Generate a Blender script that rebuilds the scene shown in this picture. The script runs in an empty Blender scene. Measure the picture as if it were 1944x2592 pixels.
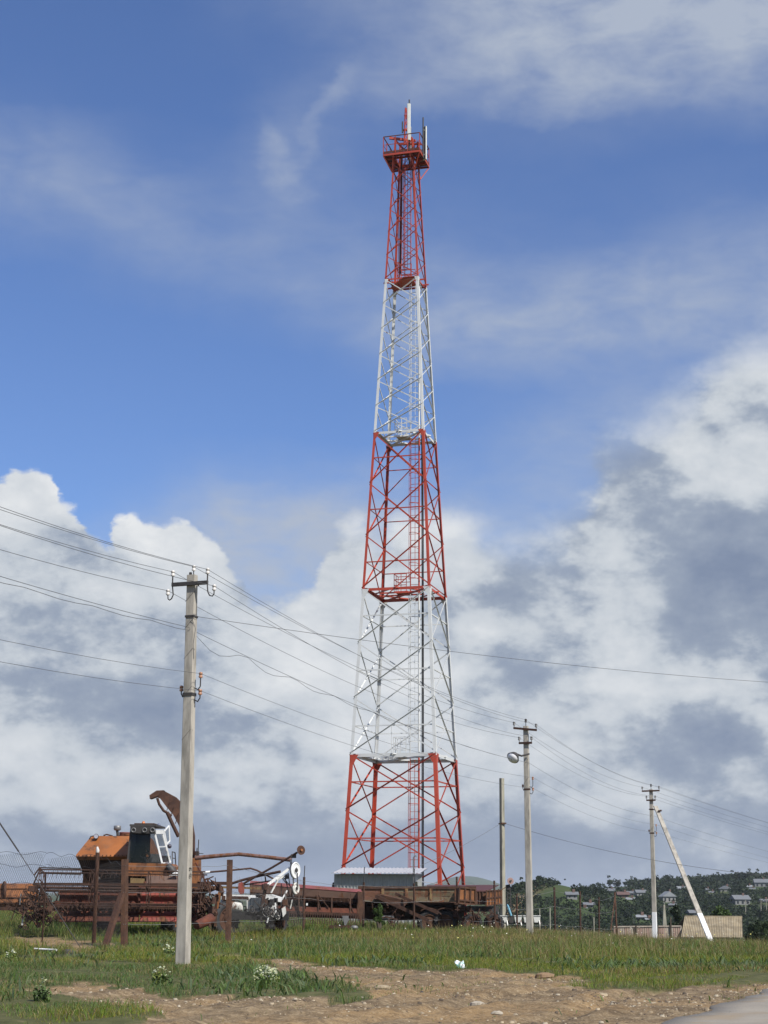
import bpy, math, random
import numpy as np
from mathutils import Vector, Matrix

random.seed(7)
RNG = np.random.default_rng(11)
SC = bpy.context.scene
COL = SC.collection

# ---------------------------------------------------------------- camera
CAM_H = 1.6
FPX = 4000.0                       # focal length in pixels of the 1944 x 2592 photograph
PITCH = math.radians(13.55)
ROLL = math.radians(0.35)
_f = Vector((0, math.cos(PITCH), math.sin(PITCH)))
_u = Vector((0, -math.sin(PITCH), math.cos(PITCH)))
_r = Vector((1, 0, 0))
CR = _r * math.cos(ROLL) + _u * math.sin(ROLL)
CU = _u * math.cos(ROLL) - _r * math.sin(ROLL)
CF = _f
CO = Vector((0, 0, CAM_H))
cam_data = bpy.data.cameras.new('camera')
cam = bpy.data.objects.new('camera', cam_data)
COL.objects.link(cam)
cam_data.sensor_fit = 'VERTICAL'
cam_data.sensor_height = 36.0
cam_data.lens = 36.0 * FPX / 2592.0
cam_data.clip_start = 0.1
cam_data.clip_end = 30000
_m = Matrix((CR, CU, -CF)).transposed().to_4x4()
_m.translation = CO
cam.matrix_world = _m
SC.camera = cam


def ray(px, py):
    return (CF + CR * ((px - 972) / FPX) - CU * ((py - 1296) / FPX)).normalized()


def P(px, py, Y):
    """the point seen at a photograph pixel at world distance Y"""
    d = ray(px, py)
    return CO + d * (Y / d.y)


def proj(X, Y, Z):
    """world arrays -> photograph pixels"""
    dx, dy, dz = X - CO.x, Y - CO.y, Z - CO.z
    w = dx * CF.x + dy * CF.y + dz * CF.z
    w = np.maximum(w, 0.05)
    a = dx * CR.x + dy * CR.y + dz * CR.z
    b = dx * CU.x + dy * CU.y + dz * CU.z
    return 972 + FPX * a / w, 1296 - FPX * b / w


# ---------------------------------------------------------------- node helper
class NT:
    def __init__(self, tree):
        self.t = tree

    def n(self, typ, **kw):
        nd = self.t.nodes.new(typ)
        for k, v in kw.items():
            setattr(nd, k, v)
        return nd

    def link(self, a, b):
        self.t.links.new(a, b)

    def put(self, sock, v):
        if isinstance(v, bpy.types.NodeSocket):
            self.t.links.new(v, sock)
        elif v is not None:
            sock.default_value = v

    def math(self, op, a, b=None, c=None, clamp=False):
        nd = self.n('ShaderNodeMath', operation=op, use_clamp=clamp)
        self.put(nd.inputs[0], a)
        if b is not None:
            self.put(nd.inputs[1], b)
        if c is not None:
            self.put(nd.inputs[2], c)
        return nd.outputs[0]

    def vmath(self, op, a, b=None, scale=None):
        nd = self.n('ShaderNodeVectorMath', operation=op)
        self.put(nd.inputs[0], a)
        if b is not None:
            self.put(nd.inputs[1], b)
        if scale is not None:
            self.put(nd.inputs['Scale'], scale)
        return nd.outputs['Value'] if op in ('LENGTH', 'DOT_PRODUCT', 'DISTANCE') else nd.outputs['Vector']

    def noise(self, vec, scale, detail=4, rough=0.5, dist=0.0, lac=2.0):
        nd = self.n('ShaderNodeTexNoise')
        if vec is not None:
            self.put(nd.inputs['Vector'], vec)
        nd.inputs['Scale'].default_value = scale
        nd.inputs['Detail'].default_value = detail
        nd.inputs['Roughness'].default_value = rough
        nd.inputs['Distortion'].default_value = dist
        nd.inputs['Lacunarity'].default_value = lac
        return nd

    def ramp(self, v, a, b, lo=0.0, hi=1.0, smooth=True):
        nd = self.n('ShaderNodeMapRange', interpolation_type='SMOOTHSTEP' if smooth else 'LINEAR')
        self.put(nd.inputs['Value'], v)
        for k, x in (('From Min', a), ('From Max', b), ('To Min', lo), ('To Max', hi)):
            self.put(nd.inputs[k], x)
        return nd.outputs['Result']

    def mix(self, fac, a, b, blend='MIX'):
        nd = self.n('ShaderNodeMix', data_type='RGBA', blend_type=blend)
        self.put(nd.inputs[0], fac)
        self.put(nd.inputs[6], a if not isinstance(a, tuple) else (*a[:3], 1))
        self.put(nd.inputs[7], b if not isinstance(b, tuple) else (*b[:3], 1))
        return nd.outputs[2]

    def crgb(self, fac, stops):
        nd = self.n('ShaderNodeValToRGB')
        el = nd.color_ramp.elements
        while len(el) < len(stops):
            el.new(0.5)
        for e, (p, c) in zip(el, stops):
            e.position = p
            e.color = (*c, 1)
        self.put(nd.inputs[0], fac)
        return nd.outputs[0]


# ---------------------------------------------------------------- sun + sky
SUN_EL = math.radians(46)
SUN_AZ = math.radians(44)          # measured from straight behind the camera towards the right
SUN_DIR = Vector((math.cos(SUN_EL) * math.sin(SUN_AZ), -math.cos(SUN_EL) * math.cos(SUN_AZ), math.sin(SUN_EL)))
sun_d = bpy.data.lights.new('sun', 'SUN')
sun_d.energy = 4.6
sun_d.angle = math.radians(0.55)
sun_d.color = (1.0, 0.95, 0.87)
sun = bpy.data.objects.new('sun', sun_d)
COL.objects.link(sun)
sun.location = (40, -40, 60)
sun.rotation_euler = SUN_DIR.to_track_quat('Z', 'Y').to_euler()

SC.view_settings.view_transform = 'Standard'
SC.view_settings.look = 'None'
EXPO = 0.28
SC.view_settings.exposure = EXPO
SC.view_settings.gamma = 1.0
SC.view_settings.use_curve_mapping = False

world = bpy.data.worlds.new('World')
SC.world = world
world.use_nodes = True
world.node_tree.nodes.clear()
W = NT(world.node_tree)
SKY_STRENGTH = 0.1
bg = W.n('ShaderNodeBackground')
bg.inputs['Strength'].default_value = SKY_STRENGTH
wout = W.n('ShaderNodeOutputWorld')
W.link(bg.outputs[0], wout.inputs['Surface'])
skyt = W.n('ShaderNodeTexSky', sky_type='NISHITA')
skyt.sun_disc = False
skyt.sun_elevation = SUN_EL
skyt.sun_rotation = math.atan2(SUN_DIR.x, SUN_DIR.y)
skyt.altitude = 50
skyt.air_density = 1.0
skyt.dust_density = 0.6
skyt.ozone_density = 2.2
tc = W.n('ShaderNodeTexCoord')
dirv = tc.outputs['Generated']
sep = W.n('ShaderNodeSeparateXYZ')
W.link(dirv, sep.inputs[0])
az = W.math('MULTIPLY', W.math('ARCTAN2', sep.outputs[0], sep.outputs[1]), 57.29578)
el = W.math('MULTIPLY', W.math('ARCSINE', sep.outputs[2]), 57.29578)
cmb = W.n('ShaderNodeCombineXYZ')
W.link(az, cmb.inputs[0])
W.link(el, cmb.inputs[1])
UV0 = cmb.outputs[0]
# a vector for noise that is stretched sideways a little
nv = W.vmath('MULTIPLY', dirv, (1.0, 1.0, 1.6))
DEGPX = 57.29578 / FPX


def azel(px, py):
    d = ray(px, py)
    return math.degrees(math.atan2(d.x, d.y)), math.degrees(math.asin(d.z))


def split(uv):
    s_ = W.n('ShaderNodeSeparateXYZ')
    W.link(uv, s_.inputs[0])
    return s_.outputs


AZ0, AZ1 = azel(0, 1296)[0], azel(1944, 1296)[0]


def ucoord(a):
    """0..1 across the 28 degrees of sky the map below describes"""
    return W.math('DIVIDE', W.math('SUBTRACT', a, AZ0), AZ1 - AZ0, clamp=True)


def sky_grid(u, e, y0, dy, rows):
    """a coarse map of the sky, rows of twelve values from left to right, smoothly interpolated"""
    e0, e1 = azel(972, y0)[1], azel(972, y0 + dy * (len(rows) - 1))[1]
    t = W.math('MULTIPLY', W.math('SUBTRACT', e0, e), (len(rows) - 1) / (e0 - e1))
    t = W.math('MINIMUM', W.math('MAXIMUM', t, 0.0), len(rows) - 1.0)
    acc = 0.0
    for j in range(0, len(rows), 3):
        r3 = (rows[j:j + 3] + [[0] * 12] * 3)[:3]
        rp = W.n('ShaderNodeValToRGB')
        rp.color_ramp.interpolation = 'CARDINAL'
        els = rp.color_ramp.elements
        while len(els) < 12:
            els.new(0.5)
        for k in range(12):
            els[k].position = k / 11
            els[k].color = (r3[0][k], r3[1][k], r3[2][k], 1)
        W.link(u, rp.inputs[0])
        d = W.vmath('ABSOLUTE', W.vmath('SUBTRACT', t, (j, j + 1, j + 2)))
        w = W.vmath('MAXIMUM', W.vmath('SUBTRACT', (1, 1, 1), d), (0, 0, 0))
        acc = W.math('ADD', W.vmath('DOT_PRODUCT', rp.outputs[0], w), acc)
    return acc


wn = W.noise(nv, 12, 8, 0.60)                                 # billows
wv = W.vmath('SUBTRACT', wn.outputs['Color'], (0.5, 0.5, 0.5))
wz = split(wv)[2]
vor = W.n('ShaderNodeTexVoronoi', feature='F1', normalize=False)
W.link(W.vmath('ADD', nv, W.vmath('SCALE', wv, scale=0.05)), vor.inputs['Vector'])
vor.inputs['Scale'].default_value = 25
vor.inputs['Detail'].default_value = 2.0
vor.inputs['Roughness'].default_value = 0.5
vor.inputs['Lacunarity'].default_value = 2.4
puff = W.math('SUBTRACT', 0.62, W.math('MULTIPLY', vor.outputs['Distance'], 0.72))      # heads like cauliflower
UVc = W.vmath('ADD', UV0, W.vmath('MULTIPLY', wv, (3.4, 3.0, 0)))
UVt = W.vmath('ADD', UV0, W.vmath('MULTIPLY', wv, (4.2, 2.6, 0)))
sc_, st_ = split(UVc), split(UVt)
uc, ut = ucoord(sc_[0]), ucoord(st_[0])
far_side = W.ramp(W.math('ABSOLUTE', az), 15, 26)
wide = W.noise(W.vmath('MULTIPLY', dirv, (1.0, 1.0, 1.8)), 3.2, 4, 0.55)

# --- high thin cloud, rows from the top of the picture down, every 100 pixels
THIN = [
    [.00, .00, .00, .06, .14, .34, .46, .74, .84, .82, .88, .95],
    [.00, .00, .00, .03, .04, .18, .50, .74, .90, .84, .86, .90],
    [.00, .00, .00, .00, .08, .28, .48, .56, .74, .70, .66, .76],
    [.03, .00, .00, .02, .20, .12, .08, .10, .10, .14, .16, .22],
    [.28, .12, .04, .10, .22, .08, .05, .03, .03, .03, .03, .03],
    [.34, .36, .26, .20, .22, .14, .09, .06, .04, .04, .08, .08],
    [.12, .22, .30, .30, .28, .22, .16, .12, .10, .12, .22, .28],
    [.00, .03, .10, .18, .28, .32, .40, .38, .36, .44, .52, .52],
    [.00, .00, .00, .03, .12, .26, .56, .64, .64, .58, .54, .48],
    [.00, .00, .00, .00, .00, .06, .24, .34, .34, .28, .26, .22],
    [.00, .00, .00, .00, .00, .00, .03, .06, .14, .30, .20, .20],
    [.00, .00, .00, .00, .00, .00, .03, .10, .34, .40, .30, .30],
    [.00, .00, .05, .16, .18, .26, .24, .24, .34, .34, .34, .34],
    [.00, .00, .20, .66, .78, .72, .40, .40, .40, .40, .40, .40],
    [.20, .20, .40, .80, .66, .74, .60, .60, .60, .60, .60, .60],
    [.50, .50, .60, .70, .74, .74, .70, .70, .70, .70, .70, .70]]
thin = sky_grid(ut, st_[1], 0, 100, THIN)


def wisp(px, py, rx, ry, rot, w):
    a, e = azel(px, py)
    mp = W.n('ShaderNodeMapping', vector_type='TEXTURE')
    W.link(UVt, mp.inputs[0])
    mp.inputs['Location'].default_value = (a, e, 0)
    mp.inputs['Rotation'].default_value = (0, 0, math.radians(rot))
    mp.inputs['Scale'].default_value = (rx * DEGPX, ry * DEGPX, 1)
    return W.ramp(W.vmath('LENGTH', mp.outputs[0]), 0.0, 1.0, w, 0.0)


for w_ in ((690, 410, 50, 150, 30, 0.28), (765, 370, 34, 130, -30, 0.14), (850, 235, 46, 150, -40, 0.28)):
    thin = W.math('ADD', thin, wisp(*w_))
tn = W.noise(W.vmath('MULTIPLY', dirv, (1.0, 1.0, 2.2)), 24, 5, 0.58, 0.3)
thin = W.math('MULTIPLY', thin, W.ramp(tn.outputs[0], 0.25, 0.68, 0.55, 1.3, False))
# the same kind of cloud goes on round the whole sky outside the view
thin = W.math('ADD', W.math('MULTIPLY', thin, W.math('SUBTRACT', 1.0, W.math('MULTIPLY', far_side, 0.6))), W.math('MULTIPLY', W.math('MULTIPLY', W.ramp(wide.outputs[0], 0.45, 0.7), 0.6), far_side))
thin = W.math('MINIMUM', W.math('MAXIMUM', thin, 0.0), 0.92)

# --- cumulus: the height its heads reach, from left to right
TOPS = [(0, 1165), (60, 1152), (110, 1160), (140, 1222), (200, 1240), (235, 1300), (290, 1315), (312, 1272), (350, 1254), (400, 1285), (450, 1268), (490, 1300), (540, 1370),
        (585, 1450), (640, 1500), (720, 1505), (790, 1470), (840, 1310), (900, 1262), (960, 1290), (1010, 1255), (1080, 1222), (1180, 1213), (1250, 1240), (1330, 1262), (1430, 1225),
        (1490, 1120), (1530, 980), (1640, 900), (1750, 830), (1820, 740), (1944, 690)]
fc = W.n('ShaderNodeFloatCurve')
cv = fc.mapping.curves[0]
EB0, EB1 = 4.0, 24.0
pts = [((azel(x_, y_)[0] - AZ0) / (AZ1 - AZ0), (azel(x_, y_)[1] - EB0) / (EB1 - EB0)) for x_, y_ in TOPS]
pts[0], pts[-1] = (0.0, pts[0][1]), (1.0, pts[-1][1])
while len(cv.points) < len(pts):
    cv.points.new(0.5, 0.5)
for q, (x_, y_) in zip(cv.points, pts):
    q.location = (x_, y_)
    q.handle_type = 'AUTO'
fc.mapping.update()
W.link(uc, fc.inputs['Value'])
top = W.math('MULTIPLY_ADD', fc.outputs[0], EB1 - EB0, EB0)
side = W.math('MULTIPLY', W.math('MULTIPLY_ADD', wide.outputs[0], 70.0, -34.0), far_side)
top = W.math('ADD', top, W.math('MINIMUM', W.math('MAXIMUM', side, -9.0), 14.0))
cover = W.math('SUBTRACT', W.math('MULTIPLY_ADD', puff, 0.7, W.math('SUBTRACT', top, sc_[1])), 0.45)
edge_w = W.ramp(uc, 0.25, 0.85, 0.35, 3.2)
calpha = W.ramp(cover, -0.06, edge_w)

# --- cumulus light: bright heads, grey bellies; rows every 130 pixels from 720 down
LIGHT = [
    [.95, .95, .95, .85, .75, .72, .72, .72, .70, .70, .68, .80],
    [.95, .95, .95, .85, .75, .72, .72, .70, .68, .68, .66, .82],
    [.98, .98, .95, .85, .75, .72, .72, .68, .62, .62, .62, .70],
    [1.0, 1.0, .95, .85, .75, .72, .80, .72, .60, .58, .60, .62],
    [1.0, 1.0, .95, .90, .75, .84, .88, .80, .58, .60, .62, .56],
    [.96, .66, 1.0, .95, .66, .74, .82, .78, .62, .56, .42, .40],
    [.74, .62, .78, .80, .72, .74, .68, .58, .56, .56, .22, .22],
    [.64, .58, .56, .56, .92, .84, .70, .78, .52, .84, .40, .34],
    [.64, .58, .54, .46, .86, .84, .80, .56, .54, .78, .74, .60],
    [.86, .70, .58, .54, .70, .78, .80, .88, .80, .58, .38, .48],
    [.68, .74, .68, .64, .60, .62, .62, .64, .66, .66, .60, .60],
    [.42, .46, .46, .40, .36, .34, .34, .40, .38, .40, .44, .44],
    [.42, .42, .42, .40, .38, .38, .40, .42, .42, .44, .44, .44]]
lit = sky_grid(uc, sc_[1], 720, 130, LIGHT)
n_b = W.noise(W.vmath('ADD', nv, (0.010, 0.0, 0.018)), 12, 6, 0.60)      # the billows a step nearer the sun
relief = W.math('SUBTRACT', wn.outputs[0], n_b.outputs[0])
big = W.math('MULTIPLY', W.math('SUBTRACT', wide.outputs[0], 0.5), W.math('MULTIPLY', far_side, -0.8))
calm = W.ramp(el, 0.5, 6.0, 0.60, 1.0)
shape = W.math('MULTIPLY', W.math('MULTIPLY_ADD', puff, 0.26, W.math('MULTIPLY_ADD', wz, 0.60, W.math('MULTIPLY', relief, 1.1))), calm)
b1 = W.math('ADD', lit, shape)
b2 = W.ramp(b1, 0.42, 0.70, 0.37, 0.90)                                  # light tops set off against the grey
bright = W.math('ADD', W.math('ADD', W.math('MULTIPLY', b1, 0.6), W.math('MULTIPLY', b2, 0.4)), big)
K = 0.94 / SKY_STRENGTH / 2 ** EXPO
ccol = W.crgb(bright, [(0.0, (0.165, 0.215, 0.335)), (0.25, (0.235, 0.295, 0.42)), (0.5, (0.375, 0.435, 0.535)), (0.75, (0.60, 0.65, 0.71)), (1.0, (0.86, 0.88, 0.90))])
ccol = W.vmath('SCALE', ccol, scale=K)
tcol = W.vmath('SCALE', (0.47, 0.53, 0.64), scale=K)
blue = W.mix(1.0, skyt.outputs[0], tuple(k / 2 ** EXPO for k in (0.88, 1.03, 1.38)), 'MULTIPLY')
sky1 = W.mix(thin, blue, tcol)
sky2 = W.mix(calpha, sky1, ccol)
W.link(sky2, bg.inputs['Color'])

# ---------------------------------------------------------------- mesh helpers
FRAME = {}                          # inverse world matrix of each thing and part


def V(*a):
    return Vector(a)


def axes(d, up=None):
    d = d.normalized()
    up = up or (Vector((0, 0, 1)) if abs(d.z) < 0.95 else Vector((0, 1, 0)))
    s = d.cross(up).normalized()
    return s, s.cross(d).normalized()


class MB:
    def __init__(self):
        self.v, self.f, self.sm = [], [], []

    def add(self, vs, fs, smooth=False):
        o = len(self.v)
        self.v.extend(Vector(p) for p in vs)
        self.f.extend(tuple(i + o for i in f) for f in fs)
        self.sm.extend([smooth] * len(fs))
        return self

    def hexa(self, lo, hi):
        """two loops of equal length joined into a solid"""
        n = len(lo)
        fs = [tuple(range(n))[::-1], tuple(range(n, 2 * n))]
        fs += [(i, (i + 1) % n, n + (i + 1) % n, n + i) for i in range(n)]
        return self.add(list(lo) + list(hi), fs)

    def box(self, c, s, rz=0.0, M=None):
        c = Vector(c)
        R = M or Matrix.Rotation(rz, 3, 'Z')
        x, y, z = s[0] / 2, s[1] / 2, s[2] / 2
        q = [(-x, -y), (x, -y), (x, y), (-x, y)]
        return self.hexa([c + R @ Vector((a, b, -z)) for a, b in q], [c + R @ Vector((a, b, z)) for a, b in q])

    def bar(self, p, q, w, h=None, up=None):
        p, q = Vector(p), Vector(q)
        h = h or w
        s, u = axes(q - p, up)
        o = [s * -w / 2 - u * h / 2, s * w / 2 - u * h / 2, s * w / 2 + u * h / 2, s * -w / 2 + u * h / 2]
        return self.hexa([p + k for k in o], [q + k for k in o])

    def angle(self, p, q, w, t, a, b):
        """angle iron: two flanges running along a and b from the heel line p-q"""
        p, q = Vector(p), Vector(q)
        a, b = a.normalized(), b.normalized()
        o = [Vector((0, 0, 0)), a * w, a * w + b * t, a * t + b * t, a * t + b * w, b * w]
        return self.hexa([p + k for k in o], [q + k for k in o])

    def prism(self, poly, ext):
        ext = Vector(ext)
        return self.hexa([Vector(p) for p in poly], [Vector(p) + ext for p in poly])

    def tube(self, pts, r, n=8, smooth=True):
        pts = [Vector(p) for p in pts]
        rs = r if isinstance(r, (list, tuple)) else [r] * len(pts)
        vs, fs = [], []
        pu = None
        for i, p in enumerate(pts):
            d = (pts[min(i + 1, len(pts) - 1)] - pts[max(i - 1, 0)])
            if d.length < 1e-9:
                d = Vector((0, 0, 1))
            d.normalize()
            if pu is None:
                s, u = axes(d)
            else:
                u = (pu - d * pu.dot(d))
                u = u.normalized() if u.length > 1e-6 else axes(d)[1]
                s = d.cross(u)
            pu = u
            for k in range(n):
                a = 2 * math.pi * k / n
                vs.append(p + (s * math.cos(a) + u * math.sin(a)) * rs[i])
        for i in range(len(pts) - 1):
            for k in range(n):
                a, b = i * n + k, i * n + (k + 1) % n
                fs.append((a, b, b + n, a + n))
        self.add(vs, fs, smooth)
        self.add(vs[:n], [tuple(range(n))[::-1]])
        self.add(vs[-n:], [tuple(range(n))])
        return self

    def cyl(self, p, q, r, n=16):
        return self.tube([p, q], r, n)

    def ring(self, c, axis, R, r, n=24, m=6):
        c = Vector(c)
        s, u = axes(Vector(axis))
        ax = Vector(axis).normalized()
        vs, fs = [], []
        for i in range(n):
            a = 2 * math.pi * i / n
            e = s * math.cos(a) + u * math.sin(a)
            for k in range(m):
                b = 2 * math.pi * k / m
                vs.append(c + e * (R + r * math.cos(b)) + ax * (r * math.sin(b)))
        for i in range(n):
            for k in range(m):
                fs.append((i * m + k, i * m + (k + 1) % m, ((i + 1) % n) * m + (k + 1) % m, ((i + 1) % n) * m + k))
        return self.add(vs, fs, True)

    def ball(self, c, r, n=10, m=6, sz=1.0):
        c = Vector(c)
        vs, fs = [], []
        for j in range(m + 1):
            t = math.pi * j / m
            for i in range(n):
                a = 2 * math.pi * i / n
                vs.append(c + Vector((math.sin(t) * math.cos(a) * r, math.sin(t) * math.sin(a) * r, math.cos(t) * r * sz)))
        for j in range(m):
            for i in range(n):
                fs.append((j * n + i, j * n + (i + 1) % n, (j + 1) * n + (i + 1) % n, (j + 1) * n + i))
        return self.add(vs, fs, True)

    def build(self, name, mat, parent=None, local=False, **props):
        vs = self.v
        if parent is not None and not local:
            inv = FRAME[parent.name]
            vs = [inv @ p for p in vs]
        me = bpy.data.meshes.new(name)
        me.from_pydata([tuple(p) for p in vs], [], self.f)
        me.polygons.foreach_set('use_smooth', self.sm)
        me.materials.append(mat)
        me.update()
        o = bpy.data.objects.new(name, me)
        COL.objects.link(o)
        if parent is not None:
            o.parent = parent
            FRAME[o.name] = FRAME[parent.name]
        else:
            FRAME[o.name] = Matrix.Identity(4)
        for k, v in props.items():
            o[k] = v
        return o


def thing(name, label, cat, loc=(0, 0, 0), rz=0.0, group=None):
    o = bpy.data.objects.new(name, None)
    o.empty_display_size = 0.3
    COL.objects.link(o)
    o.location = loc
    o.rotation_euler = (0, 0, rz)
    o['label'], o['category'] = label, cat
    if group:
        o['group'] = group
    FRAME[o.name] = (Matrix.Translation(Vector(loc)) @ Matrix.Rotation(rz, 4, 'Z')).inverted()
    return o


def tag(o, label, cat, group=None):
    o['label'], o['category'] = label, cat
    if group:
        o['group'] = group
    return o


def copy_tree(o, parent=None):
    c = o.copy()
    COL.objects.link(c)
    if parent is not None:
        c.parent = parent
    for ch in o.children:
        copy_tree(ch, c)
    return c


def np_mesh(name, verts, faces_flat, loop_tot, mat, col=None, smooth=False):
    me = bpy.data.meshes.new(name)
    me.vertices.add(len(verts))
    me.vertices.foreach_set('co', np.ascontiguousarray(verts, np.float32).ravel())
    me.loops.add(len(faces_flat))
    me.loops.foreach_set('vertex_index', faces_flat.astype(np.int32))
    me.polygons.add(len(loop_tot))
    st = np.concatenate(([0], np.cumsum(loop_tot)[:-1])).astype(np.int32)
    me.polygons.foreach_set('loop_start', st)
    me.polygons.foreach_set('loop_total', loop_tot.astype(np.int32))
    if smooth:
        me.polygons.foreach_set('use_smooth', np.ones(len(loop_tot), bool))
    if col is not None:
        at = me.color_attributes.new('col', 'FLOAT_COLOR', 'POINT')
        c4 = np.ones((len(verts), 4), np.float32)
        c4[:, :3] = col
        at.data.foreach_set('color', c4.ravel())
    me.materials.append(mat)
    me.update(calc_edges=True)
    o = bpy.data.objects.new(name, me)
    COL.objects.link(o)
    return o


# value noise on arrays
def _hash(ix, iy, s):
    h = (ix.astype(np.int64) * 374761393 + iy.astype(np.int64) * 668265263 + s * 982451653) & 0x7fffffff
    h = ((h ^ (h >> 13)) * 1274126177) & 0x7fffffff
    return ((h ^ (h >> 16)) & 0xffff) / 65535.0


def vnoise(x, y, s=0):
    x, y = np.asarray(x, float), np.asarray(y, float)
    ix, iy = np.floor(x), np.floor(y)
    fx, fy = x - ix, y - iy
    fx, fy = fx * fx * (3 - 2 * fx), fy * fy * (3 - 2 * fy)
    a, b = _hash(ix, iy, s), _hash(ix + 1, iy, s)
    c, d = _hash(ix, iy + 1, s), _hash(ix + 1, iy + 1, s)
    return (a * (1 - fx) + b * fx) * (1 - fy) + (c * (1 - fx) + d * fx) * fy


def fbm(x, y, oct_=4, s=0):
    t, a, n = 0.0, 1.0, 0.0
    for k in range(oct_):
        t = t + vnoise(x * 2 ** k + 17 * k, y * 2 ** k - 9 * k, s + k) * a
        n += a
        a *= 0.5
    return t / n


def sstep(x, a, b):
    t = np.clip((x - a) / (b - a), 0, 1)
    return t * t * (3 - 2 * t)


def inpoly(px, py, poly):
    ins = np.zeros(np.shape(px), bool)
    n = len(poly)
    for i in range(n):
        x1, y1 = poly[i]
        x2, y2 = poly[(i + 1) % n]
        if y1 == y2:
            continue
        c = ((y1 > py) != (y2 > py)) & (px < (x2 - x1) * (py - y1) / (y2 - y1) + x1)
        ins ^= c
    return ins


# ---------------------------------------------------------------- the lie of the land
def ground_z(x, y):
    x, y = np.asarray(x, float), np.asarray(y, float)
    t = y + 2.0 * x
    d = t - 66
    d = np.where(d > 0, np.sqrt(d * d + 64) - 8, 0)
    z = -0.0185 * d
    z = np.where(y < 20, z * np.clip(y / 20, 0, 1), z)
    z = -7.2 * (1 - np.exp(-np.abs(z) / 7.2 - (z / 9) ** 2))
    z = z - 0.005 * np.clip(x - 8, 0, 14) ** 2 * sstep(y, 45, 80) * (1 - sstep(y, 200, 300))
    azd = np.degrees(np.arctan2(x, np.maximum(y, 1)))
    # the slope beyond the valley, on the right
    m = sstep(azd, 4.6, 7.0) * (1 - sstep(azd, 55, 80))
    ridge = 12.2 + 4.6 * sstep(azd, 7, 13) + 6 * sstep(azd, 14, 40)
    z = z + m * ridge * sstep(y, 260, 900)
    z = z + 7.2 * np.exp(-((x - 44) / 12.5) ** 2 - ((y - 430) / 55) ** 2) * (y > 100)
    z = z + 4.6 * np.exp(-((x - 64) / 17.0) ** 2 - ((y - 480) / 80) ** 2) * (y > 100)
    z = z + 4.5 * np.exp(-((x - 30) / 12.0) ** 2 - ((y - 425) / 60) ** 2) * (y > 100)
    # a range far away
    r = np.hypot(x, y)
    z = z + (60 * np.exp(-((azd - 3.0) / 1.7) ** 2) + 26 * np.exp(-((azd + 1.5) / 4.0) ** 2) * 0.3) * sstep(r, 3500, 5200) * (1 - sstep(r, 5200, 7500)) * (y > 0)
    z = z + 0.06 * (fbm(x * 0.12, y * 0.12, 3, 5) - 0.5)
    return z


def gz(x, y):
    return float(ground_z(np.array([x]), np.array([y]))[0])


def G(px, py):
    """the ground point seen at a photograph pixel"""
    d = ray(px, py)
    t = 10.0
    for _ in range(400):
        p = CO + d * t
        h = p.z - gz(p.x, p.y)
        if h < 0.002:
            break
        t += max(h * 8, 0.01) if h > 0.1 else max(h / max(-d.z, 0.004), 0.002)
    return CO + d * t


# polygons of bare earth, drawn on the photograph's ground
DIRT = [
    [(-400, 2478), (0, 2482), (120, 2484), (250, 2494), (380, 2508), (480, 2520), (600, 2524), (720, 2534), (850, 2542), (960, 2536), (930, 2512), (860, 2490), (800, 2480), (740, 2462), (690, 2448), (620, 2440), (535, 2424), (560, 2417), (640, 2428), (700, 2432), (780, 2438),
     (860, 2450), (1000, 2460), (1180, 2458), (1300, 2466), (1420, 2482), (1520, 2496), (1500, 2512), (1640, 2508), (1760, 2506), (1960, 2494), (2500, 2480), (2600, 3400), (-600, 3400)],
    [(10, 2374), (90, 2373), (180, 2381), (300, 2392), (330, 2402), (230, 2412), (130, 2408), (60, 2402), (20, 2390)]]
TUFT = [(-500, 2470), (60, 2484), (110, 2506), (150, 2536), (290, 2542), (330, 2566), (360, 2620), (300, 3300), (-700, 3300)]
SPARSE = [(900, 2470), (1010, 2490), (1000, 2530), (900, 2540), (830, 2520)]
VERGE = [(1440, 2480), (1560, 2474), (1960, 2462), (2400, 2452), (2400, 2484), (1960, 2496), (1760, 2500), (1640, 2512), (1500, 2508)]
DRY = [(1480, 2474), (1580, 2458), (1760, 2452), (2300, 2440), (2300, 2462), (1780, 2466), (1600, 2472)]


def land_masks(x, y, jitter=True):
    x, y = np.asarray(x, float), np.asarray(y, float)
    jx = x + (fbm(x * 0.9, y * 0.9, 3, 21) - 0.5) * 2.6
    jy = y + (fbm(x * 0.8, y * 0.8, 3, 31) - 0.5) * 3.4
    px, py = proj(jx, jy, ground_z(x, y) * 1.0)
    ok = y > 3
    dirt = np.zeros(x.shape, bool)
    for p in DIRT:
        dirt |= inpoly(px, py, p)
    dirt &= ~inpoly(px, py, TUFT)
    dirt |= (y <= 3)
    return dirt & (np.hypot(x, y) < 120), inpoly(px, py, TUFT) & ok, inpoly(px, py, SPARSE) & ok, inpoly(px, py, VERGE) & ok, inpoly(px, py, DRY) & ok


# ---------------------------------------------------------------- materials
def new_mat(name):
    m = bpy.data.materials.new(name)
    m.use_nodes = True
    m.node_tree.nodes.clear()
    t = NT(m.node_tree)
    out = t.n('ShaderNodeOutputMaterial')
    b = t.n('ShaderNodeBsdfPrincipled')
    t.link(b.outputs[0], out.inputs[0])
    return m, t, b


def bump(t, b, h, strength=0.3, dist=0.02):
    nd = t.n('ShaderNodeBump')
    nd.inputs['Strength'].default_value = strength
    nd.inputs['Distance'].default_value = dist
    t.link(h, nd.inputs['Height'])
    t.link(nd.outputs[0], b.inputs['Normal'])


RUSTS = ((0.045, 0.022, 0.014), (0.13, 0.052, 0.022), (0.20, 0.085, 0.032))


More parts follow.
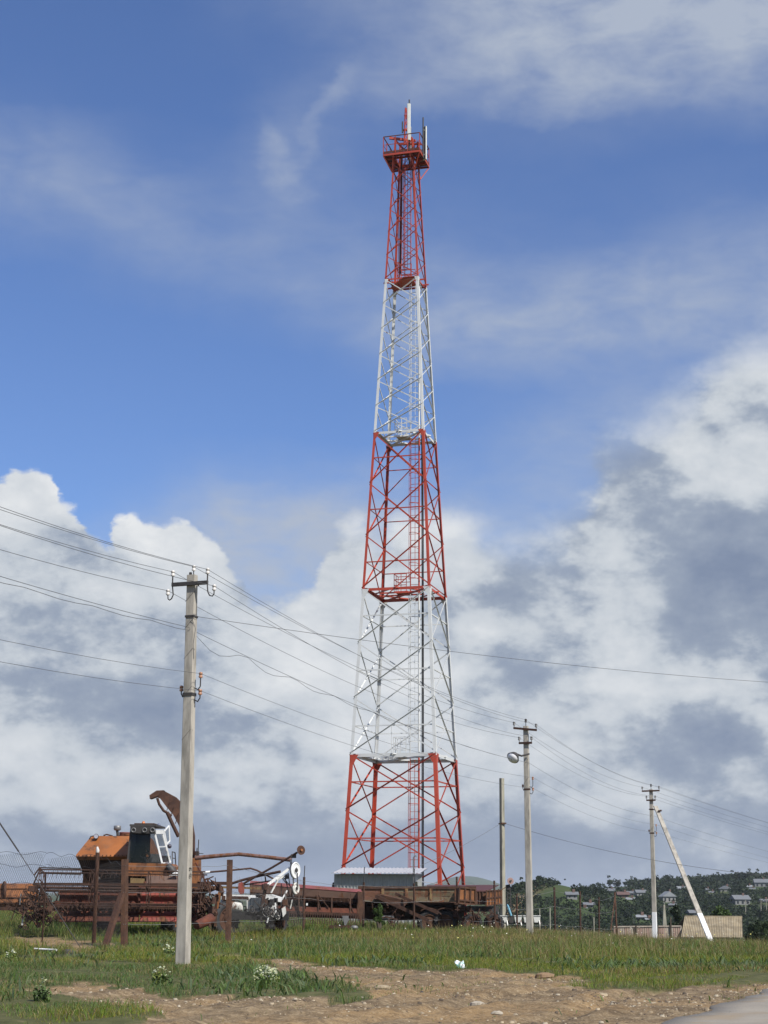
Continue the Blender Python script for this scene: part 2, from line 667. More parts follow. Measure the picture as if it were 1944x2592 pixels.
def paint(name, col, rough=0.5, rust=0.0, metal=0.0, vary=0.15, scale=3.0, bmp=0.0, dirt=(0.14, 0.11, 0.075), dusty=0.15, streak=1.0):
    """a coat of paint with faded areas, dust and rust showing through"""
    m, t, b = new_mat(name)
    oc = t.n('ShaderNodeTexCoord').outputs['Object']
    n1 = t.noise(oc, scale, 5, 0.6).outputs[0]
    n2 = t.noise(t.vmath('MULTIPLY', oc, (1, 1, 0.35)), scale * 2.3, 6, 0.65).outputs[0]
    c = t.mix(t.ramp(n1, 0.3, 0.7), tuple(k * (1 - vary) for k in col), tuple(min(1, k * (1 + vary)) for k in col))
    c = t.mix(t.math('MULTIPLY', t.ramp(n2, 0.45, 0.75), dusty), c, dirt)
    r = rough
    if rust > 0:
        nr = t.noise(oc, scale * 4.1, 4, 0.6).outputs[0]
        rc = t.crgb(nr, [(0.3, RUSTS[0]), (0.5, RUSTS[1]), (0.72, RUSTS[2])])
        n3 = t.noise(t.vmath('MULTIPLY', oc, (1, 1, 0.5 * streak)), scale * 1.6, 7, 0.68).outputs[0]
        k = t.ramp(n3, 0.66 - 0.36 * rust, 0.72 - 0.30 * rust)
        c = t.mix(k, c, rc)
        t.link(t.math('MULTIPLY_ADD', k, 0.85 - rough, rough), b.inputs['Roughness'])
    else:
        b.inputs['Roughness'].default_value = r
    t.link(c, b.inputs['Base Color'])
    b.inputs['Metallic'].default_value = metal
    if bmp:
        bump(t, b, n2, bmp, 0.02)
    return m


def rusty(name, tint=(1, 1, 1), scale=4.0):
    m, t, b = new_mat(name)
    oc = t.n('ShaderNodeTexCoord').outputs['Object']
    n1 = t.noise(oc, scale, 6, 0.65).outputs[0]
    n2 = t.noise(oc, scale * 9, 4, 0.6).outputs[0]
    f = t.math('MULTIPLY_ADD', n2, 0.4, t.math('MULTIPLY', n1, 0.6))
    st = [(0.30, (0.030, 0.018, 0.014)), (0.45, (0.075, 0.036, 0.022)), (0.56, (0.115, 0.055, 0.030)), (0.72, (0.20, 0.095, 0.045))]
    t.link(t.crgb(f, [(p, tuple(a * k for a, k in zip(c, tint))) for p, c in st]), b.inputs['Base Color'])
    b.inputs['Roughness'].default_value = 0.85
    bump(t, b, n2, 0.3, 0.01)
    return m


def plain(name, col, rough=0.6, metal=0.0, vary=0.1):
    return paint(name, col, rough, 0.0, metal, vary, 4.0, 0.0, dusty=0.1)


# tower paints
M_TRED = paint('tower_red_paint', (0.40, 0.055, 0.028), 0.45, 0.0, 0.0, 0.12, 0.9, dusty=0.12)
M_TWHITE = paint('tower_white_paint', (0.61, 0.625, 0.62), 0.45, 0.03, 0.0, 0.06, 1.2, dusty=0.10)
M_BLACK = plain('black_rubber', (0.012, 0.012, 0.013), 0.7)
M_ANT = plain('antenna_plastic', (0.66, 0.68, 0.64), 0.4, 0, 0.04)
M_GREYMETAL = plain('grey_metal', (0.20, 0.20, 0.20), 0.5, 0.4)
M_DARKMETAL = plain('dark_metal', (0.05, 0.046, 0.045), 0.6, 0.2)
M_RUST = rusty('rust', (0.78, 0.76, 0.76))
M_RUSTRED = rusty('red_rust', (1.1, 0.66, 0.58))
M_RUSTBROWN = rusty('brown_rust', (0.74, 0.72, 0.78), 2.5)
M_DARKRUST = rusty('dark_rust', (0.55, 0.5, 0.5))
M_ORANGE = paint('orange_machine_paint', (0.27, 0.092, 0.022), 0.5, 0.26, 0, 0.2, 1.3, dusty=0.3)
M_ORANGERUST = paint('rusted_orange_paint', (0.235, 0.088, 0.026), 0.6, 0.55, 0, 0.2, 1.6, dusty=0.3)
M_REDPAINT = paint('faded_red_paint', (0.23, 0.042, 0.026), 0.6, 0.42, 0, 0.2, 1.8, dusty=0.25)
M_PINKRED = paint('sunbleached_red_paint', (0.19, 0.055, 0.055), 0.6, 0.3, 0, 0.15, 1.8, dusty=0.2)
M_BROWNPAINT = paint('dull_brown_paint', (0.13, 0.075, 0.055), 0.7, 0.3, 0, 0.15, 1.5, dusty=0.2)
M_WHITERUST = paint('white_paint_over_rust', (0.62, 0.62, 0.58), 0.5, 0.42, 0, 0.1, 3.0, dusty=0.2)
M_WHITE = paint('white_paint', (0.74, 0.75, 0.74), 0.5, 0.06, 0, 0.06, 2.5, dusty=0.12)
M_BLUE = plain('light_blue_paint', (0.16, 0.38, 0.52), 0.5)
M_YELLOWOLD = paint('old_yellow_paint', (0.20, 0.135, 0.055), 0.6, 0.45, 0, 0.2, 2.5)
M_CREAMWOOD = paint('weathered_trailer_boards', (0.125, 0.098, 0.058), 0.75, 0.4, 0, 0.25, 2.0, dusty=0.2)
M_TRAILER = paint('trailer_brown_red', (0.14, 0.060, 0.035), 0.7, 0.5, 0, 0.25, 1.5, dusty=0.3)
M_TYRE = plain('tyre_rubber', (0.022, 0.022, 0.024), 0.85, 0, 0.25)
M_LAMPLENS = plain('lamp_lens', (0.55, 0.55, 0.62), 0.15, 0.3)
M_INSUL = plain('pale_porcelain', (0.62, 0.60, 0.57), 0.25)
M_INSULBROWN = plain('brown_porcelain', (0.34, 0.17, 0.10), 0.3)
M_WIRE = plain('weathered_wire', (0.13, 0.13, 0.135), 0.6, 0.3)
M_BARB = plain('galvanised_wire', (0.22, 0.22, 0.22), 0.6, 0.4)
M_BEACON = plain('amber_plastic', (0.50, 0.14, 0.02), 0.3)


def glass_mat():
    m, t, b = new_mat('cab_glass')
    b.inputs['Base Color'].default_value = (0.010, 0.018, 0.018, 1)
    b.inputs['Roughness'].default_value = 0.04
    b.inputs['Transmission Weight'].default_value = 0.0
    b.inputs['Alpha'].default_value = 0.24
    b.inputs['Specular IOR Level'].default_value = 0.5
    return m


M_GLASS = glass_mat()


def lamp_glass():
    m, t, b = new_mat('lamp_reflector')
    b.inputs['Base Color'].default_value = (0.86, 0.86, 0.88, 1)
    b.inputs['Roughness'].default_value = 0.3
    return m


M_REFLECT = lamp_glass()


def concrete(name, col, stain=0.5):
    m, t, b = new_mat(name)
    oc = t.n('ShaderNodeTexCoord').outputs['Object']
    n1 = t.noise(t.vmath('MULTIPLY', oc, (1, 1, 0.25)), 5, 6, 0.6).outputs[0]
    n2 = t.noise(oc, 60, 3, 0.6).outputs[0]
    c = t.mix(t.ramp(n1, 0.35, 0.75), col, tuple(k * (1 - stain) for k in col))
    c = t.mix(t.math('MULTIPLY', t.ramp(n2, 0.55, 0.75), 0.35), c, tuple(k * 0.55 for k in col))
    t.link(c, b.inputs['Base Color'])
    b.inputs['Roughness'].default_value = 0.9
    bump(t, b, n2, 0.4, 0.006)
    return m


M_CONC = concrete('pole_concrete', (0.43, 0.40, 0.345))
M_CONC2 = concrete('mossy_concrete', (0.34, 0.325, 0.26), 0.5)
M_LIME = concrete('whitewash', (0.78, 0.79, 0.80), 0.12)


def leaf_mat(name, rough=0.6, trans=0.35):
    m = bpy.data.materials.new(name)
    m.use_nodes = True
    m.node_tree.nodes.clear()
    t = NT(m.node_tree)
    out = t.n('ShaderNodeOutputMaterial')
    at = t.n('ShaderNodeAttribute', attribute_name='col')
    b = t.n('ShaderNodeBsdfPrincipled')
    b.inputs['Roughness'].default_value = rough
    b.inputs['Specular IOR Level'].default_value = 0.25
    t.link(at.outputs['Color'], b.inputs['Base Color'])
    tr = t.n('ShaderNodeBsdfTranslucent')
    t.link(t.mix(1.0, at.outputs['Color'], (1.15, 1.2, 0.6), 'MULTIPLY'), tr.inputs['Color'])
    mx = t.n('ShaderNodeMixShader')
    mx.inputs[0].default_value = trans
    t.link(b.outputs[0], mx.inputs[1])
    t.link(tr.outputs[0], mx.inputs[2])
    t.link(mx.outputs[0], out.inputs[0])
    return m


M_GRASS = leaf_mat('grass_blades')
M_LEAF = leaf_mat('tree_leaves', 0.6, 0.25)
M_FLOWER = leaf_mat('flower_petals', 0.7, 0.2)
M_BARK = plain('bark', (0.07, 0.055, 0.04), 0.9)


def ground_mat():
    m, t, b = new_mat('ground_soil')
    at = t.n('ShaderNodeAttribute', attribute_name='col')
    s = t.n('ShaderNodeSeparateColor')
    t.link(at.outputs['Color'], s.inputs[0])
    pos = t.n('ShaderNodeNewGeometry').outputs['Position']
    n1 = t.noise(pos, 0.35, 5, 0.6).outputs[0]
    n2 = t.noise(pos, 3.2, 6, 0.65).outputs[0]
    n3 = t.noise(pos, 26, 4, 0.65).outputs[0]
    rot = t.n('ShaderNodeMapping')
    rot.inputs['Rotation'].default_value = (0, 0, math.radians(72))
    rot.inputs['Scale'].default_value = (0.22, 2.2, 1)
    t.link(pos, rot.inputs[0])
    n4 = t.noise(rot.outputs[0], 1.1, 5, 0.6, 0.6).outputs[0]
    dirt = t.crgb(t.math('MULTIPLY_ADD', n2, 0.5, t.math('MULTIPLY', n4, 0.5)), [(0.35, (0.080, 0.056, 0.033)), (0.45, (0.142, 0.102, 0.060)), (0.54, (0.205, 0.150, 0.088)), (0.68, (0.31, 0.238, 0.145))])
    ochre = t.mix(t.ramp(n1, 0.43, 0.62), dirt, t.mix(0.55, dirt, (0.30, 0.19, 0.085)))
    dust = t.mix(t.math('MULTIPLY', t.ramp(n3, 0.52, 0.74), 0.75), ochre, (0.40, 0.325, 0.225))
    dust = t.mix(t.math('MULTIPLY', t.ramp(n3, 0.47, 0.32), 0.7), dust, (0.070, 0.050, 0.033))
    n5 = t.noise(pos, 7.5, 5, 0.7).outputs[0]
    dust = t.mix(t.math('MULTIPLY', t.ramp(n5, 0.50, 0.36), 0.6), dust, (0.085, 0.062, 0.041))
    dust = t.mix(t.math('MULTIPLY', t.ramp(n5, 0.56, 0.70), 0.5), dust, (0.36, 0.285, 0.185))
    soil = t.crgb(n2, [(0.3, (0.055, 0.058, 0.024)), (0.55, (0.085, 0.088, 0.036)), (0.75, (0.15, 0.125, 0.07))])
    field = t.crgb(t.noise(pos, 0.02, 6, 0.6).outputs[0], [(0.35, (0.034, 0.054, 0.018)), (0.5, (0.046, 0.068, 0.022)), (0.65, (0.075, 0.082, 0.034))])
    c = t.mix(s.outputs[1], soil, field)
    c = t.mix(s.outputs[0], c, dust)
    c = t.mix(s.outputs[2], c, (0.23, 0.155, 0.085))
    t.link(c, b.inputs['Base Color'])
    b.inputs['Roughness'].default_value = 0.95
    b.inputs['Specular IOR Level'].default_value = 0.15
    bump(t, b, t.math('MULTIPLY_ADD', n3, 0.4, t.math('ADD', n2, n4)), 0.6, 0.05)
    return m


M_GROUND = ground_mat()


# ---------------------------------------------------------------- ground sheet
def dirt_relief(x, y):
    """clods and the wheel ruts that run along with the road"""
    s = (x - 0.446 * y) * 0.913                          # distance across the direction of the road
    u = (y + 0.446 * x) * 0.913
    sw = s + 0.5 * (fbm(u * 0.15, s * 0.1, 3, 70) - 0.5) * 3
    r = (fbm(x * 0.9, y * 0.9, 5, 3) - 0.5) * 0.15 + (fbm(x * 4.0, y * 4.0, 3, 8) - 0.5) * 0.08
    for c in (-7.0, -8.7, -10.4, -12.0, -14.1):
        d = (sw - c) / 0.22
        r = r + (-0.075 * np.exp(-d * d) + 0.04 * np.exp(-(np.abs(d) - 1.8) ** 2 * 1.6)) * (0.4 + 0.8 * fbm(u * 0.3, s * 0.05, 2, 71))
    return r


def build_ground():
    a = list(np.arange(-19, 19.01, 0.125)) + list(np.arange(20, 340, 2.5))
    a = np.radians(np.array(a))
    r = list(np.concatenate((np.array([0.0, 2, 5, 9, 13, 16]), np.arange(18, 46, 0.16), np.arange(46, 75, 0.4))))
    while r[-1] < 9000:
        r.append(r[-1] * 1.012 + 0.3)
    r = np.array(r)
    A, R = np.meshgrid(a, r)
    X, Y = R * np.sin(A), R * np.cos(A)
    Z = ground_z(X, Y)
    dirt, tuft, sparse, verge, dry = land_masks(X, Y)
    near = (R < 90)
    relief = dirt_relief(X, Y)
    Z = Z + np.where(near & dirt, relief, 0) + np.where(near & ~dirt, 0.03 + relief * 0.5, 0)
    nr, na = A.shape
    idx = np.arange(nr * na).reshape(nr, na)
    q = np.stack([idx[:-1, :], np.roll(idx, -1, 1)[:-1, :], np.roll(idx, -1, 1)[1:, :], idx[1:, :]], -1).reshape(-1, 4)[:, ::-1]
    track = np.exp(-((X - (34 + (Y - 380) * 0.135) - 3 * np.sin(Y * 0.03)) / 2.6) ** 2) * ((Y > 330) & (Y < 460))
    verts = np.stack([X, Y, Z], -1).reshape(-1, 3)
    col = np.zeros((nr * na, 3), np.float32)
    col[:, 0] = np.clip(dirt.astype(float) * (1 - 0.25 * verge), 0, 1).ravel()
    col[:, 1] = (sstep(R, 110, 300)).ravel()
    col[:, 2] = np.clip(track, 0, 1).ravel()
    o = np_mesh('ground', verts, q.ravel(), np.full(len(q), 4), M_GROUND, col, True)
    o['kind'] = 'structure'
    return o


build_ground()


# ---------------------------------------------------------------- road
def road_mat():
    m, t, b = new_mat('worn_asphalt')
    pos = t.n('ShaderNodeNewGeometry').outputs['Position']
    n1 = t.noise(pos, 1.2, 5, 0.6).outputs[0]
    n2 = t.noise(pos, 45, 4, 0.7).outputs[0]
    c = t.mix(t.ramp(n1, 0.35, 0.7), (0.235, 0.208, 0.170), (0.290, 0.258, 0.210))
    c = t.mix(t.math('MULTIPLY', t.ramp(n2, 0.52, 0.72), 0.5), c, (0.36, 0.325, 0.27))
    c = t.mix(t.math('MULTIPLY', t.ramp(n2, 0.46, 0.32), 0.5), c, (0.13, 0.115, 0.095))
    c = t.mix(t.math('MULTIPLY', t.ramp(t.noise(pos, 0.8, 6, 0.65).outputs[0], 0.50, 0.62), 0.75), c, (0.26, 0.20, 0.128))
    t.link(c, b.inputs['Base Color'])
    b.inputs['Roughness'].default_value = 0.9
    bump(t, b, n2, 0.4, 0.01)
    return m


def build_road():
    p0, p1 = G(1690, 2592), G(1944, 2512)
    d = (p1 - p0)
    d.z = 0
    d.normalize()
    n = Vector((d.y, -d.x, 0))
    us, ws = np.arange(-24, 75, 0.35), [0, 0.06, 0.5, 1.5, 3, 4.5, 6.0, 6.3]
    vs, fs = [], []
    for u in us:
        e = (float(fbm(np.array(u * 0.9), np.array(3.0), 4, 55)) - 0.5) * 0.55
        for k, w in enumerate(ws):
            off = w + (e if k < 3 else 0)
            q = p0 + d * float(u) + n * off
            top = 0.05 + 0.05 * math.sin(math.pi * min(w, 6) / 6)
            z = gz(q.x, q.y) + (top if 0 < k < len(ws) - 1 else -0.12)
            vs.append((q.x, q.y, z))
    m = len(ws)
    for i in range(len(us) - 1):
        for k in range(m - 1):
            fs.append((i * m + k, i * m + k + 1, (i + 1) * m + k + 1, (i + 1) * m + k))
    o = MB().add(vs, fs, True)
    o = o.build('road', road_mat())
    o['kind'] = 'structure'


build_road()


# ---------------------------------------------------------------- the lattice tower
def build_tower():
    TX, TY = 1.33, 95.8
    T = thing('radio_tower', 'tall red and white banded steel lattice mast with antennas on top', 'tower', (TX, TY, gz(TX, TY)), math.radians(-16))
    base = 0.25                                         # local height of the leg feet
    side = lambda z: 6.25 - 0.1 * z if z < 40.35 else 2.215 - 0.095 * (z - 40.35)
    sg = [(-1, -1), (1, -1), (1, 1), (-1, 1)]

    def cor(i, z):
        s = side(z) / 2
        return Vector((sg[i % 4][0] * s, sg[i % 4][1] * s, z))

    red, white = M_TRED, M_TWHITE
    secs = [(base, 10, 3, red, 0.22, 0.08, True), (10, 20, 3, white, 0.19, 0.075, True), (20, 30, 3, red, 0.155, 0.07, True), (30, 40.35, 6, white, 0.16, 0.055, False), (40.35, 50.2, 6, red, 0.115, 0.045, False)]
    for si, (z0, z1, n, mat, lw, bw, hor) in enumerate(secs):
        for i in range(4):
            a, b = cor(i, z0), cor(i, z1)
            mb = MB().angle(a, b, lw, 0.022, Vector((-sg[i][0], 0, 0)), Vector((0, -sg[i][1], 0)))
            mb.build('leg', mat, T, local=True)
            if si == 0:
                f = cor(i, 0)
                MB().box(f + V(-sg[i][0] * 0.1, -sg[i][1] * 0.1, 0.1), (0.9, 0.9, 0.5)).build('footing', M_CONC2, T, local=True)
            # gusset plates at the head of the section
            if si < 4:
                g = MB()
                zt = z1 - 0.01
                for ax in (Vector((-sg[i][0], 0, 0)), Vector((0, -sg[i][1], 0))):
                    nrm = Vector((0, sg[i][1], 0)) if abs(ax.x) > 0 else Vector((sg[i][0], 0, 0))
                    p0 = cor(i, zt) + nrm * 0.012
                    k = (0.52, 0.44, 0.38, 0.24)[si]
                    g.prism([p0 + ax * 0.01, p0 + ax * k, p0 + ax * (lw + 0.03) - V(0, 0, k * 0.95), p0 + ax * 0.01 - V(0, 0, k * 1.2)], nrm * 0.012)
                g.build('gusset_plate', mat, T, local=True)
        h = (z1 - z0) / n
        for i in range(4):
            j = (i + 1) % 4
            e = (cor(j, z0) - cor(i, z0)).normalized()
            out = Vector((e.y, -e.x, 0))                 # outward normal of this face
            for k in range(n):
                za, zb = z0 + k * h + 0.04, z0 + (k + 1) * h - 0.04
                for q, (A, B) in enumerate(((cor(i, za), cor(j, zb)), (cor(j, za), cor(i, zb)))):
                    off = out * (-0.02 - 0.03 * q)
                    d = (B - A).normalized()
                    up = d.cross(out).normalized()
                    if up.z < 0:
                        up = -up
                    lip = (q == 0) != (i == 1)             # these have the standing leg on top, shading the flat one
                    if lip:
                        A, B = A + up * bw, B + up * bw
                    MB().angle(A + off, B + off, bw, 0.010, -up if lip else up, out if lip else -out).build('brace', mat, T, local=True)
                if hor:
                    zm = (za + zb) / 2
                    A, B = cor(i, zm), cor(j, zm)
                    MB().angle(A - out * 0.09, B - out * 0.09, bw * 0.9, 0.010, V(0, 0, 1), -out).build('strut', mat, T, local=True)
            if si > 0:
                A, B = cor(i, z0 + 0.06), cor(j, z0 + 0.06)
                w = (0, 0.20, 0.17, 0.15, 0.10)[si]
                MB().angle(A - out * 0.13, B - out * 0.13, w, 0.012, V(0, 0, -1), -out).build('ring_beam', mat, T, local=True)
        if 0 < si < 4:
            # flat bracing across the joint
            z = z0 + 0.02
            d = MB()
            for i in range(4):
                A, B = (cor(i, z) + cor(i + 1, z)) / 2, (cor(i + 1, z) + cor(i + 2, z)) / 2
                d.bar(A, B, 0.07, 0.07)
            d.bar(cor(3, z - 0.08), cor(1, z - 0.08), 0.08, 0.10)
            d.build('diaphragm', mat, T, local=True)
        # ladder with hoops
        lx0, lx1, ly = (0.28, 0.82, 0.25) if si < 4 else (-0.12, 0.28, 0.15)
        lz0, lz1 = (0.2 if si == 0 else z0), (z1 if si < 4 else 48.9)
        L = MB()
        L.bar((lx0, ly, lz0), (lx0, ly, lz1), 0.045, 0.05)
        L.build('ladder', mat, T, local=True)
        lad = T.children[-1]
        MB().tube([(lx1, ly, lz0), (lx1, ly, lz1)], 0.055 if si < 4 else 0.03, 8).build('rail_pipe', mat, lad, local=True)
        rung = None
        z = lz0 + 0.2
        while z < lz1 - 0.05:
            if rung is None:
                rung = MB().bar((lx0 + 0.02, ly, 0), (lx1 - 0.03, ly, 0), 0.026, 0.026).build('rung', mat, lad, local=True)
                o = rung
            else:
                o = rung.copy()
                COL.objects.link(o)
                o.parent = lad
            o.location = (0, 0, z)
            z += 0.40
        hoop = None
        z = lz0 + 2.3 if si == 0 else lz0 + 0.9
        cx, rr = (lx0 + lx1) / 2, (lx1 - lx0) / 2 + 0.03
        while z < lz1 - 0.1:
            if hoop is None:
                pts = [V(cx - rr * math.cos(t), ly - 0.12 - 0.62 * math.sin(t), 0) for t in np.linspace(0, math.pi, 11)]
                hoop = MB().tube(pts, 0.018, 5).build('hoop', mat, lad, local=True)
                o = hoop
            else:
                o = hoop.copy()
                COL.objects.link(o)
                o.parent = lad
            o.location = (0, 0, z)
            z += 0.95
        for t in (0.5, 1.3, 2.2):
            x_, y_ = cx - rr * math.cos(t), ly - 0.12 - 0.62 * math.sin(t)
            MB().bar((x_, y_, lz0 + (2.3 if si == 0 else 0.9)), (x_, y_, lz1 - 0.2), 0.03, 0.012).build('cage_strap', mat, lad, local=True)
        # rest platform with a railing beside the ladder
        if si > 0:
            z = z0 + 0.10
            if si < 4:
                x0, x1, y0, y1 = -0.62, 0.26, -0.30, 0.62
            else:
                x0, x1, y0, y1 = -0.50, 0.55, -0.35, 0.62
            pf = MB().box(((x0 + x1) / 2, (y0 + y1) / 2, z), (x1 - x0, y1 - y0, 0.05))
            pf.bar((x0 - 0.9, y0, z - 0.06), (x1 + 0.8, y0, z - 0.06), 0.06, 0.09)
            pf.bar((x0 - 0.9, y1, z - 0.06), (x1 + 0.8, y1, z - 0.06), 0.06, 0.09)
            pf = pf.build('rest_platform', mat, T, local=True)
            rl = MB()
            ps = [(x0, y0), (x0, y1), (x1 - 0.1, y1), ((x0 + x1) / 2, y0), (x1 - 0.1, y0), (x0, (y0 + y1) / 2)]
            for a_, b_ in ps:
                rl.bar((a_, b_, z + 0.02), (a_, b_, z + 1.1), 0.035, 0.035)
            for zz in (z + 0.4, z + 0.75, z + 1.1):
                rl.bar((x1 - 0.1, y0, zz), (x0, y0, zz), 0.03, 0.04)
                rl.bar((x0, y0, zz), (x0, y1, zz), 0.03, 0.04)
                rl.bar((x0, y1, zz), (x1 - 0.1, y1, zz), 0.03, 0.04)
            if si == 1:
                rl.bar((x0 - 0.12, y0, z), (x0 - 0.12, y0, z + 1.8), 0.035, 0.035)
            rl.build('railing', mat, pf, local=True)
            if si == 4:
                # sloping steel apron under the red part
                a, b = cor(3, z0), cor(1, z0)
                MB().prism([a + V(0.02, 0, -0.05), cor(0, z0) * 0.35 + a * 0.65 + V(0, 0, -0.02), cor(0, z0) * 0.45 + b * 0.55 + V(0, 0, 0.0), b + V(-0.05, 0, 0.0), a * 0.35 + b * 0.65 + V(0.1, 0.1, -0.02)], V(0, 0, 0.03)).build('apron_plate', mat, T, local=True)
    # feeder cable down the ladder
    MB().tube([(1.06, 0.35, 0.0), (1.06, 0.35, 12), (1.05, 0.35, 24), (1.0, 0.34, 31), (0.86, 0.33, 38), (0.62, 0.32, 43), (0.42, 0.3, 47), (0.3, 0.3, 49.2)], 0.048, 8).build('feeder_cable', M_BLACK, T, local=True)
    MB().tube([(0.98, 0.36, 0.0), (0.98, 0.36, 20), (0.95, 0.35, 30), (0.8, 0.33, 38)], 0.022, 6).build('feeder_cable', M_BLACK, T, local=True)
    for x_, r_ in ((-0.42, 0.036), (-0.30, 0.03), (-0.52, 0.02)):
        MB().tube([(x_, -0.1, 40.1), (x_ * 0.8, -0.1, 49.6)], r_, 7).build('conduit', M_TRED, T, local=True)
    MB().tube([(-0.34, -0.16, 41.0), (-0.27, -0.16, 49.8)], 0.03, 6).build('feeder_cable', M_BLACK, T, local=True)

    # ---- working platform at the top
    zf, S, ins = 49.05, 1.225, 0.66
    for k, (cx, cy, sx, sy) in enumerate(((0, -(S + ins) / 2, 2 * S, S - ins), (0, (S + ins) / 2, 2 * S, S - ins), (-(S + ins) / 2, 0, S - ins, 2 * ins - 0.01), ((S + ins) / 2, 0, S - ins, 2 * ins - 0.01))):
        g = MB()
        m = 9
        for q in range(m):                               # bars of the open grating
            if sx > sy:
                g.box((cx, cy - sy / 2 + sy * (q + 0.5) / m, zf), (sx, sy / m * 0.78, 0.03))
            else:
                g.box((cx - sx / 2 + sx * (q + 0.5) / m, cy, zf), (sx / m * 0.78, sy, 0.03))
        g.build('deck_grating', M_RUSTRED, T, local=True)
    for a_, b_ in (((-S, -S), (S, -S)), ((S, -S), (S, S)), ((S, S), (-S, S)), ((-S, S), (-S, -S)), ((-S, -0.62), (S, -0.62)), ((-S, 0.62), (S, 0.62)), ((-0.62, -S), (-0.62, S)), ((0.62, -S), (0.62, S)), ((S, 0), (0.66, 0)), ((-S, 0), (-0.66, 0))):
        MB().bar((*a_, zf - 0.10), (*b_, zf - 0.10), 0.06, 0.13).build('deck_beam', M_TRED, T, local=True)
    for i in range(4):
        for t in (0.25, 0.75):
            A = cor(i, 47.9)
            e = Vector((sg[i][0] * S, sg[i][1] * (S if t > 0.5 else 0.5), zf - 0.15)) if t > 0.5 else Vector((sg[i][0] * 0.55, sg[i][1] * S, zf - 0.15))
            MB().bar(A, e, 0.06, 0.06).build('deck_bracket', M_TRED, T, local=True)
    for i in range(4):
        A, B = Vector((sg[i][0] * S, sg[i][1] * S, zf)), Vector((sg[(i + 1) % 4][0] * S, sg[(i + 1) % 4][1] * S, zf))
        for k in range(3):
            p = A.lerp(B, k / 3)
            MB().bar(p, p + V(0, 0, 1.2), 0.045, 0.045).build('railing_post', M_TRED, T, local=True)
        MB().bar(A + V(0, 0, 1.2), B + V(0, 0, 1.2), 0.055, 0.045).build('top_rail', M_RUSTRED, T, local=True)
        MB().bar(A + V(0, 0, 0.62), B + V(0, 0, 0.62), 0.03, 0.03).build('middle_rail', M_TRED, T, local=True)
        MB().bar(A + V(0, 0, 0.09), B + V(0, 0, 0.09), 0.02, 0.13).build('toe_board', M_RUSTRED, T, local=True)
    # tripod arms and the lattice spire
    MB().bar((-1.05, -0.42, 50.55), (0.62, 0.05, 50.35), 0.12, 0.16).build('boom', M_TRED, T, local=True)
    MB().bar((-0.55, 0.5, 50.5), (0.95, 0.3, 50.2), 0.10, 0.12).build('boom', M_TRED, T, local=True)
    MB().bar((0.95, -0.55, 49.9), (0.5, 0.6, 50.4), 0.10, 0.12).build('boom', M_TRED, T, local=True)
    for p, q in (((-0.75, -0.4, 50.5), (0.05, -0.5, 49.5)), ((0.05, -0.5, 49.55), (0.3, -0.55, 48.8)), ((0.55, -0.5, 48.8), (0.5, -0.45, 50.4)), ((0.8, 0.2, 48.8), (0.75, 0.15, 50.3)), ((-0.5, 0.4, 48.8), (-0.55, 0.4, 50.5)), ((-0.66, -0.3, 48.8), (-0.66, -0.35, 50.5)), ((0.1, 0.5, 48.9), (0.75, 0.3, 50.2))):
        MB().bar(p, q, 0.09, 0.09).build('boom_strut', M_TRED, T, local=True)
    sp = MB()
    for k in range(3):
        a = k * 2 * math.pi / 3 + 0.4
        sp.bar((0.18 * math.cos(a), 0.18 * math.sin(a) - 0.2, 50.0), (0.05 * math.cos(a), 0.05 * math.sin(a) - 0.2, 52.7), 0.05, 0.05)
        for q in range(6):
            r0, r1 = 0.18 - 0.13 * q / 6, 0.18 - 0.13 * (q + 1) / 6
            b = a + 2 * math.pi / 3
            sp.bar((r0 * math.cos(a), r0 * math.sin(a) - 0.2, 50.0 + q * 0.45), (r1 * math.cos(b), r1 * math.sin(b) - 0.2, 50.0 + (q + 1) * 0.45), 0.03, 0.03)
    sp.box((0, -0.2, 51.1), (0.34, 0.12, 0.10))
    sp.box((0, -0.2, 52.15), (0.2, 0.1, 0.05))
    sp.build('spire', M_TRED, T, local=True)
    MB().tube([(-0.20, -0.25, 50.9), (-0.20, -0.25, 51.7)], 0.05, 8).build('obstruction_light', M_DARKMETAL, T, local=True)
    # antennas on pipes

    def antenna(x, y, z0, z1, w, d, yaw, pz0, pz1):
        R = Matrix.Rotation(yaw, 3, 'Z')
        c = V(x, y, (z0 + z1) / 2)
        a = MB()
        q = [(-w / 2, d * 0.1), (-w / 2 + 0.03, -d / 2), (w / 2 - 0.03, -d / 2), (w / 2, d * 0.1), (w / 2, d / 2), (-w / 2, d / 2)]
        a.hexa([c + R @ Vector((u, v, -(z1 - z0) / 2)) for u, v in q], [c + R @ Vector((u, v, (z1 - z0) / 2)) for u, v in q])
        a = a.build('panel_antenna', M_ANT, T, local=True)
        MB().box((V(x, y, (z0 + z1) / 2) + R @ Vector((0, d / 2 + 0.008, 0))), (w * 0.92, 0.016, (z1 - z0) * 0.98), yaw).build('back_plate', M_GREYMETAL, a, local=True)
        b = V(x, y, 0) + R @ Vector((0, d / 2 + 0.12, 0))
        MB().tube([(b.x, b.y, pz0), (b.x, b.y, pz1)], 0.045, 8).build('mount_pipe', M_DARKMETAL, a, local=True)
        for z in (z0 + 0.3, z1 - 0.3):
            MB().bar(V(x, y, z), V(b.x, b.y, z), 0.10, 0.08).build('clamp', M_GREYMETAL, a, local=True)

    antenna(0.42, -0.95, 49.95, 52.55, 0.22, 0.14, 0.12, 49.1, 52.95)
    antenna(1.35, -0.30, 48.75, 51.1, 0.26, 0.13, 2.65, 48.8, 51.7)
    antenna(-0.1, 1.2, 49.6, 52.0, 0.22, 0.14, 3.4, 48.9, 52.2)
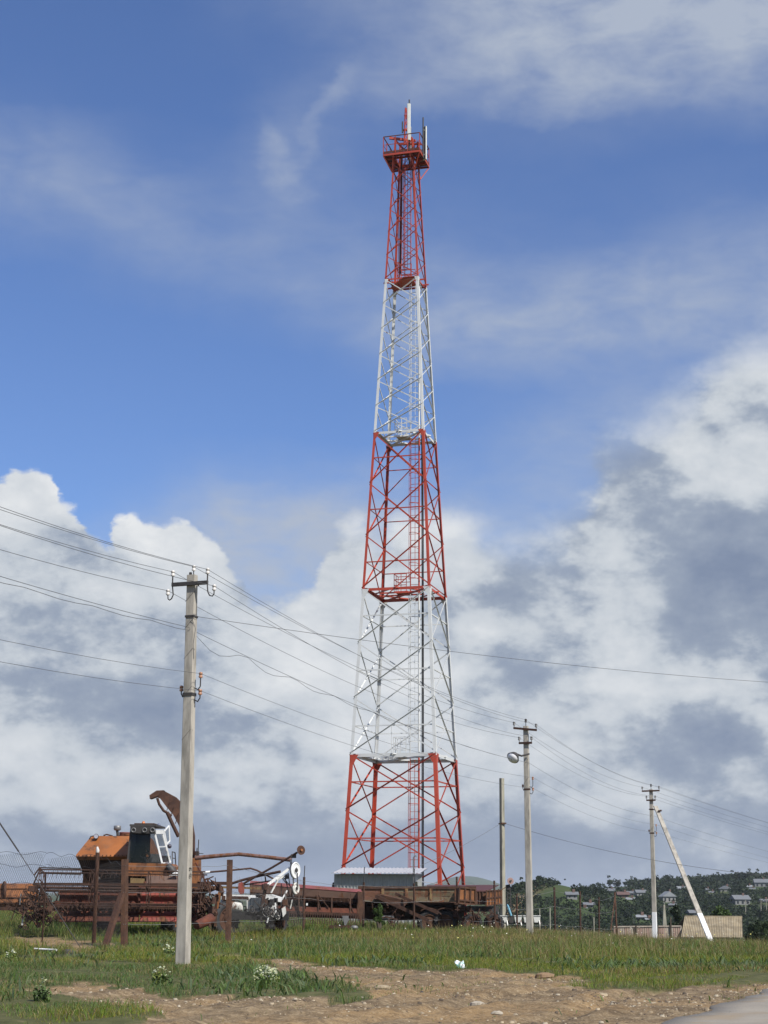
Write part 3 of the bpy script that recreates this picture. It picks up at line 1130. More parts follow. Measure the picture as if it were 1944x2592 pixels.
    MB().tube([(0.45, -0.85, 50.0), (0.42, -0.75, 49.5), (0.3, -0.4, 49.0), (0.2, -0.1, 48.6)], 0.03, 6).build('jumper_cable', M_BLACK, T, local=True)
    return T


build_tower()


# ---------------------------------------------------------------- equipment hut below the tower
def build_hut():
    c = P(958, 2240, 90)
    rz = math.radians(-9)
    z = gz(c.x, c.y)
    T = thing('equipment_hut', 'low grey corrugated metal hut with shallow lean-to roof at the tower foot', 'hut', (c.x, c.y, z), rz)
    w, d, h = 4.45, 2.6, 3.05
    m_wall = plain('grey_green_sheet_metal', (0.31, 0.325, 0.32), 0.45, 0.1)
    m_roof = plain('pale_roof_sheet', (0.40, 0.41, 0.44), 0.45, 0.1)
    for nm, (a, b) in (('front', ((-w / 2, -d / 2), (w / 2, -d / 2))), ('right', ((w / 2, -d / 2), (w / 2, d / 2))), ('back', ((w / 2, d / 2), (-w / 2, d / 2))), ('left', ((-w / 2, d / 2), (-w / 2, -d / 2)))):
        a, b = Vector((*a, 0)), Vector((*b, 0))
        e = (b - a).normalized()
        n = Vector((e.y, -e.x, 0))
        L = (b - a).length
        pr, s = [], 0.0
        p = 0.19
        while s < L - 0.01:                              # trapezoid ribs
            for u, o in ((0, 0), (0.55, 0), (0.65, 0.035), (0.9, 0.035), (1.0, 0)):
                if s + u * p <= L:
                    pr.append(a + e * (s + u * p) + n * o)
            s += p
        pr.append(b)
        hi = lambda q: h - 0.12 + 0.05 * (q.y / d)
        vs = [q + V(0, 0, 0.1) for q in pr] + [q + V(0, 0, hi(q)) for q in pr]
        k = len(pr)
        MB().add(vs, [(i, i + 1, k + i + 1, k + i) for i in range(k - 1)]).build('wall', m_wall, T, local=True)
    MB().box((0, 0, 0.06), (w + 0.2, d + 0.2, 0.3)).build('plinth', M_CONC2, T, local=True)
    # corrugated roof sheet overhanging the front
    pr, x = [], -w / 2 - 0.12
    k = 0
    while x < w / 2 + 0.40:
        pr.append((x, 0.05 * (k % 2)))
        x += 0.11
        k += 1
    y0, y1 = -d / 2 - 0.42, d / 2 + 0.25
    vs = [V(a, y0, h - 0.10 + b) for a, b in pr] + [V(a, y1, h + 0.22 + b) for a, b in pr] + [V(a, y0, h - 0.13 + b) for a, b in pr] + [V(a, y1, h + 0.19 + b) for a, b in pr]
    n = len(pr)
    fs = [(i, i + 1, n + i + 1, n + i) for i in range(n - 1)] + [(2 * n + i, 3 * n + i, 3 * n + i + 1, 2 * n + i + 1) for i in range(n - 1)] + [(i, 2 * n + i, 2 * n + i + 1, i + 1) for i in range(n - 1)]
    MB().add(vs, fs).build('roof', m_roof, T, local=True)
    MB().box((w / 2 + 0.55, -d / 2 + 0.3, h - 0.55), (1.2, 0.9, 0.04), M=Matrix.Rotation(math.radians(6), 3, 'Y')).build('awning', m_roof, T, local=True)
    MB().tube([(w / 2 - 0.05, -d / 2 - 0.3, 0.1), (w / 2 - 0.05, -d / 2 - 0.3, h + 0.75), (w / 2 + 0.02, -d / 2 - 0.3, h + 0.85), (w / 2 + 0.12, -d / 2 - 0.3, h + 0.82)], 0.035, 7).build('service_pipe', M_GREYMETAL, T, local=True)
    fan = MB().ring((-w / 2 - 0.12, -d / 2 + 0.35, h - 0.85), (1, 0, 0), 0.22, 0.06, 18, 6)
    fan.box((-w / 2 - 0.1, -d / 2 + 0.35, h - 0.85), (0.12, 0.12, 0.4))
    fan.build('wall_fan', M_DARKMETAL, T, local=True)


build_hut()


# ---------------------------------------------------------------- power poles
def square_shaft(mb, b, t, sb, st, rz, ch=0.16, segs=10):
    """tapered square post with chamfered corners from b to t"""
    R = Matrix.Rotation(rz, 3, 'Z')
    pr = []
    for k in range(segs + 1):
        f = k / segs
        sx, sy = sb[0] + (st[0] - sb[0]) * f, sb[1] + (st[1] - sb[1]) * f
        c = Vector(b).lerp(Vector(t), f)
        q = []
        for (ax, ay) in ((-1, -1), (1, -1), (1, 1), (-1, 1)):
            u, v = (1 - ch) * 0.5 * sx, 0.5 * sy
            u2, v2 = 0.5 * sx, (1 - ch) * 0.5 * sy
            pair = [(ax * u, ay * v), (ax * u2, ay * v2)]
            q += pair if ax * ay < 0 else pair[::-1]
        pr.append([c + R @ Vector((x, y, 0)) for x, y in q])
    vs = [p for r in pr for p in r]
    m = 8
    fs = [tuple(range(m))[::-1], tuple(range(len(vs) - m, len(vs)))]
    for i in range(segs):
        fs += [(i * m + k, i * m + (k + 1) % m, (i + 1) * m + (k + 1) % m, (i + 1) * m + k) for k in range(m)]
    return mb.add(vs, fs)


def insulator(parent, p, s=1.0, mat=None, pin=0.0, pm=None):
    """a bell shaped insulator whose foot is at p"""
    p = Vector(p)
    if pin:
        MB().tube([p - V(0, 0, pin), p + V(0, 0, 0.02)], 0.012 * s, 6).build('pin', pm or M_DARKMETAL, parent)
    MB().tube([p, p + V(0, 0, 0.035 * s), p + V(0, 0, 0.04 * s), p + V(0, 0, 0.08 * s), p + V(0, 0, 0.085 * s), p + V(0, 0, 0.12 * s), p + V(0, 0, 0.135 * s)],
              [0.034 * s, 0.052 * s, 0.040 * s, 0.036 * s, 0.046 * s, 0.042 * s, 0.018 * s], 10).build('insulator', mat or M_INSUL, parent)
    return p + V(0, 0, 0.10 * s)


LINE_RZ = -math.atan2(0.345, 0.94)          # the poles face along the line


def hook(parent, root, out, up, r=0.014, mat=None):
    """a swan-neck pin from the pole face out and up to an insulator"""
    root, out = Vector(root), Vector(out)
    pts = [root, root + out * 0.5 * 0.2 - V(0, 0, 0.05 if up > 0 else 0.12), root + out * 0.11 - V(0, 0, 0.02 if up > 0 else 0.13), root + out * 0.15 + V(0, 0, 0.03), root + out * 0.15 + V(0, 0, up)]
    MB().tube(pts, r, 6).build('hook', mat or M_DARKMETAL, parent)
    return insulator(parent, root + out * 0.15 + V(0, 0, up), 1.0, M_INSULBROWN)


WIRE = {}


def pole_one():
    b, t = G(463, 2446), None
    t = P(487, 1456, b.y)
    T = thing('power_pole', 'nearest tall concrete pole with painted mark, by the track edge', 'utility pole', (b.x, b.y, gz(b.x, b.y)), 0, 'concrete power poles along the line')
    ex = Vector((math.cos(LINE_RZ), math.sin(LINE_RZ), 0))
    ey = Vector((-ex.y, ex.x, 0))
    b0 = Vector((b.x, b.y, gz(b.x, b.y) - 0.4))
    square_shaft(MB(), b0, t, (0.265, 0.245), (0.205, 0.17), LINE_RZ, 0.12).build('shaft', M_CONC, T)
    at = lambda dz: t.lerp(b0, dz / (t - b0).length)
    # crossarm
    a = at(0.22) - ey * 0.12
    MB().bar(a - ex * 0.46, a + ex * 0.46, 0.07, 0.085).build('crossarm', M_DARKMETAL, T)
    MB().bar(at(0.22) + ey * 0.11 - ex * 0.12, at(0.22) + ey * 0.11 + ex * 0.12, 0.02, 0.06).build('strap', M_DARKMETAL, T)
    ins = [insulator(T, t + ex * 0.03 + V(0, 0, 0.10), 1.0, M_INSUL, 0.13)]
    for s in (-1, 1):
        e = a + ex * 0.45 * s
        MB().tube([e - V(0, 0, 0.03), e + V(0, 0, 0.22)], 0.016, 6).build('upright', M_DARKMETAL, T)
        ins.append(insulator(T, e + V(0, 0, 0.20), 1.05, M_INSUL))
        o = ex * s
        if s > 0:
            pts = [e - V(0, 0, 0.03), e + o * 0.02 - V(0, 0, 0.22), e + o * 0.07 - V(0, 0, 0.31), e + o * 0.14 - V(0, 0, 0.33), e + o * 0.18 - V(0, 0, 0.28), e + o * 0.18 - V(0, 0, 0.20)]
        else:
            pts = [e - V(0, 0, 0.03), e - o * 0.03 - V(0, 0, 0.24), e + o * 0.01 - V(0, 0, 0.33), e + o * 0.06 - V(0, 0, 0.36), e + o * 0.10 - V(0, 0, 0.33), e + o * 0.11 - V(0, 0, 0.24)]
        MB().tube(pts, 0.015, 6).build('hook', M_DARKMETAL, T)
        ins.append(insulator(T, pts[-1], 1.05, M_INSUL))
    WIRE['c', 1] = [ins[0], ins[1], ins[3], ins[2], ins[4]]
    # clamp bands
    for dz, w in ((0.98, 0.05), (2.78, 0.07)):
        f = dz / 9.0
        c = at(dz)
        s = 0.205 + 0.06 * f + 0.02
        for q in (MB().box(c, (s, s * 0.92, w), LINE_RZ),):
            q.build('clamp_band', M_DARKMETAL, T)
    c = at(2.78)
    WIRE['p', 1] = [hook(T, c + ex * 0.12 + V(0, 0, 0.15), ex, 0.22), hook(T, c + ex * 0.12 - V(0, 0, 0.12), ex, 0.10)]
    hook(T, c - ex * 0.12, -ex * 0.6, 0.08)
    for dz in (0.42, 1.05, 1.75, 2.62, 3.6):            # thin wire ties round the shaft
        c = at(dz)
        s = (0.115, 0.10)
        MB().tube([c - ex * s[0] - ey * s[1] - V(0, 0, 0.22), c + ex * s[0] * 0.9 - ey * (s[1] + 0.004) + V(0, 0, 0.02), c + ex * (s[0] + 0.004) - ey * s[1] * 0.2 - V(0, 0, 0.0)], 0.004, 4).build('tie_wire', M_DARKMETAL, T)
    MB().box(t - ex * 0.05 + V(0, 0, 0.03), (0.05, 0.05, 0.08), LINE_RZ).build('earth_rod', M_DARKMETAL, T)
    # stencilled mark on the right face, painted sideways
    c = at(6.78)
    sx = 0.5 * (0.205 + 0.06 * 0.74) + 0.003
    mk = MB()

    def st(u0, v0, u1, v1, w=0.016):
        f = c + ex * sx
        mk.bar(f + ey * u0 + V(0, 0, v0), f + ey * u1 + V(0, 0, v1), w, 0.004, up=ex)
    for v0, pat in ((0.07, ((-.05, .0, -.05, .06), (-.05, .06, .05, .06), (.05, .06, .05, .0), (0, .06, 0, .01), (-.05, .0, -.02, .0))), (-0.09, ((-.05, .0, -.05, .09), (.05, .0, .05, .09), (-.05, .0, .0, .0), (-.05, .045, .05, .045), (.0, .09, .05, .09)))):
        for (u0, a0, u1, a1) in pat:
            st(u0, v0 + a0, u1, v0 + a1)
    mk.build('stencil_mark', M_BLACK, T)
    WIRE['m', 1] = at(1.28) - ey * 0.12 + ex * 0.02
    WIRE['s', 1] = at(0.98) + ex * 0.13
    return T


def pole_far(i, pb, pt, Yb, label, arms, arm_w, tilt, bands, paint_h=0.0):
    b = P(pb[0], pb[1], Yb)
    g = gz(b.x, b.y)
    t = P(pt[0], pt[1], Yb)
    T = thing('power_pole', label, 'utility pole', (b.x, b.y, g), 0, 'concrete power poles along the line')
    ex = Vector((math.cos(LINE_RZ), math.sin(LINE_RZ), 0))
    ey = Vector((-ex.y, ex.x, 0))
    b0 = Vector((b.x, b.y, g - 0.4))
    L = (t - b0).length
    at = lambda dz: t.lerp(b0, dz / L)
    wid = lambda dz: (0.20 + 0.07 * dz / L, 0.175 + 0.07 * dz / L)
    if paint_h:
        m = at(L - 0.4 - paint_h)
        wm = wid(L - 0.4 - paint_h)
        square_shaft(MB(), m, t, wm, (0.20, 0.175), LINE_RZ, 0.12).build('shaft', M_CONC, T)
        square_shaft(MB(), b0, m, (0.275, 0.25), (wm[0] + 0.006, wm[1] + 0.006), LINE_RZ, 0.12).build('whitewashed_foot', M_LIME, T)
    else:
        square_shaft(MB(), b0, t, (0.27, 0.245), (0.20, 0.175), LINE_RZ, 0.12).build('shaft', M_CONC, T)
    top = square_shaft(MB(), at(1.15), t + V(0, 0, 0.01), (wid(1.15)[0] + 0.005, wid(1.15)[1] + 0.005), (0.21, 0.185), LINE_RZ, 0.12)
    ins = [insulator(T, t + V(0, 0, 0.16), 1.2, M_DARKMETAL, 0.2)]
    for k, (dz, w, tl) in enumerate(arms):
        a = at(dz) - ey * 0.13
        e = ex * (w / 2) + V(0, 0, -tl)
        MB().bar(a - e, a + e, 0.08, 0.09).build('crossarm', M_DARKRUST, T)
        MB().box(at(dz), (0.25, 0.23, 0.07), LINE_RZ).build('strap', M_DARKRUST, T)
        for s in (-1, 1):
            MB().tube([a + e * (s * 0.95), a + e * (s * 0.95) + V(0, 0, 0.14)], 0.014, 5).build('pin', M_DARKMETAL, T)
            ins.append(insulator(T, a + e * (s * 0.95) + V(0, 0, 0.12), 1.2, M_GREYMETAL))
    WIRE['c', i] = ins[:5]
    for dz in bands:
        c = at(dz)
        MB().box(c, (wid(dz)[0] + 0.02, wid(dz)[1] + 0.02, 0.07), LINE_RZ).build('clamp_band', M_DARKRUST, T)
    c = at(bands[0])
    w = wid(bands[0])[0] / 2
    WIRE['p', i] = [hook(T, c + ex * w + V(0, 0, 0.12), ex, 0.28), hook(T, c + ex * w - V(0, 0, 0.16), ex, 0.10)]
    hook(T, c - ex * w, -ex * 0.5, 0.08)
    WIRE['m', i] = at(1.6) + ex * 0.13 - ey * 0.1
    for dz in (1.5, 2.3):
        c = at(dz)
        MB().tube([c - ex * 0.11 - ey * 0.11 - V(0, 0, 0.2), c + ex * 0.11 - ey * 0.115 + V(0, 0, 0.1)], 0.005, 4).build('tie_wire', M_DARKMETAL, T)
    return T, at, ex, ey


pole_one()
pole_two, at2, ex2, ey2 = pole_far(2, (1342, 2385), (1331, 1838), 69.2, 'concrete pole with a glass-bowl street lamp and two crossarms', ((0.14, 1.04, 0.06), (0.74, 0.58, 0.0)), 1.0, 0.05, (2.72,))
pole_three, at3, ex3, ey3 = pole_far(3, (1658, 2390), (1648, 1998), 97.7, 'farthest concrete pole, whitewashed foot, propped by a leaning strut pole', ((0.10, 1.08, -0.01), (0.66, 0.56, 0.0)), 1.0, 0.0, (2.62, 1.2), 2.0)


def strut_pole():
    b = P(1818, 2416, 91.0)
    b.z = gz(b.x, b.y) - 0.3
    t = P(1659, 2040, 97.0)
    T = thing('strut_pole', 'leaning concrete strut with whitewashed foot propping the farthest pole', 'strut pole', (b.x, b.y, gz(b.x, b.y)))
    m = b.lerp(t, 0.285)
    square_shaft(MB(), b, m, (0.30, 0.24), (0.29, 0.235), 0.0, 0.1).build('whitewashed_foot', M_LIME, T)
    square_shaft(MB(), m, t, (0.284, 0.23), (0.24, 0.19), 0.0, 0.1).build('shaft', M_CONC, T)
    c = b.lerp(t, 0.96)
    MB().bar(c + V(0.2, -0.14, 0.05), at3(1.2) + V(-0.16, -0.12, 0), 0.07, 0.05).build('bracket', M_DARKRUST, T)
    MB().tube([c + V(0.0, -0.16, 0.02), c + V(0.2, -0.16, 0.06)], 0.06, 6).build('bolt', M_DARKRUST, T)


strut_pole()


def street_lamp():
    # a bowl lamp on an outreach arm, turned to the left and tilted
    root = at2(1.22) + ex2 * 0.16 - ey2 * 0.16
    h = P(1301, 1915, 68.2)
    ax0 = Vector((-0.50, -0.60, -0.62)).normalized()
    T = thing('street_lamp', 'street lamp with shiny pale bowl on a short dark arm', 'street lamp', tuple(root))
    MB().tube([root, root.lerp(h, 0.5) + V(0, 0, -0.03), h - ax0 * 0.2], 0.042, 8).build('arm', M_DARKMETAL, T)
    ax = Vector((-0.50, -0.60, -0.62)).normalized()      # the way the bowl opens
    prof = [(-0.20, 0.05), (-0.17, 0.11), (-0.08, 0.19), (0.04, 0.25), (0.10, 0.27)]
    MB().tube([h + ax * a for a, _ in prof[:]], [r for _, r in prof], 20).build('hood', M_DARKMETAL, T)
    hd = T.children[-1]
    MB().ring(h + ax * 0.10, ax, 0.262, 0.018, 26, 6).build('rim', M_DARKMETAL, hd)
    s, u = axes(ax)
    rf = MB()
    vs, fs, n = [], [], 20
    for k, (a, r) in enumerate(((0.106, 0.25), (0.17, 0.225), (0.225, 0.14), (0.25, 0.02))):
        for i in range(n):
            t = 2 * math.pi * i / n
            vs.append(h + ax * a + (s * math.cos(t) + u * math.sin(t)) * r)
    for k in range(3):
        for i in range(n):
            fs.append((k * n + i, k * n + (i + 1) % n, (k + 1) * n + (i + 1) % n, (k + 1) * n + i))
    rf.add(vs, fs, True).build('diffuser', M_REFLECT, T)


street_lamp()


def bare_post():
    b = G(1274, 2346)
    b = P(1273, 2338, 92)
    t = P(1270, 1970, 92)
    T = thing('bare_post', 'bare mossy concrete post without crossarms behind the rusty trailers', 'post', (b.x, b.y, gz(b.x, b.y)))
    square_shaft(MB(), (b.x, b.y, gz(b.x, b.y) - 0.4), t, (0.25, 0.24), (0.215, 0.20), math.radians(38), 0.08).build('shaft', M_CONC2, T)
    c = P(1271, 2085, 92)
    MB().box(c, (0.30, 0.28, 0.07), math.radians(38)).build('clamp_band', M_RUST, T)
    MB().bar(c + V(-0.05, -0.2, 0.02), c + V(0.22, -0.12, 0.02), 0.06, 0.08).build('bracket', M_RUST, T)
    return c


POST_C = bare_post()


# ---------------------------------------------------------------- wires
def sag(p, q, s, n=14):
    p, q = Vector(p), Vector(q)
    return [p.lerp(q, i / n) - V(0, 0, 4 * s * (i / n) * (1 - i / n)) for i in range(n + 1)]


def wire(name, label, spans, r=0.008, mat=None, cat='wire', group=None):
    mb = MB()
    for pts in spans:
        mb.tube(pts, r, 4, False)
    return tag(mb.build(name, mat or M_WIRE), label, cat, group)


def all_wires():
    names = ['from the pin on each pole head', 'on the left end of each top crossarm', 'on the right end of each top crossarm', 'on the left lower insulator of each pole', 'on the right lower insulator of each pole']
    c1, c2, c3 = WIRE['c', 1], WIRE['c', 2], WIRE['c', 3]
    step = Vector((-10.3, -31.5, 0.25))
    far = P(2330, 2170, 132)
    for k in range(5):
        p0 = c1[k] + step
        p4 = Vector((far.x, far.y, far.z)) + (c3[k] - c3[0])
        wire('power_line', 'bare line wire ' + names[k], [sag(p0, c1[k], 0.85, 20), sag(c1[k], c2[k], 0.42 + 0.04 * k, 24), sag(c2[k], c3[k], 0.40 + 0.04 * k, 24), sag(c3[k], p4, 0.5, 16)], 0.0056, group='power line wires')
    # lower pair
    q1, q2, q3 = WIRE['p', 1], WIRE['p', 2], WIRE['p', 3]
    for k in range(2):
        wire('telephone_line', ('upper' if k == 0 else 'lower') + ' thin wire of the pair on brown hooks halfway down the poles',
             [sag(q1[k] + Vector((-10.3, -31.5, 0.1)), q1[k], 0.7, 20), sag(q1[k], q2[k], 0.35, 24), sag(q2[k], q3[k], 0.35, 20), sag(q3[k], P(2350, 2260, 130), 0.4, 14)], 0.0045, group='telephone wires')
    # loosely twisted lamp cable
    m1, m2, m3 = WIRE['m', 1], WIRE['m', 2], WIRE['m', 3]
    lp = []
    base = sag(m1, m2, 0.35, 60)
    for i, p in enumerate(base):
        f = i / 60
        w = math.sin(f * math.pi)
        lp.append(p + V(0, 0, -0.16 * abs(math.sin(i * 0.55)) ** 1.5 * math.exp(-f * 5) * 2.4 * (f > 0)))
    lf = [p + V(0, 0, -0.05 * abs(math.sin(i * 0.8))) for i, p in enumerate(sag(m1 + Vector((-10.3, -31.5, 0.1)), m1, 0.55, 50))]
    wire('lamp_cable', 'slack looping cable lashed below the line between the poles', [lf, lp, base, sag(m1 + Vector((-10.3, -31.5, 0.12)), m1 + V(0, 0, 0.03), 0.5, 30), sag(m2, m3, 0.4, 24), sag(m3, P(2330, 2235, 131), 0.5, 16), [m1 + V(0.05, -.02, 0.25), m1 + V(0.14, 0, 0.0), m1 + V(0.10, 0, -0.35), m1 + V(0.12, 0, -0.7)]], 0.0058)
    s1 = WIRE['s', 1]
    wire('service_line', 'single cable from the nearest pole stretching away to the far right', [sag(s1, P(2500, 1745, 62), 0.45, 30)], 0.006)
    wire('service_line', 'cable from the bare concrete post down to the tower hut', [sag(POST_C + V(-0.1, -0.1, 0), P(1062, 2192, 89), 0.12, 12)], 0.009)
    wire('service_line', 'dark cable from the bare concrete post to the far right', [sag(POST_C + V(0.2, -0.1, 0), P(2250, 2232, 78), 0.75, 30)], 0.0095)
    # guy of the pole that stands out of view on the left
    g = G(212, 2402)
    T = thing('guy_cable', 'slanting dark stay cable anchored in the grass at the left edge', 'stay cable', tuple(g))
    up = P(-330, 1590, g.y + 6)
    k = g.lerp(up, 0.27)
    MB().tube([g - V(0, 0, 0.1), k], 0.012, 6).build('anchor_rod', M_DARKMETAL, T)
    MB().tube([k, up], 0.024, 6).build('strand', M_DARKMETAL, T)


all_wires()


# ---------------------------------------------------------------- farm machines
def quad(mb, a, b, c, d, ext=None):
    """a panel through four points, given thickness along ext"""
    return mb.prism([a, b, c, d], ext or V(0, 0.03, 0))


def loft(mb, rings):
    n = len(rings[0])
    vs = [p for r in rings for p in r]
    fs = [tuple(range(n))[::-1], tuple(range(len(vs) - n, len(vs)))]
    for i in range(len(rings) - 1):
        fs += [(i * n + k, i * n + (k + 1) % n, (i + 1) * n + (k + 1) % n, (i + 1) * n + k) for k in range(n)]
    return mb.add(vs, fs)


def wheel(parent, c, r, w, axis, rim_mat, lugs=18, tyre=None):
    axis = Vector(axis).normalized()
    c = Vector(c)
    t = MB()
    s, u = axes(axis)
    prof = [(-0.5, 0.66), (-0.5, 0.86), (-0.36, 0.97), (0, 1.0), (0.36, 0.97), (0.5, 0.86), (0.5, 0.66)]
    n = 28
    vs, fs = [], []
    for i in range(n):
        a = 2 * math.pi * i / n
        e = s * math.cos(a) + u * math.sin(a)
        for q, k in prof:
            vs.append(c + axis * (q * w) + e * (k * r))
    m = len(prof)
    for i in range(n):
        j = (i + 1) % n
        fs += [(i * m + k, i * m + (k + 1) % m, j * m + (k + 1) % m, j * m + k) for k in range(m)]
    t.add(vs, fs, True)
    for i in range(lugs):
        a = 2 * math.pi * i / lugs
        for sd in (-1, 1):
            b = a + sd * 0.5 * math.pi / lugs
            e0, e1 = s * math.cos(b) + u * math.sin(b), s * math.cos(b + 0.12) + u * math.sin(b + 0.12)
            t.bar(c + e0 * r * 1.0 + axis * (0.02 * w * sd), c + e1 * r * 0.95 + axis * (0.47 * w * sd), 0.05, 0.06, up=e0)
    tw = t.build('tyre', tyre or M_TYRE, parent)
    rm = MB()
    rm.cyl(c - axis * w * 0.32, c + axis * w * 0.32, r * 0.66, 20)
    rm.cyl(c - axis * w * 0.5, c + axis * w * 0.5, r * 0.2, 12)
    rm.ring(c + axis * w * 0.42, axis, r * 0.62, 0.03, 22, 5)
    rm.ring(c - axis * w * 0.42, axis, r * 0.62, 0.03, 22, 5)
    rm.build('rim', rim_mat, tw)
    return tw


def combine():
    o = P(366, 2330, 62)
    T = thing('combine_harvester', 'orange combine harvester with dark glass cab and grain tank', 'combine', (o.x, o.y, gz(o.x, o.y)))
    g = gz(o.x, o.y)
    # grain tank
    def ringf(x0, x1, py, y0, y1):
        a, b = P(x0, py, y0), P(x1, py, y0)
        return [a, b, V(b.x, y1, b.z), V(a.x, y1, a.z)]
    loft(MB(), [ringf(196, 370, 2177, 61.25, 65.0), ringf(192, 374, 2168, 61.15, 65.1), ringf(193, 372, 2163, 61.2, 65.05), ringf(228, 366, 2120, 62.1, 64.4), ringf(238, 362, 2116, 62.2, 64.3)]).build('grain_tank', M_ORANGE, T)
    tank = T.children[-1]
    loft(MB(), [ringf(226, 360, 2236, 62.1, 64.6), ringf(208, 366, 2204, 61.6, 64.9), ringf(197, 369, 2176, 61.3, 64.98)]).build('tank_hopper', M_DARKRUST, T)  # shade under the tank lip is put into the dark brown colour
    for k in range(14):
        p = P(200 + k * 10, 2165, 61.14)
        MB().ball(p, 0.022, 6, 4).build('rivet', M_RUST, tank)
    # lids and intake on the tank top
    a = P(315, 2117, 63)
    MB().cyl(a, a + V(0, 0, 0.14), 0.205, 20).build('tank_lid', M_RUSTRED, tank)
    MB().ring(a + V(0, 0, 0.14), (0, 0, 1), 0.195, 0.02, 20, 5).build('lid_rim', M_PINKRED, tank)
    MB().cyl(P(325, 2115, 62.6), P(325, 2111, 62.6), 0.22, 12).build('hatch', M_ORANGERUST, tank)
    b = P(298, 2117, 63.2)
    MB().tube([b, b + V(-0.01, 0, 0.12), b + V(-0.03, 0, 0.2), b + V(-0.03, 0, 0.26)], 0.055, 10).build('intake_pipe', M_DARKMETAL, T)
    c = P(297, 2101, 63.2)
    MB().tube([c - V(0, 0, 0.02), c + V(0, 0, 0.02), c + V(0, 0, 0.15), c + V(0, 0, 0.17)], [0.10, 0.145, 0.145, 0.12], 18).build('air_filter', M_GREYMETAL, T)
    MB().tube([P(262, 2115, 62.3), P(270, 2112, 62.3), P(285, 2116, 62.3)], 0.03, 6).build('hand_hold', M_DARKRUST, tank)
    h = P(244, 2117, 61.9)
    MB().tube([h + V(0.0, 0.18, 0.02), h + V(0, 0.06, 0), h + V(0, -0.06, 0)], [0.05, 0.085, 0.095], 12).build('headlamp', M_DARKMETAL, T)
    MB().cyl(h + V(0, -0.065, 0), h + V(0, -0.075, 0), 0.08, 12).build('lens', M_LAMPLENS, T.children[-1])
    MB().tube([P(226, 2124, 62.0), P(230, 2117, 61.95), h + V(0, 0.05, 0.03)], 0.02, 5).build('lamp_bracket', M_DARKMETAL, T)
    # cab
    Y0, Y1 = 60.0, 61.45
    fl, fr, tr_, tl = P(323, 2183, Y0), P(410, 2185, Y0), P(391, 2106, Y0 + 0.1), P(331, 2105, Y0 + 0.1)
    rr, tb = P(431, 2183, Y1), P(411, 2106, Y1)
    rl, tbl = V(fl.x - 0.02, Y1, fl.z), V(tl.x, Y1, tl.z)
    cab = MB()
    cab.bar(fl, tl, 0.06, 0.06)
    cab.bar(rl, tbl, 0.06, 0.06)
    cab.bar(tl, tr_, 0.06, 0.06)
    cab.bar(tbl, tb, 0.06, 0.06)
    cab.build('cab', M_DARKMETAL, T)
    cb = T.children[-1]
    fw = MB()
    fw.bar(fr, tr_, 0.045, 0.05)
    fw.bar(rr, tb, 0.06, 0.06)
    fw.bar(fr, rr, 0.05, 0.05)
    fw.bar(tr_, tb, 0.10, 0.14)
    fw.bar(fr.lerp(tr_, 0.52), rr.lerp(tb, 0.52), 0.025, 0.03)
    fw.bar(fr.lerp(rr, 0.04), tr_.lerp(tb, 0.04), 0.05, 0.05)
    fw.build('door_frame', M_WHITE, cb)
    quad(MB(), fl, fr, tr_, tl, V(0, 0.012, 0)).build('windscreen', M_GLASS, cb)
    quad(MB(), fr.lerp(rr, .08), fr.lerp(rr, .92), (fr.lerp(rr, .92)).lerp(tr_.lerp(tb, .92), .48), (fr.lerp(rr, .08)).lerp(tr_.lerp(tb, .08), .48), V(0.01, 0, 0)).build('door_pane', M_GLASS, cb)
    quad(MB(), (fr.lerp(rr, .08)).lerp(tr_.lerp(tb, .08), .56), (fr.lerp(rr, .92)).lerp(tr_.lerp(tb, .92), .56), (fr.lerp(rr, .92)).lerp(tr_.lerp(tb, .92), .96), (fr.lerp(rr, .08)).lerp(tr_.lerp(tb, .08), .96), V(0.01, 0, 0)).build('door_pane', M_GLASS, cb)
    quad(MB(), fl, rl, tbl, tl, V(0.02, 0, 0)).build('side_panel', M_DARKMETAL, cb)
    # back wall with a window on its right half
    q = MB()
    k0, k1 = rl, V(rl.x + 0.62, rl.y, rl.z)
    quad(q, k0, k1, V(k1.x, Y1, tb.z), tbl, V(0, 0.04, 0))
    quad(q, V(k1.x, Y1, k1.z), V(rr.x, Y1, k1.z), V(rr.x, Y1, k1.z + 0.28), V(k1.x, Y1, k1.z + 0.28), V(0, 0.04, 0))
    q.build('rear_wall', M_DARKMETAL, cb)
    quad(MB(), V(k1.x, Y1, k1.z + 0.28), V(rr.x - 0.05, Y1, k1.z + 0.28), V(tb.x, Y1, tb.z), V(k1.x, Y1, tb.z), V(0, 0.01, 0)).build('rear_window', M_GLASS, cb)
    MB().box(P(352, 2178, 60.9), (0.5, 0.5, 0.16)).box(P(352, 2160, 61.2), (0.48, 0.1, 0.55)).build('seat', M_BLACK, cb)
    MB().tube([P(372, 2184, 60.35), P(368, 2166, 60.55)], 0.03, 6).ring(P(368, 2165, 60.56), (0, -0.5, 0.8), 0.19, 0.018, 18, 5).build('steering_wheel', M_BLACK, cb)
    MB().box(P(392, 2172, 60.6), (0.3, 0.3, 0.3)).build('console', M_GREYMETAL, cb)
    # roof and visor
    v0, v1 = P(329, 2109, 59.86), P(393, 2110, 59.86)
    v2, v3 = P(330, 2091, 59.84), P(391, 2092, 59.84)
    MB().prism([v0, v1, v3, v2], V(0, 0.2, 0)).build('visor', M_DARKMETAL, cb)
    vi = cb.children[-1]
    for x in (338, 366, 386):
        p = P(x, 2101, 59.83)
        MB().ring(p, (0, 1, 0), 0.075, 0.02, 16, 5).build('roof_lamp', M_GREYMETAL, cb)
    rz_ = v2.z
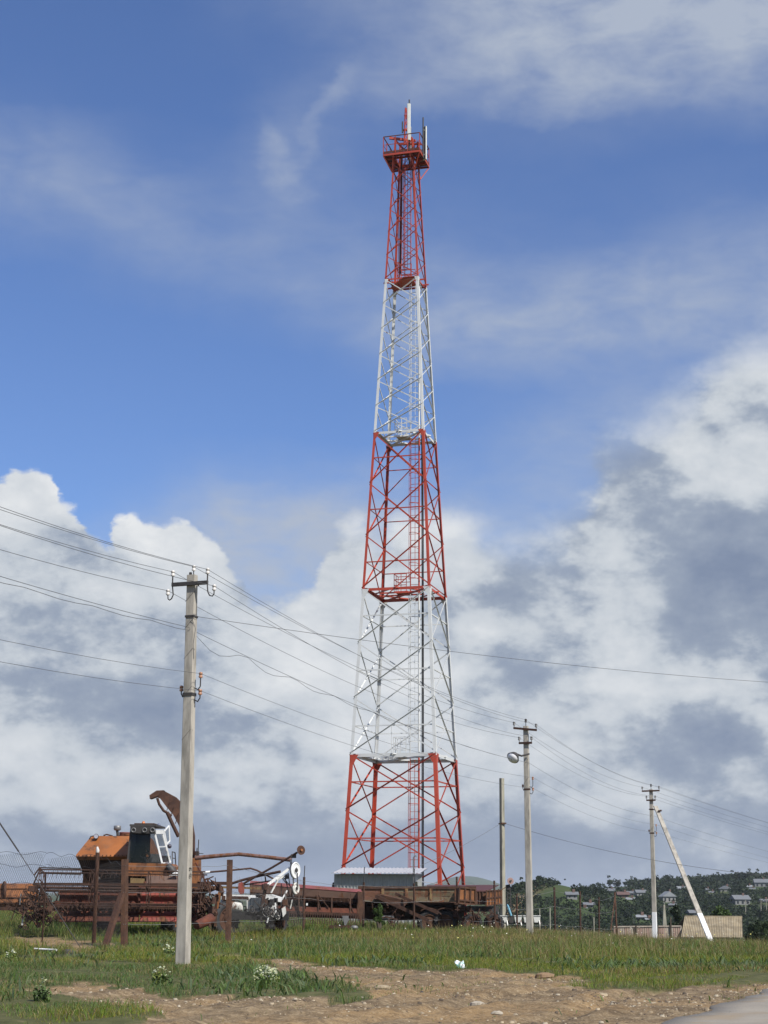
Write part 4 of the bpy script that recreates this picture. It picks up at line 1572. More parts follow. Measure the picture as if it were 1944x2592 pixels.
    MB().prism([V(v2.x - 0.03, 59.85, rz_), V(v3.x + 0.05, 59.85, rz_), V(tb.x + 0.1, Y1 + 0.05, rz_ - 0.03), V(tbl.x - 0.03, Y1 + 0.05, rz_ - 0.03)], V(0, 0, 0.07)).build('roof', M_DARKMETAL, cb)
    MB().prism([V(v2.x + 0.1, 60.1, rz_ + 0.07), V(v3.x - 0.05, 60.1, rz_ + 0.07), V(v3.x - 0.05, 61.2, rz_ + 0.07), V(v2.x + 0.1, 61.2, rz_ + 0.07)], V(0, 0, 0.05)).build('roof_vent', M_DARKRUST, cb)
    p = P(363, 2089, 60.3)
    MB().tube([p, p + V(0, 0, 0.05), p + V(0, 0, 0.13), p + V(0, 0, 0.15)], [0.075, 0.07, 0.05, 0.02], 12).build('beacon', M_BEACON, T)
    p = P(402, 2089, 60.8)
    MB().ball(p, 0.07, 12, 8).build('work_lamp', plain('blue_grey_lamp', (0.12, 0.14, 0.22), 0.3), T)
    p = P(429, 2142, 61.2)
    MB().ball(p, 0.085, 12, 8).build('mirror', plain('dark_lamp', (0.06, 0.055, 0.08), 0.3), T)
    # opened rear window in its white frame
    w = [P(416, 2104, 61.6), P(428, 2090, 61.9), P(430, 2128, 61.9), P(425, 2133, 61.8), P(423, 2138, 61.65)]
    fr_ = MB()
    for a_, b_ in zip(w, w[1:] + w[:1]):
        fr_.bar(a_, b_, 0.04, 0.04)
    fr_.build('open_window', M_WHITE, cb)
    MB().prism(w, V(0, 0.01, 0)).build('pane', M_GLASS, cb)
    # deck below the cab
    d0, d1 = P(321, 2217, 59.95), P(436, 2219, 59.95)
    d2, d3 = P(436, 2186, 59.95), P(321, 2184, 59.95)
    pr = [d0, d1 - V(0.1, 0, 0), d1 + V(0.02, 0, 0.1), d2 + V(0.02, 0, -0.1), d2 - V(0.08, 0, 0), d3]
    MB().prism(pr, V(0, 1.9, 0)).build('driving_deck', M_ORANGERUST, T)
    rail = [P(436, 2188, 60.1), P(436, 2156, 60.2), P(443, 2158, 60.9), P(445, 2188, 61.2)]
    MB().tube(rail, 0.02, 6).tube([P(436, 2172, 60.15), P(444, 2173, 61.0)], 0.018, 5).build('handrail', M_DARKMETAL, T)
    MB().tube([P(425, 2190, 59.9), P(432, 2200, 59.85), P(440, 2210, 59.9)], [0.1, 0.16, 0.14], 10).build('engine_fan', M_DARKMETAL, T)
    MB().box(P(330, 2262, 63.0), (2.5, 3.2, 1.0)).build('body', M_DARKRUST, T)
    loft(MB(), [[P(352, 2222, 60.3), P(425, 2222, 60.3), P(425, 2222, 60.3) + V(0, 1.5, 0), P(352, 2222, 60.3) + V(0, 1.5, 0)], [P(350, 2285, 58.7), P(430, 2285, 58.7), P(430, 2285, 58.7) + V(0, 1.6, 0.1), P(350, 2285, 58.7) + V(0, 1.6, 0.1)]][::-1]).build('feeder_house', M_RUSTRED, T)
    for x in (268, 432):
        p = P(x, 2300, 62.4)
        wheel(T, V(p.x, p.y, g + 0.78), 0.80, 0.46, (1, 0, 0), M_ORANGERUST)
    for x in (280, 420):
        p = P(x, 2300, 66.2)
        wheel(T, V(p.x, p.y, g + 0.48), 0.48, 0.28, (1, 0, 0), M_ORANGERUST)
    MB().tube([P(225, 2206, 62), P(240, 2212, 61.7), P(252, 2226, 61.6), P(258, 2240, 61.6)], 0.06, 7).build('chain_guard', M_DARKMETAL, T)
    MB().cyl(P(214, 2207, 62), P(214, 2207, 62.3), 0.12, 12).build('pulley', M_DARKMETAL, T)
    MB().box(P(300, 2190, 66.5), (2.4, 2.6, 1.6)).build('straw_walker_housing', M_ORANGERUST, T)


def reel(T, x0, y0, x1, y1, Y, R, nb, spiders, mat, tine=True, phase=0.3):
    a, b = P(x0, y0, Y), P(x1, y1, Y)
    ax = (b - a).normalized()
    MB().cyl(a, b, 0.05, 8).build('reel_axle', mat, T)
    s, u = axes(ax)
    tn = MB()
    es = []
    for k in range(nb):
        t = phase + 2 * math.pi * k / nb
        e = s * math.cos(t) + u * math.sin(t)
        es.append(e)
        MB().tube([a + e * R, b + e * R], 0.026, 6).build('reel_bat', mat, T)
        L = (b - a).length
        if tine:
            for q in range(int(L / 0.16)):
                p = a + ax * (0.16 * q + 0.08) + e * R
                tn.bar(p, p + V(0, -0.05, -0.19), 0.012, 0.012)
    if tine:
        o = tn.build('reel_tines', mat, T)
        o['kind'] = 'stuff'
    for f in spiders:
        c = a.lerp(b, f)
        sp = MB()
        for k, e in enumerate(es):
            sp.bar(c, c + e * R, 0.05, 0.02, up=ax)
            sp.bar(c + e * R * 0.98, c + es[(k + 1) % nb] * R * 0.98, 0.045, 0.015, up=ax)
        sp.cyl(c - ax * 0.03, c + ax * 0.03, 0.13, 12)
        sp.build('reel_spider', mat, T)
    return a, b


def junk(T, name, mat, pts, rg, n, spread_, rmax=0.045):
    """tangle of links, levers, chains and gears of a drive end"""
    mb = MB()
    for k in range(n):
        c = P(*pts[k % len(pts)]) + Vector((rg.gauss(0, spread_), rg.gauss(0, 0.25), rg.gauss(0, spread_ * 0.8)))
        a = Vector((rg.uniform(-1, 1), rg.uniform(-0.6, 0.6), rg.uniform(-1, 1))).normalized()
        t = rg.random()
        if t < 0.5:
            mb.bar(c - a * rg.uniform(0.1, 0.35), c + a * rg.uniform(0.1, 0.35), rg.uniform(0.02, rmax), rg.uniform(0.02, rmax))
        elif t < 0.75:
            r = rg.uniform(0.06, 0.17)
            mb.ring(c, (0.2 + 0.8 * rg.random(), -0.6, 0.2), r, 0.02, 12, 4)
            mb.cyl(c, c + V(0.03, -0.04, 0), r * 0.4, 8)
        else:
            mb.box(c, (rg.uniform(0.05, 0.25), 0.06, rg.uniform(0.05, 0.25)), rg.uniform(0, 3))
    mb.build(name, mat, T)['kind'] = 'stuff'


def grain_header():
    Y = 58.6
    o = P(300, 2330, Y)
    T = thing('grain_header', 'wide dull red cutting header with bar reel in front of the combine', 'header', (o.x, o.y, gz(o.x, o.y)))
    rg = random.Random(5)
    # back wall in ribbed panels, floor and knife bar
    prof = [(2258, 0.0), (2266, -0.04), (2282, 0.05), (2302, 0.02), (2316, -0.15), (2322, -0.55), (2333, -0.62)]
    for x0, x1, m in ((150, 352, M_RUSTRED), (354, 449, M_REDPAINT), (451, 520, M_RUSTRED)):
        L_, R_ = [P(x0, y, Y + d) for y, d in prof], [P(x1, y, Y + d) for y, d in prof]
        vs = L_ + R_ + [p + V(0, 0.04, -0.02) for p in L_] + [p + V(0, 0.04, -0.02) for p in R_]
        n = len(prof)
        fs = []
        for i in range(n - 1):
            fs += [(i, n + i, n + i + 1, i + 1), (2 * n + i, 2 * n + i + 1, 3 * n + i + 1, 3 * n + i)]
        MB().add(vs, fs).build('back_panel', m, T)
    for x in (250, 353, 450):
        MB().bar(P(x, 2258, Y - 0.06), P(x, 2316, Y - 0.1), 0.07, 0.05).build('rib', M_RUSTRED, T)
    MB().bar(P(110, 2254, Y + 0.1), P(520, 2259, Y + 0.1), 0.09, 0.10).build('top_tube', M_DARKRUST, T)
    MB().bar(P(130, 2253, Y - 0.05), P(345, 2256, Y - 0.05), 0.02, 0.03).build('edge_strip', M_WHITERUST, T)
    MB().bar(P(85, 2238, Y + 0.3), P(520, 2240, Y + 0.3), 0.11, 0.11).build('reel_beam', M_DARKRUST, T)
    quad(MB(), P(368, 2243, 59.2), P(470, 2246, 59.2), P(470, 2218, 59.35), P(372, 2216, 59.35)).build('deflector', M_BROWNPAINT, T)
    quad(MB(), P(330, 2243, 59.4), P(366, 2243, 59.4), P(366, 2224, 59.4), P(330, 2222, 59.4)).build('deflector', M_YELLOWOLD, T)
    quad(MB(), P(428, 2216, 59.2), P(452, 2216, 59.2), P(452, 2200, 59.2), P(446, 2205, 59.2)).build('cover_plate', M_WHITE, T)
    a, b = P(130, 2297, Y - 0.35), P(515, 2299, Y - 0.35)
    MB().cyl(a, b, 0.12, 12).build('auger_tube', M_DARKRUST, T)
    fl = MB()
    ax = (b - a).normalized()
    s, u = axes(ax)
    n = 120
    for i in range(n):
        t0, t1 = i * 0.42, (i + 1) * 0.42
        p0, p1 = a.lerp(b, i / n), a.lerp(b, (i + 1) / n)
        e0, e1 = s * math.cos(t0) + u * math.sin(t0), s * math.cos(t1) + u * math.sin(t1)
        fl.add([p0 + e0 * 0.11, p0 + e0 * 0.25, p1 + e1 * 0.25, p1 + e1 * 0.11, p0 + e0 * 0.25 + ax * 0.012, p1 + e1 * 0.25 + ax * 0.012], [(0, 1, 2, 3), (1, 4, 5, 2), (0, 3, 5, 4)])
    fl.build('auger_flight', M_RUSTRED, T)
    kn = MB().bar(P(120, 2331, Y - 0.7), P(522, 2334, Y - 0.7), 0.07, 0.03)
    for i in range(70):
        p = P(120, 2331, Y - 0.7).lerp(P(522, 2334, Y - 0.7), (i + 0.5) / 70)
        kn.bar(p, p + V(0, -0.13, 0.01), 0.03, 0.015)
    kn.build('knife_bar', M_DARKRUST, T)
    reel(T, 96, 2246, 520, 2252, Y - 1.0, 0.66, 6, (0.02, 0.32, 0.66, 0.98), M_DARKRUST, True, 0.15)
    reel2 = MB()
    for y in (2196, 2210):
        reel2.tube([P(98, y, Y - 0.4), P(205, y + 3, Y - 0.4)], 0.025, 5)
    reel2.build('lift_bar', M_DARKMETAL, T)
    for x in (88, 500):
        d = 1 if x < 300 else -1
        MB().prism([P(x, 2262, Y + 0.2), P(x + 6 * d, 2345, Y + 0.1), P(x + 6 * d, 2345, Y - 1.1), P(x, 2310, Y - 1.5), P(x, 2270, Y - 0.7)], V(0.04, 0, 0)).build('end_divider', M_RUSTBROWN, T)
    sp_ = [P(86, 2216, Y - .4), P(98, 2200, Y - .4), P(104, 2196, Y - .4)]
    MB().tube(sp_ + [P(90, 2226, Y - 0.4), P(84, 2240, Y - 0.4)], 0.03, 6).build('reel_arm', M_DARKRUST, T)
    junk(T, 'drive_linkage', M_DARKRUST, [(100, 2285, Y - 0.8), (95, 2305, Y - 0.8), (108, 2318, Y - 0.8), (112, 2268, Y - 0.7)], rg, 60, 0.22)
    junk(T, 'drive_gear', M_RUST, [(96, 2275, Y - 1.0), (82, 2312, Y - 1.0), (118, 2300, Y - 0.9), (160, 2312, Y - 0.9)], rg, 30, 0.25)
    junk(T, 'drive_linkage', M_RUSTBROWN, [(505, 2268, Y - 0.7), (515, 2290, Y - 0.8), (525, 2255, Y - 0.5), (530, 2310, Y - 0.8), (545, 2275, Y - 0.4)], rg, 60, 0.26, 0.06)
    junk(T, 'drive_gear', M_DARKRUST, [(510, 2300, Y - 0.9), (530, 2280, Y - 0.7), (540, 2250, Y - 0.4)], rg, 30, 0.25)
    quad(MB(), P(492, 2300, Y - .5), P(520, 2296, Y - .5), P(518, 2325, Y - .5), P(495, 2328, Y - .5)).build('side_plate', M_REDPAINT, T)
    MB().bar(P(548, 2262, Y - 0.3), P(545, 2345, Y - 0.3), 0.09, 0.07).build('stand_leg', M_RUST, T)
    MB().bar(P(557, 2255, Y - 0.3), P(548, 2300, Y - 0.3), 0.12, 0.07).build('stand_leg', M_ORANGERUST, T)
    MB().tube([P(485, 2262, Y - .3), P(520, 2258, Y - .4), P(552, 2246, Y - .3), P(566, 2260, Y - .3)], 0.07, 8).build('lift_arm', M_RUSTBROWN, T)


def windrow_header():
    Y = 60.5
    o = P(40, 2330, Y)
    T = thing('windrow_header', 'orange-brown rounded header hood lying at the far left', 'header', (o.x, o.y, gz(o.x, o.y)))
    prof = [(2300, 0.0), (2284, -0.08), (2266, -0.02), (2250, 0.14), (2239, 0.36), (2236, 0.55), (2240, 0.8)]
    n = len(prof)
    L_, R_ = [P(-120, y, Y + d) for y, d in prof], [P(96, y, Y + d) for y, d in prof]
    vs = L_ + R_ + [p + V(0, 0.03, -0.03) for p in L_] + [p + V(0, 0.03, -0.03) for p in R_]
    fs = []
    for i in range(n - 1):
        fs += [(i, n + i, n + i + 1, i + 1), (2 * n + i, 2 * n + i + 1, 3 * n + i + 1, 3 * n + i)]
    MB().add(vs, fs).build('hood', M_ORANGERUST, T)
    for f in (2250, 2272, 2286):
        d = {2250: 0.12, 2272: -0.07, 2286: -0.10}[f]
        MB().bar(P(-120, f, Y + d), P(96, f, Y + d), 0.03, 0.03).build('stiffener', M_DARKRUST, T)
    c = P(10, 2257, Y + 0.2)
    MB().ring(c, (1, 0.35, 0), 0.33, 0.06, 24, 6).build('end_ring', M_RUSTBROWN, T)
    MB().bar(P(-120, 2300, Y - 0.2), P(110, 2300, Y - 0.2), 0.09, 0.12).build('sill', M_DARKRUST, T)
    rg = random.Random(9)
    junk(T, 'linkage', M_DARKRUST, [(40, 2300, Y - 0.3), (62, 2318, Y - 0.4), (90, 2262, Y - 0.2)], rg, 30, 0.25)
    for x0, x1 in ((28, 54), (70, 54)):
        MB().bar(P(x0, 2330, Y - 0.3), P(x1, 2262, Y - 0.3), 0.03, 0.03).build('stay', M_DARKRUST, T)
    MB().bar(P(53, 2262, Y - 0.4), P(50, 2290, Y - 0.4), 0.04, 0.03).build('stay', M_GREYMETAL, T)
    MB().cyl(P(78, 2300, Y - 0.5), P(78, 2300, Y - 0.35), 0.10, 12).build('hub', M_ORANGE, T)
    MB().ball(P(91, 2266, Y - 0.35), 0.10, 10, 8).build('hub', M_ORANGE, T)
    for x, y, m in ((70, 2325, M_RUST), (64, 2334, M_YELLOWOLD), (92, 2330, M_ORANGE), (56, 2332, M_WHITERUST)):
        MB().bar(P(x, y + 10, Y - 0.7), P(x + 2, y - 12, Y - 0.7), 0.06, 0.04).build('finger', m, T)


def forage_harvester():
    Y = 64.5
    o = P(480, 2330, Y)
    T = thing('forage_harvester', 'rusty forage harvester with curved brown discharge chute behind the pole', 'harvester', (o.x, o.y, gz(o.x, o.y)))
    g = gz(o.x, o.y)
    cl = [(397, 2011, 0.17), (413, 2013, 0.34), (434, 2030, 0.52), (455, 2053, 0.56), (470, 2083, 0.54), (478, 2118, 0.46), (479, 2155, 0.42), (476, 2196, 0.42)]
    rings = []
    pts = [P(x, y, Y) for x, y, _ in cl]
    for i, p in enumerate(pts):
        d = (pts[min(i + 1, len(pts) - 1)] - pts[max(i - 1, 0)]).normalized()
        nrm = Vector((d.z, 0, -d.x))
        w = cl[i][2] / 2
        rings.append([p + nrm * w + V(0, -0.24, 0), p + nrm * w + V(0, 0.24, 0), p - nrm * w + V(0, 0.24, 0), p - nrm * w + V(0, -0.24, 0)])
    loft(MB(), rings).build('chute', M_RUSTBROWN, T)
    ch = T.children[-1]
    MB().prism([P(378, 2013, Y - 0.27), P(396, 2001, Y - 0.27), P(414, 2000, Y - 0.27), P(404, 2013, Y - 0.27), P(379, 2022, Y - 0.27)], V(0, 0.54, 0)).build('spout_flap', M_RUSTBROWN, ch)
    MB().tube([P(398, 2020, Y - 0.3), P(403, 2036, Y - 0.3), P(414, 2052, Y - 0.3), P(424, 2058, Y - 0.3), P(434, 2066, Y - 0.3)], 0.055, 7).tube([P(423, 2056, Y - 0.3), P(436, 2085, Y - 0.3), P(452, 2118, Y - 0.3)], 0.075, 8).build('flap_cylinder', M_DARKRUST, ch)
    for x in (430, 440, 452):
        MB().bar(P(x, 2030 + (x - 430) * 1.3, Y - 0.26), P(x - 8, 2052 + (x - 430) * 1.5, Y - 0.26), 0.03, 0.02).build('seam', M_DARKRUST, ch)
    MB().prism([P(482, 2265, Y - 0.6), P(503, 2265, Y - 0.6), P(503, 2172, Y - 0.6), P(480, 2172, Y - 0.6)], V(0, 0.9, 0)).build('column', M_ORANGERUST, T)
    MB().box(P(450, 2262, Y + 0.5), (1.3, 2.4, 1.1)).build('body', M_RUSTRED, T)
    MB().box(P(485, 2160, Y), (0.55, 0.6, 0.16)).build('chute_turntable', M_DARKRUST, T)
    for x, y0, y1 in ((497, 2172, 2146), (501, 2172, 2125)):
        MB().tube([P(x, y0, Y - .5), P(x + 2, y1, Y - .5)], 0.02, 5).build('rod', M_DARKMETAL, T)
    MB().tube([P(500, 2160, Y - .5), P(515, 2161, Y - .5)], 0.015, 5).build('rod', M_DARKMETAL, T)
    for x in (436, 500):
        p = P(x, 2310, Y + 0.4)
        wheel(T, V(p.x, p.y, g + 0.55), 0.55, 0.32, (1, 0, 0), M_RUST)


def planter_frame():
    Y = 61.5
    o = P(640, 2330, Y)
    T = thing('planter_frame', 'long-armed rusty implement frame with white chain wheels and marker disc', 'farm implement', (o.x, o.y, gz(o.x, o.y)))
    g = gz(o.x, o.y)
    MB().tube([P(494, 2172, Y + .4), P(555, 2166, Y + .3), P(604, 2162, Y + .2), P(672, 2169, Y), P(738, 2177, Y - .2)], [0.085, 0.075, 0.07, 0.07, 0.075], 8).build('long_arm', paint('peeling_dark_paint', (0.16, 0.09, 0.075), 0.6, 0.5, 0, 0.2, 3), T)
    MB().tube([P(610, 2240, Y), P(690, 2195, Y - .3), P(752, 2158, Y - .6)], 0.042, 7).build('marker_arm', M_DARKRUST, T)
    mk = T.children[-1]
    c = P(762, 2152, Y - .7)
    ax = Vector((0.55, -0.8, 0.1))
    MB().cyl(c - ax * 0.012, c + ax * 0.012, 0.175, 22).ring(c + ax * 0.015, ax, 0.10, 0.012, 20, 4).build('marker_disc', M_RUSTBROWN, mk)
    MB().cyl(c + ax * 0.02, c + ax * 0.07, 0.05, 10).build('disc_hub', M_ORANGERUST, mk)
    MB().box(P(743, 2167, Y - .5), (0.2, 0.15, 0.14)).build('bracket', M_DARKMETAL, T)
    MB().tube([P(514, 2209, Y + .3), P(572, 2204, Y + .2), P(634, 2198, Y), P(650, 2203, Y), P(695, 2226, Y - .2)], 0.035, 7).build('curved_tube', M_RUSTBROWN, T)
    MB().tube([P(512, 2209, Y + .28), P(532, 2207, Y + .28)], 0.05, 7).build('white_sleeve', M_WHITE, T)
    MB().tube([P(575, 2240, Y + .1), P(612, 2228, Y), P(660, 2216, Y - .1), P(710, 2206, Y - .3)], 0.05, 7).build('curved_tube', M_DARKRUST, T)
    MB().bar(P(500, 2236, Y + .4), P(588, 2236, Y + .3), 0.09, 0.12).build('cross_beam', M_DARKRUST, T)
    MB().bar(P(500, 2244, Y + .2), P(668, 2249, Y), 0.06, 0.08).build('cross_beam', M_YELLOWOLD, T)
    MB().bar(P(495, 2184, Y + .3), P(530, 2250, Y + .1), 0.05, 0.05).build('stay', M_RUSTRED, T)
    MB().bar(P(616, 2240, Y + .1), P(695, 2228, Y), 0.05, 0.05).build('stay', M_DARKRUST, T)
    MB().bar(P(671, 2218, Y), P(673, 2232, Y), 0.05, 0.05).build('stay', M_DARKRUST, T)
    MB().prism([P(603, 2256, Y - .1), P(603, 2236, Y - .1), P(612, 2232, Y - .1), P(618, 2240, Y - .1), P(617, 2262, Y - .1), P(608, 2264, Y - .1)], V(0, 0.2, 0)).build('bearing_plate', M_REDPAINT, T)
    MB().bar(P(737, 2176, Y - .3), P(736, 2206, Y - .35), 0.07, 0.07).build('mast', M_WHITERUST, T)
    MB().bar(P(734, 2197, Y - .35), P(677, 2240, Y - .5), 0.075, 0.10).build('mast_brace', M_WHITE, T)
    MB().bar(P(730, 2212, Y - .35), P(700, 2228, Y - .5), 0.06, 0.06).build('mast_brace', M_WHITERUST, T)
    MB().bar(P(703, 2228, Y - .5), P(686, 2260, Y - .6), 0.07, 0.05).build('mast_brace', M_WHITERUST, T)
    MB().bar(P(727, 2254, Y - .5), P(713, 2278, Y - .5), 0.06, 0.05).build('mast_brace', M_WHITE, T)
    MB().bar(P(744, 2258, Y - .5), P(735, 2300, Y - .5), 0.035, 0.03).build('mast_brace', M_WHITERUST, T)
    for x0, y0, x1, y1 in ((722, 2222, 733, 2270), (715, 2218, 740, 2250), (712, 2220, 728, 2240), (730, 2210, 733, 2240), (712, 2236, 712, 2345)):
        MB().bar(P(x0, y0, Y - .4), P(x1, y1, Y - .4), 0.035, 0.035).build('stay', M_DARKMETAL, T)
    ax = Vector((0.86, -0.5, 0.0)).normalized()
    for (x, y, r) in ((748, 2203, 0.275), (749, 2249, 0.19)):
        c = P(x, y, Y - .6)
        w = MB()
        w.ring(c, ax, r, 0.035, 28, 6)
        w.cyl(c - ax * 0.012, c + ax * 0.012, r * 0.97, 26)
        w.ring(c + ax * 0.02, ax, r * 0.42, 0.02, 18, 5)
        w.build('chain_wheel', M_WHITE if r > 0.25 else M_WHITERUST, T)
        MB().cyl(c, c + ax * 0.07, r * 0.25, 12).build('hub', M_DARKMETAL, T.children[-1])
        MB().ring(c - ax * 0.03, ax, r + 0.02, 0.025, 28, 5).build('sprocket', M_DARKMETAL, T)
    for dx in (-5, 5):
        MB().tube([P(747 + dx * 1.2, 2210, Y - .6), P(748 + dx * 0.9, 2247, Y - .6)], 0.022, 5).build('drive_chain', M_DARKMETAL, T)
    MB().box(P(740, 2202, Y - .4), (0.14, 0.16, 0.2)).build('bearing', M_DARKMETAL, T)
    MB().cyl(P(726, 2220, Y - .5), P(726, 2220, Y - .3), 0.08, 10).build('bearing', M_DARKMETAL, T)


def old_tractor():
    Y = 60.2
    o = P(640, 2335, Y)
    T = thing('tractor', 'low white tractor hulk with flaking paint and big ribbed tyre in grass', 'tractor', (o.x, o.y, gz(o.x, o.y)))
    g = gz(o.x, o.y)
    hood = [P(560, 2264, Y), P(646, 2266, Y), P(650, 2275, Y), P(644, 2279, Y), P(640, 2279, Y), P(560, 2277, Y)]
    MB().prism(hood, V(0, 0.8, 0)).build('hood', M_WHITE, T)
    MB().prism([P(578, 2268, Y - 0.02), P(628, 2269, Y - 0.02), P(630, 2276, Y - 0.02), P(576, 2275, Y - 0.02)], V(0, 0.1, 0)).build('grille_strip', M_DARKRUST, T)
    MB().tube([P(562, 2294, Y + .3), P(590, 2292, Y + .25), P(608, 2296, Y + .2), P(614, 2304, Y + .2)], [0.27, 0.26, 0.2, 0.05], 14).build('tank', M_WHITERUST, T)
    MB().prism([P(624, 2276, Y), P(640, 2276, Y), P(636, 2292, Y), P(632, 2308, Y), P(625, 2306, Y)], V(0, 0.3, 0)).build('fender', M_WHITERUST, T)
    MB().box(P(649, 2290, Y + .1), (0.42, 0.4, 0.5)).build('battery_box', plain('dark_slate_paint', (0.045, 0.055, 0.065), 0.5), T)
    MB().box(P(650, 2266, Y + .2), (0.2, 0.3, 0.14)).build('air_cleaner', M_DARKMETAL, T)
    MB().prism([P(669, 2264, Y), P(688, 2264, Y), P(713, 2272, Y), P(714, 2284, Y), P(690, 2280, Y), P(669, 2274, Y)], V(0, 0.7, 0)).build('bonnet', M_WHITE, T)
    MB().prism([P(714, 2278, Y - .1), P(727, 2276, Y - .1), P(728, 2292, Y - .1), P(715, 2291, Y - .1)], V(0, 0.4, 0)).build('end_plate', M_RUST, T)
    MB().prism([P(713, 2300, Y - .1), P(722, 2294, Y - .1), P(724, 2312, Y - .1), P(716, 2322, Y - .1)], V(0, 0.2, 0)).build('end_plate', M_WHITERUST, T)
    MB().bar(P(673, 2236, Y - .1), P(664, 2300, Y - .1), 0.12, 0.1).build('upright', M_DARKRUST, T)
    MB().tube([P(672, 2238, Y - .15), P(672, 2252, Y - .15)], [0.14, 0.14], 10).build('pulley', M_RUSTBROWN, T)
    MB().box(P(672, 2290, Y), (0.16, 0.2, 0.42)).build('gear_case', M_RUST, T)
    MB().box(P(655, 2318, Y + .4), (2.2, 0.8, 0.30)).build('chassis', M_BLACK, T)
    rg = random.Random(3)
    junk(T, 'engine', M_DARKMETAL, [(640, 2295, Y + .2), (660, 2302, Y + .1), (690, 2300, Y + .1), (680, 2318, Y + .1)], rg, 50, 0.2, 0.06)
    for x0, y0, x1, y1, m in ((697, 2285, 699, 2318, M_WHITE), (690, 2292, 694, 2318, M_WHITERUST), (680, 2322, 676, 2336, M_WHITE), (685, 2300, 700, 2290, M_WHITERUST)):
        MB().bar(P(x0, y0, Y - .25), P(x1, y1, Y - .25), 0.05, 0.04).build('link', m, T)
    for x, y, r in ((676, 2308, 0.17), (693, 2314, 0.10), (703, 2322, 0.07)):
        MB().ring(P(x, y, Y - .25), (0.3, -1, 0.1), r, 0.014, 22, 5).build('hose_loop', M_WHITERUST, T)
    p = P(572, 2316, Y)
    wheel(T, V(p.x - 0.05, p.y + 0.1, g + 0.62), 0.64, 0.34, (0.75, -0.65, 0), M_RUSTBROWN, 20, plain('weathered_tyre', (0.030, 0.032, 0.035), 0.85, 0, 0.25))
    p = P(700, 2320, Y + 0.9)
    wheel(T, V(p.x, p.y, g + 0.5), 0.5, 0.28, (0.75, -0.65, 0), M_RUSTBROWN, 16)


def roller():
    a, b = P(497, 2343, 56.2), P(536, 2325, 56.8)
    T = thing('rusty_drum', 'short rusty drum lying tilted in the grass right of the nearest pole', 'drum', tuple(a.lerp(b, 0.5)))
    d = (b - a).normalized()
    MB().tube([a, a + d * 0.03, b - d * 0.03, b], [0.14, 0.155, 0.19, 0.17], 16).build('shell', M_RUSTRED, T)
    MB().cyl(b, b + d * 0.06, 0.05, 8).build('axle_stub', M_DARKRUST, T)
    MB().bar(P(529, 2332, 56.5), P(533, 2346, 56.5), 0.06, 0.06).build('foot', M_RUST, T)


def rear_header():
    Y = 66.5
    o = P(780, 2335, Y)
    T = thing('grain_header', 'rusty header with pinkish top plate between white chain wheels and trailer', 'header', (o.x, o.y, gz(o.x, o.y)))
    quad(MB(), P(632, 2238, Y), P(916, 2259, Y), P(914, 2251, Y + .25), P(634, 2229, Y + .25), V(0, 0.03, -0.03)).build('top_plate', M_PINKRED, T)
    quad(MB(), P(632, 2258, Y + .06), P(914, 2276, Y + .06), P(914, 2260, Y + .02), P(632, 2239, Y + .02)).build('front_plate', M_BROWNPAINT, T)
    quad(MB(), P(632, 2318, Y + .9), P(914, 2326, Y + .9), P(914, 2262, Y + .6), P(632, 2250, Y + .6)).build('back_panel', M_DARKRUST, T)
    quad(MB(), P(632, 2302, Y - .2), P(908, 2312, Y - .2), P(908, 2300, Y - .15), P(632, 2292, Y - .15)).build('lower_plate', M_RUSTRED, T)
    MB().bar(P(632, 2306, Y - .2), P(910, 2316, Y - .2), 0.09, 0.12).build('knife_beam', M_DARKRUST, T)
    for x, y0, y1 in ((690, 2262, 2300), (757, 2262, 2310), (806, 2258, 2312), (840, 2270, 2308), (887, 2262, 2316), (906, 2258, 2320)):
        MB().bar(P(x, y0, Y - .1), P(x, y1, Y - .2), 0.05, 0.06).build('post', M_RUST, T)
    for x0, y0, x1, y1 in ((806, 2265, 832, 2298), (800, 2265, 812, 2300), (880, 2275, 895, 2310), (700, 2268, 740, 2300)):
        MB().bar(P(x0, y0, Y - .15), P(x1, y1, Y - .2), 0.03, 0.03).build('brace', M_RUSTBROWN, T)
    reel(T, 640, 2276, 900, 2288, Y + 0.35, 0.36, 5, (0.05, 0.5, 0.95), M_DARKRUST, True, 0.6)
    tn = MB()
    for k in range(46):
        p = P(636 + k * 6, 2306 + k * 0.2, Y - .25)
        tn.bar(p, p + V(0, -0.1, -0.42), 0.03, 0.03)
    tn.build('hanging_fingers', M_DARKRUST, T)['kind'] = 'stuff'
    MB().prism([P(905, 2256, Y - .2), P(917, 2258, Y - .2), P(920, 2300, Y - .2), P(914, 2340, Y - .2), P(908, 2320, Y - .2)], V(0, 0.7, 0)).build('end_plate', M_RUST, T)
    MB().prism([P(866, 2318, Y - .4), P(882, 2318, Y - .4), P(883, 2328, Y - .4), P(876, 2342, Y - .4), P(872, 2342, Y - .4)], V(0, 0.08, 0)).build('skid', M_GREYMETAL, T)
    MB().ball(P(897, 2348, Y - .6), 0.16, 10, 6, 0.6).build('divider_nose', M_GREYMETAL, T)
    MB().box(P(777, 2289, Y - .25), (0.07, 0.03, 0.09)).build('reflector', M_WHITE, T)
    MB().box(P(862, 2346, Y - .3), (0.9, 0.4, 0.12)).build('shoe', M_DARKRUST, T)


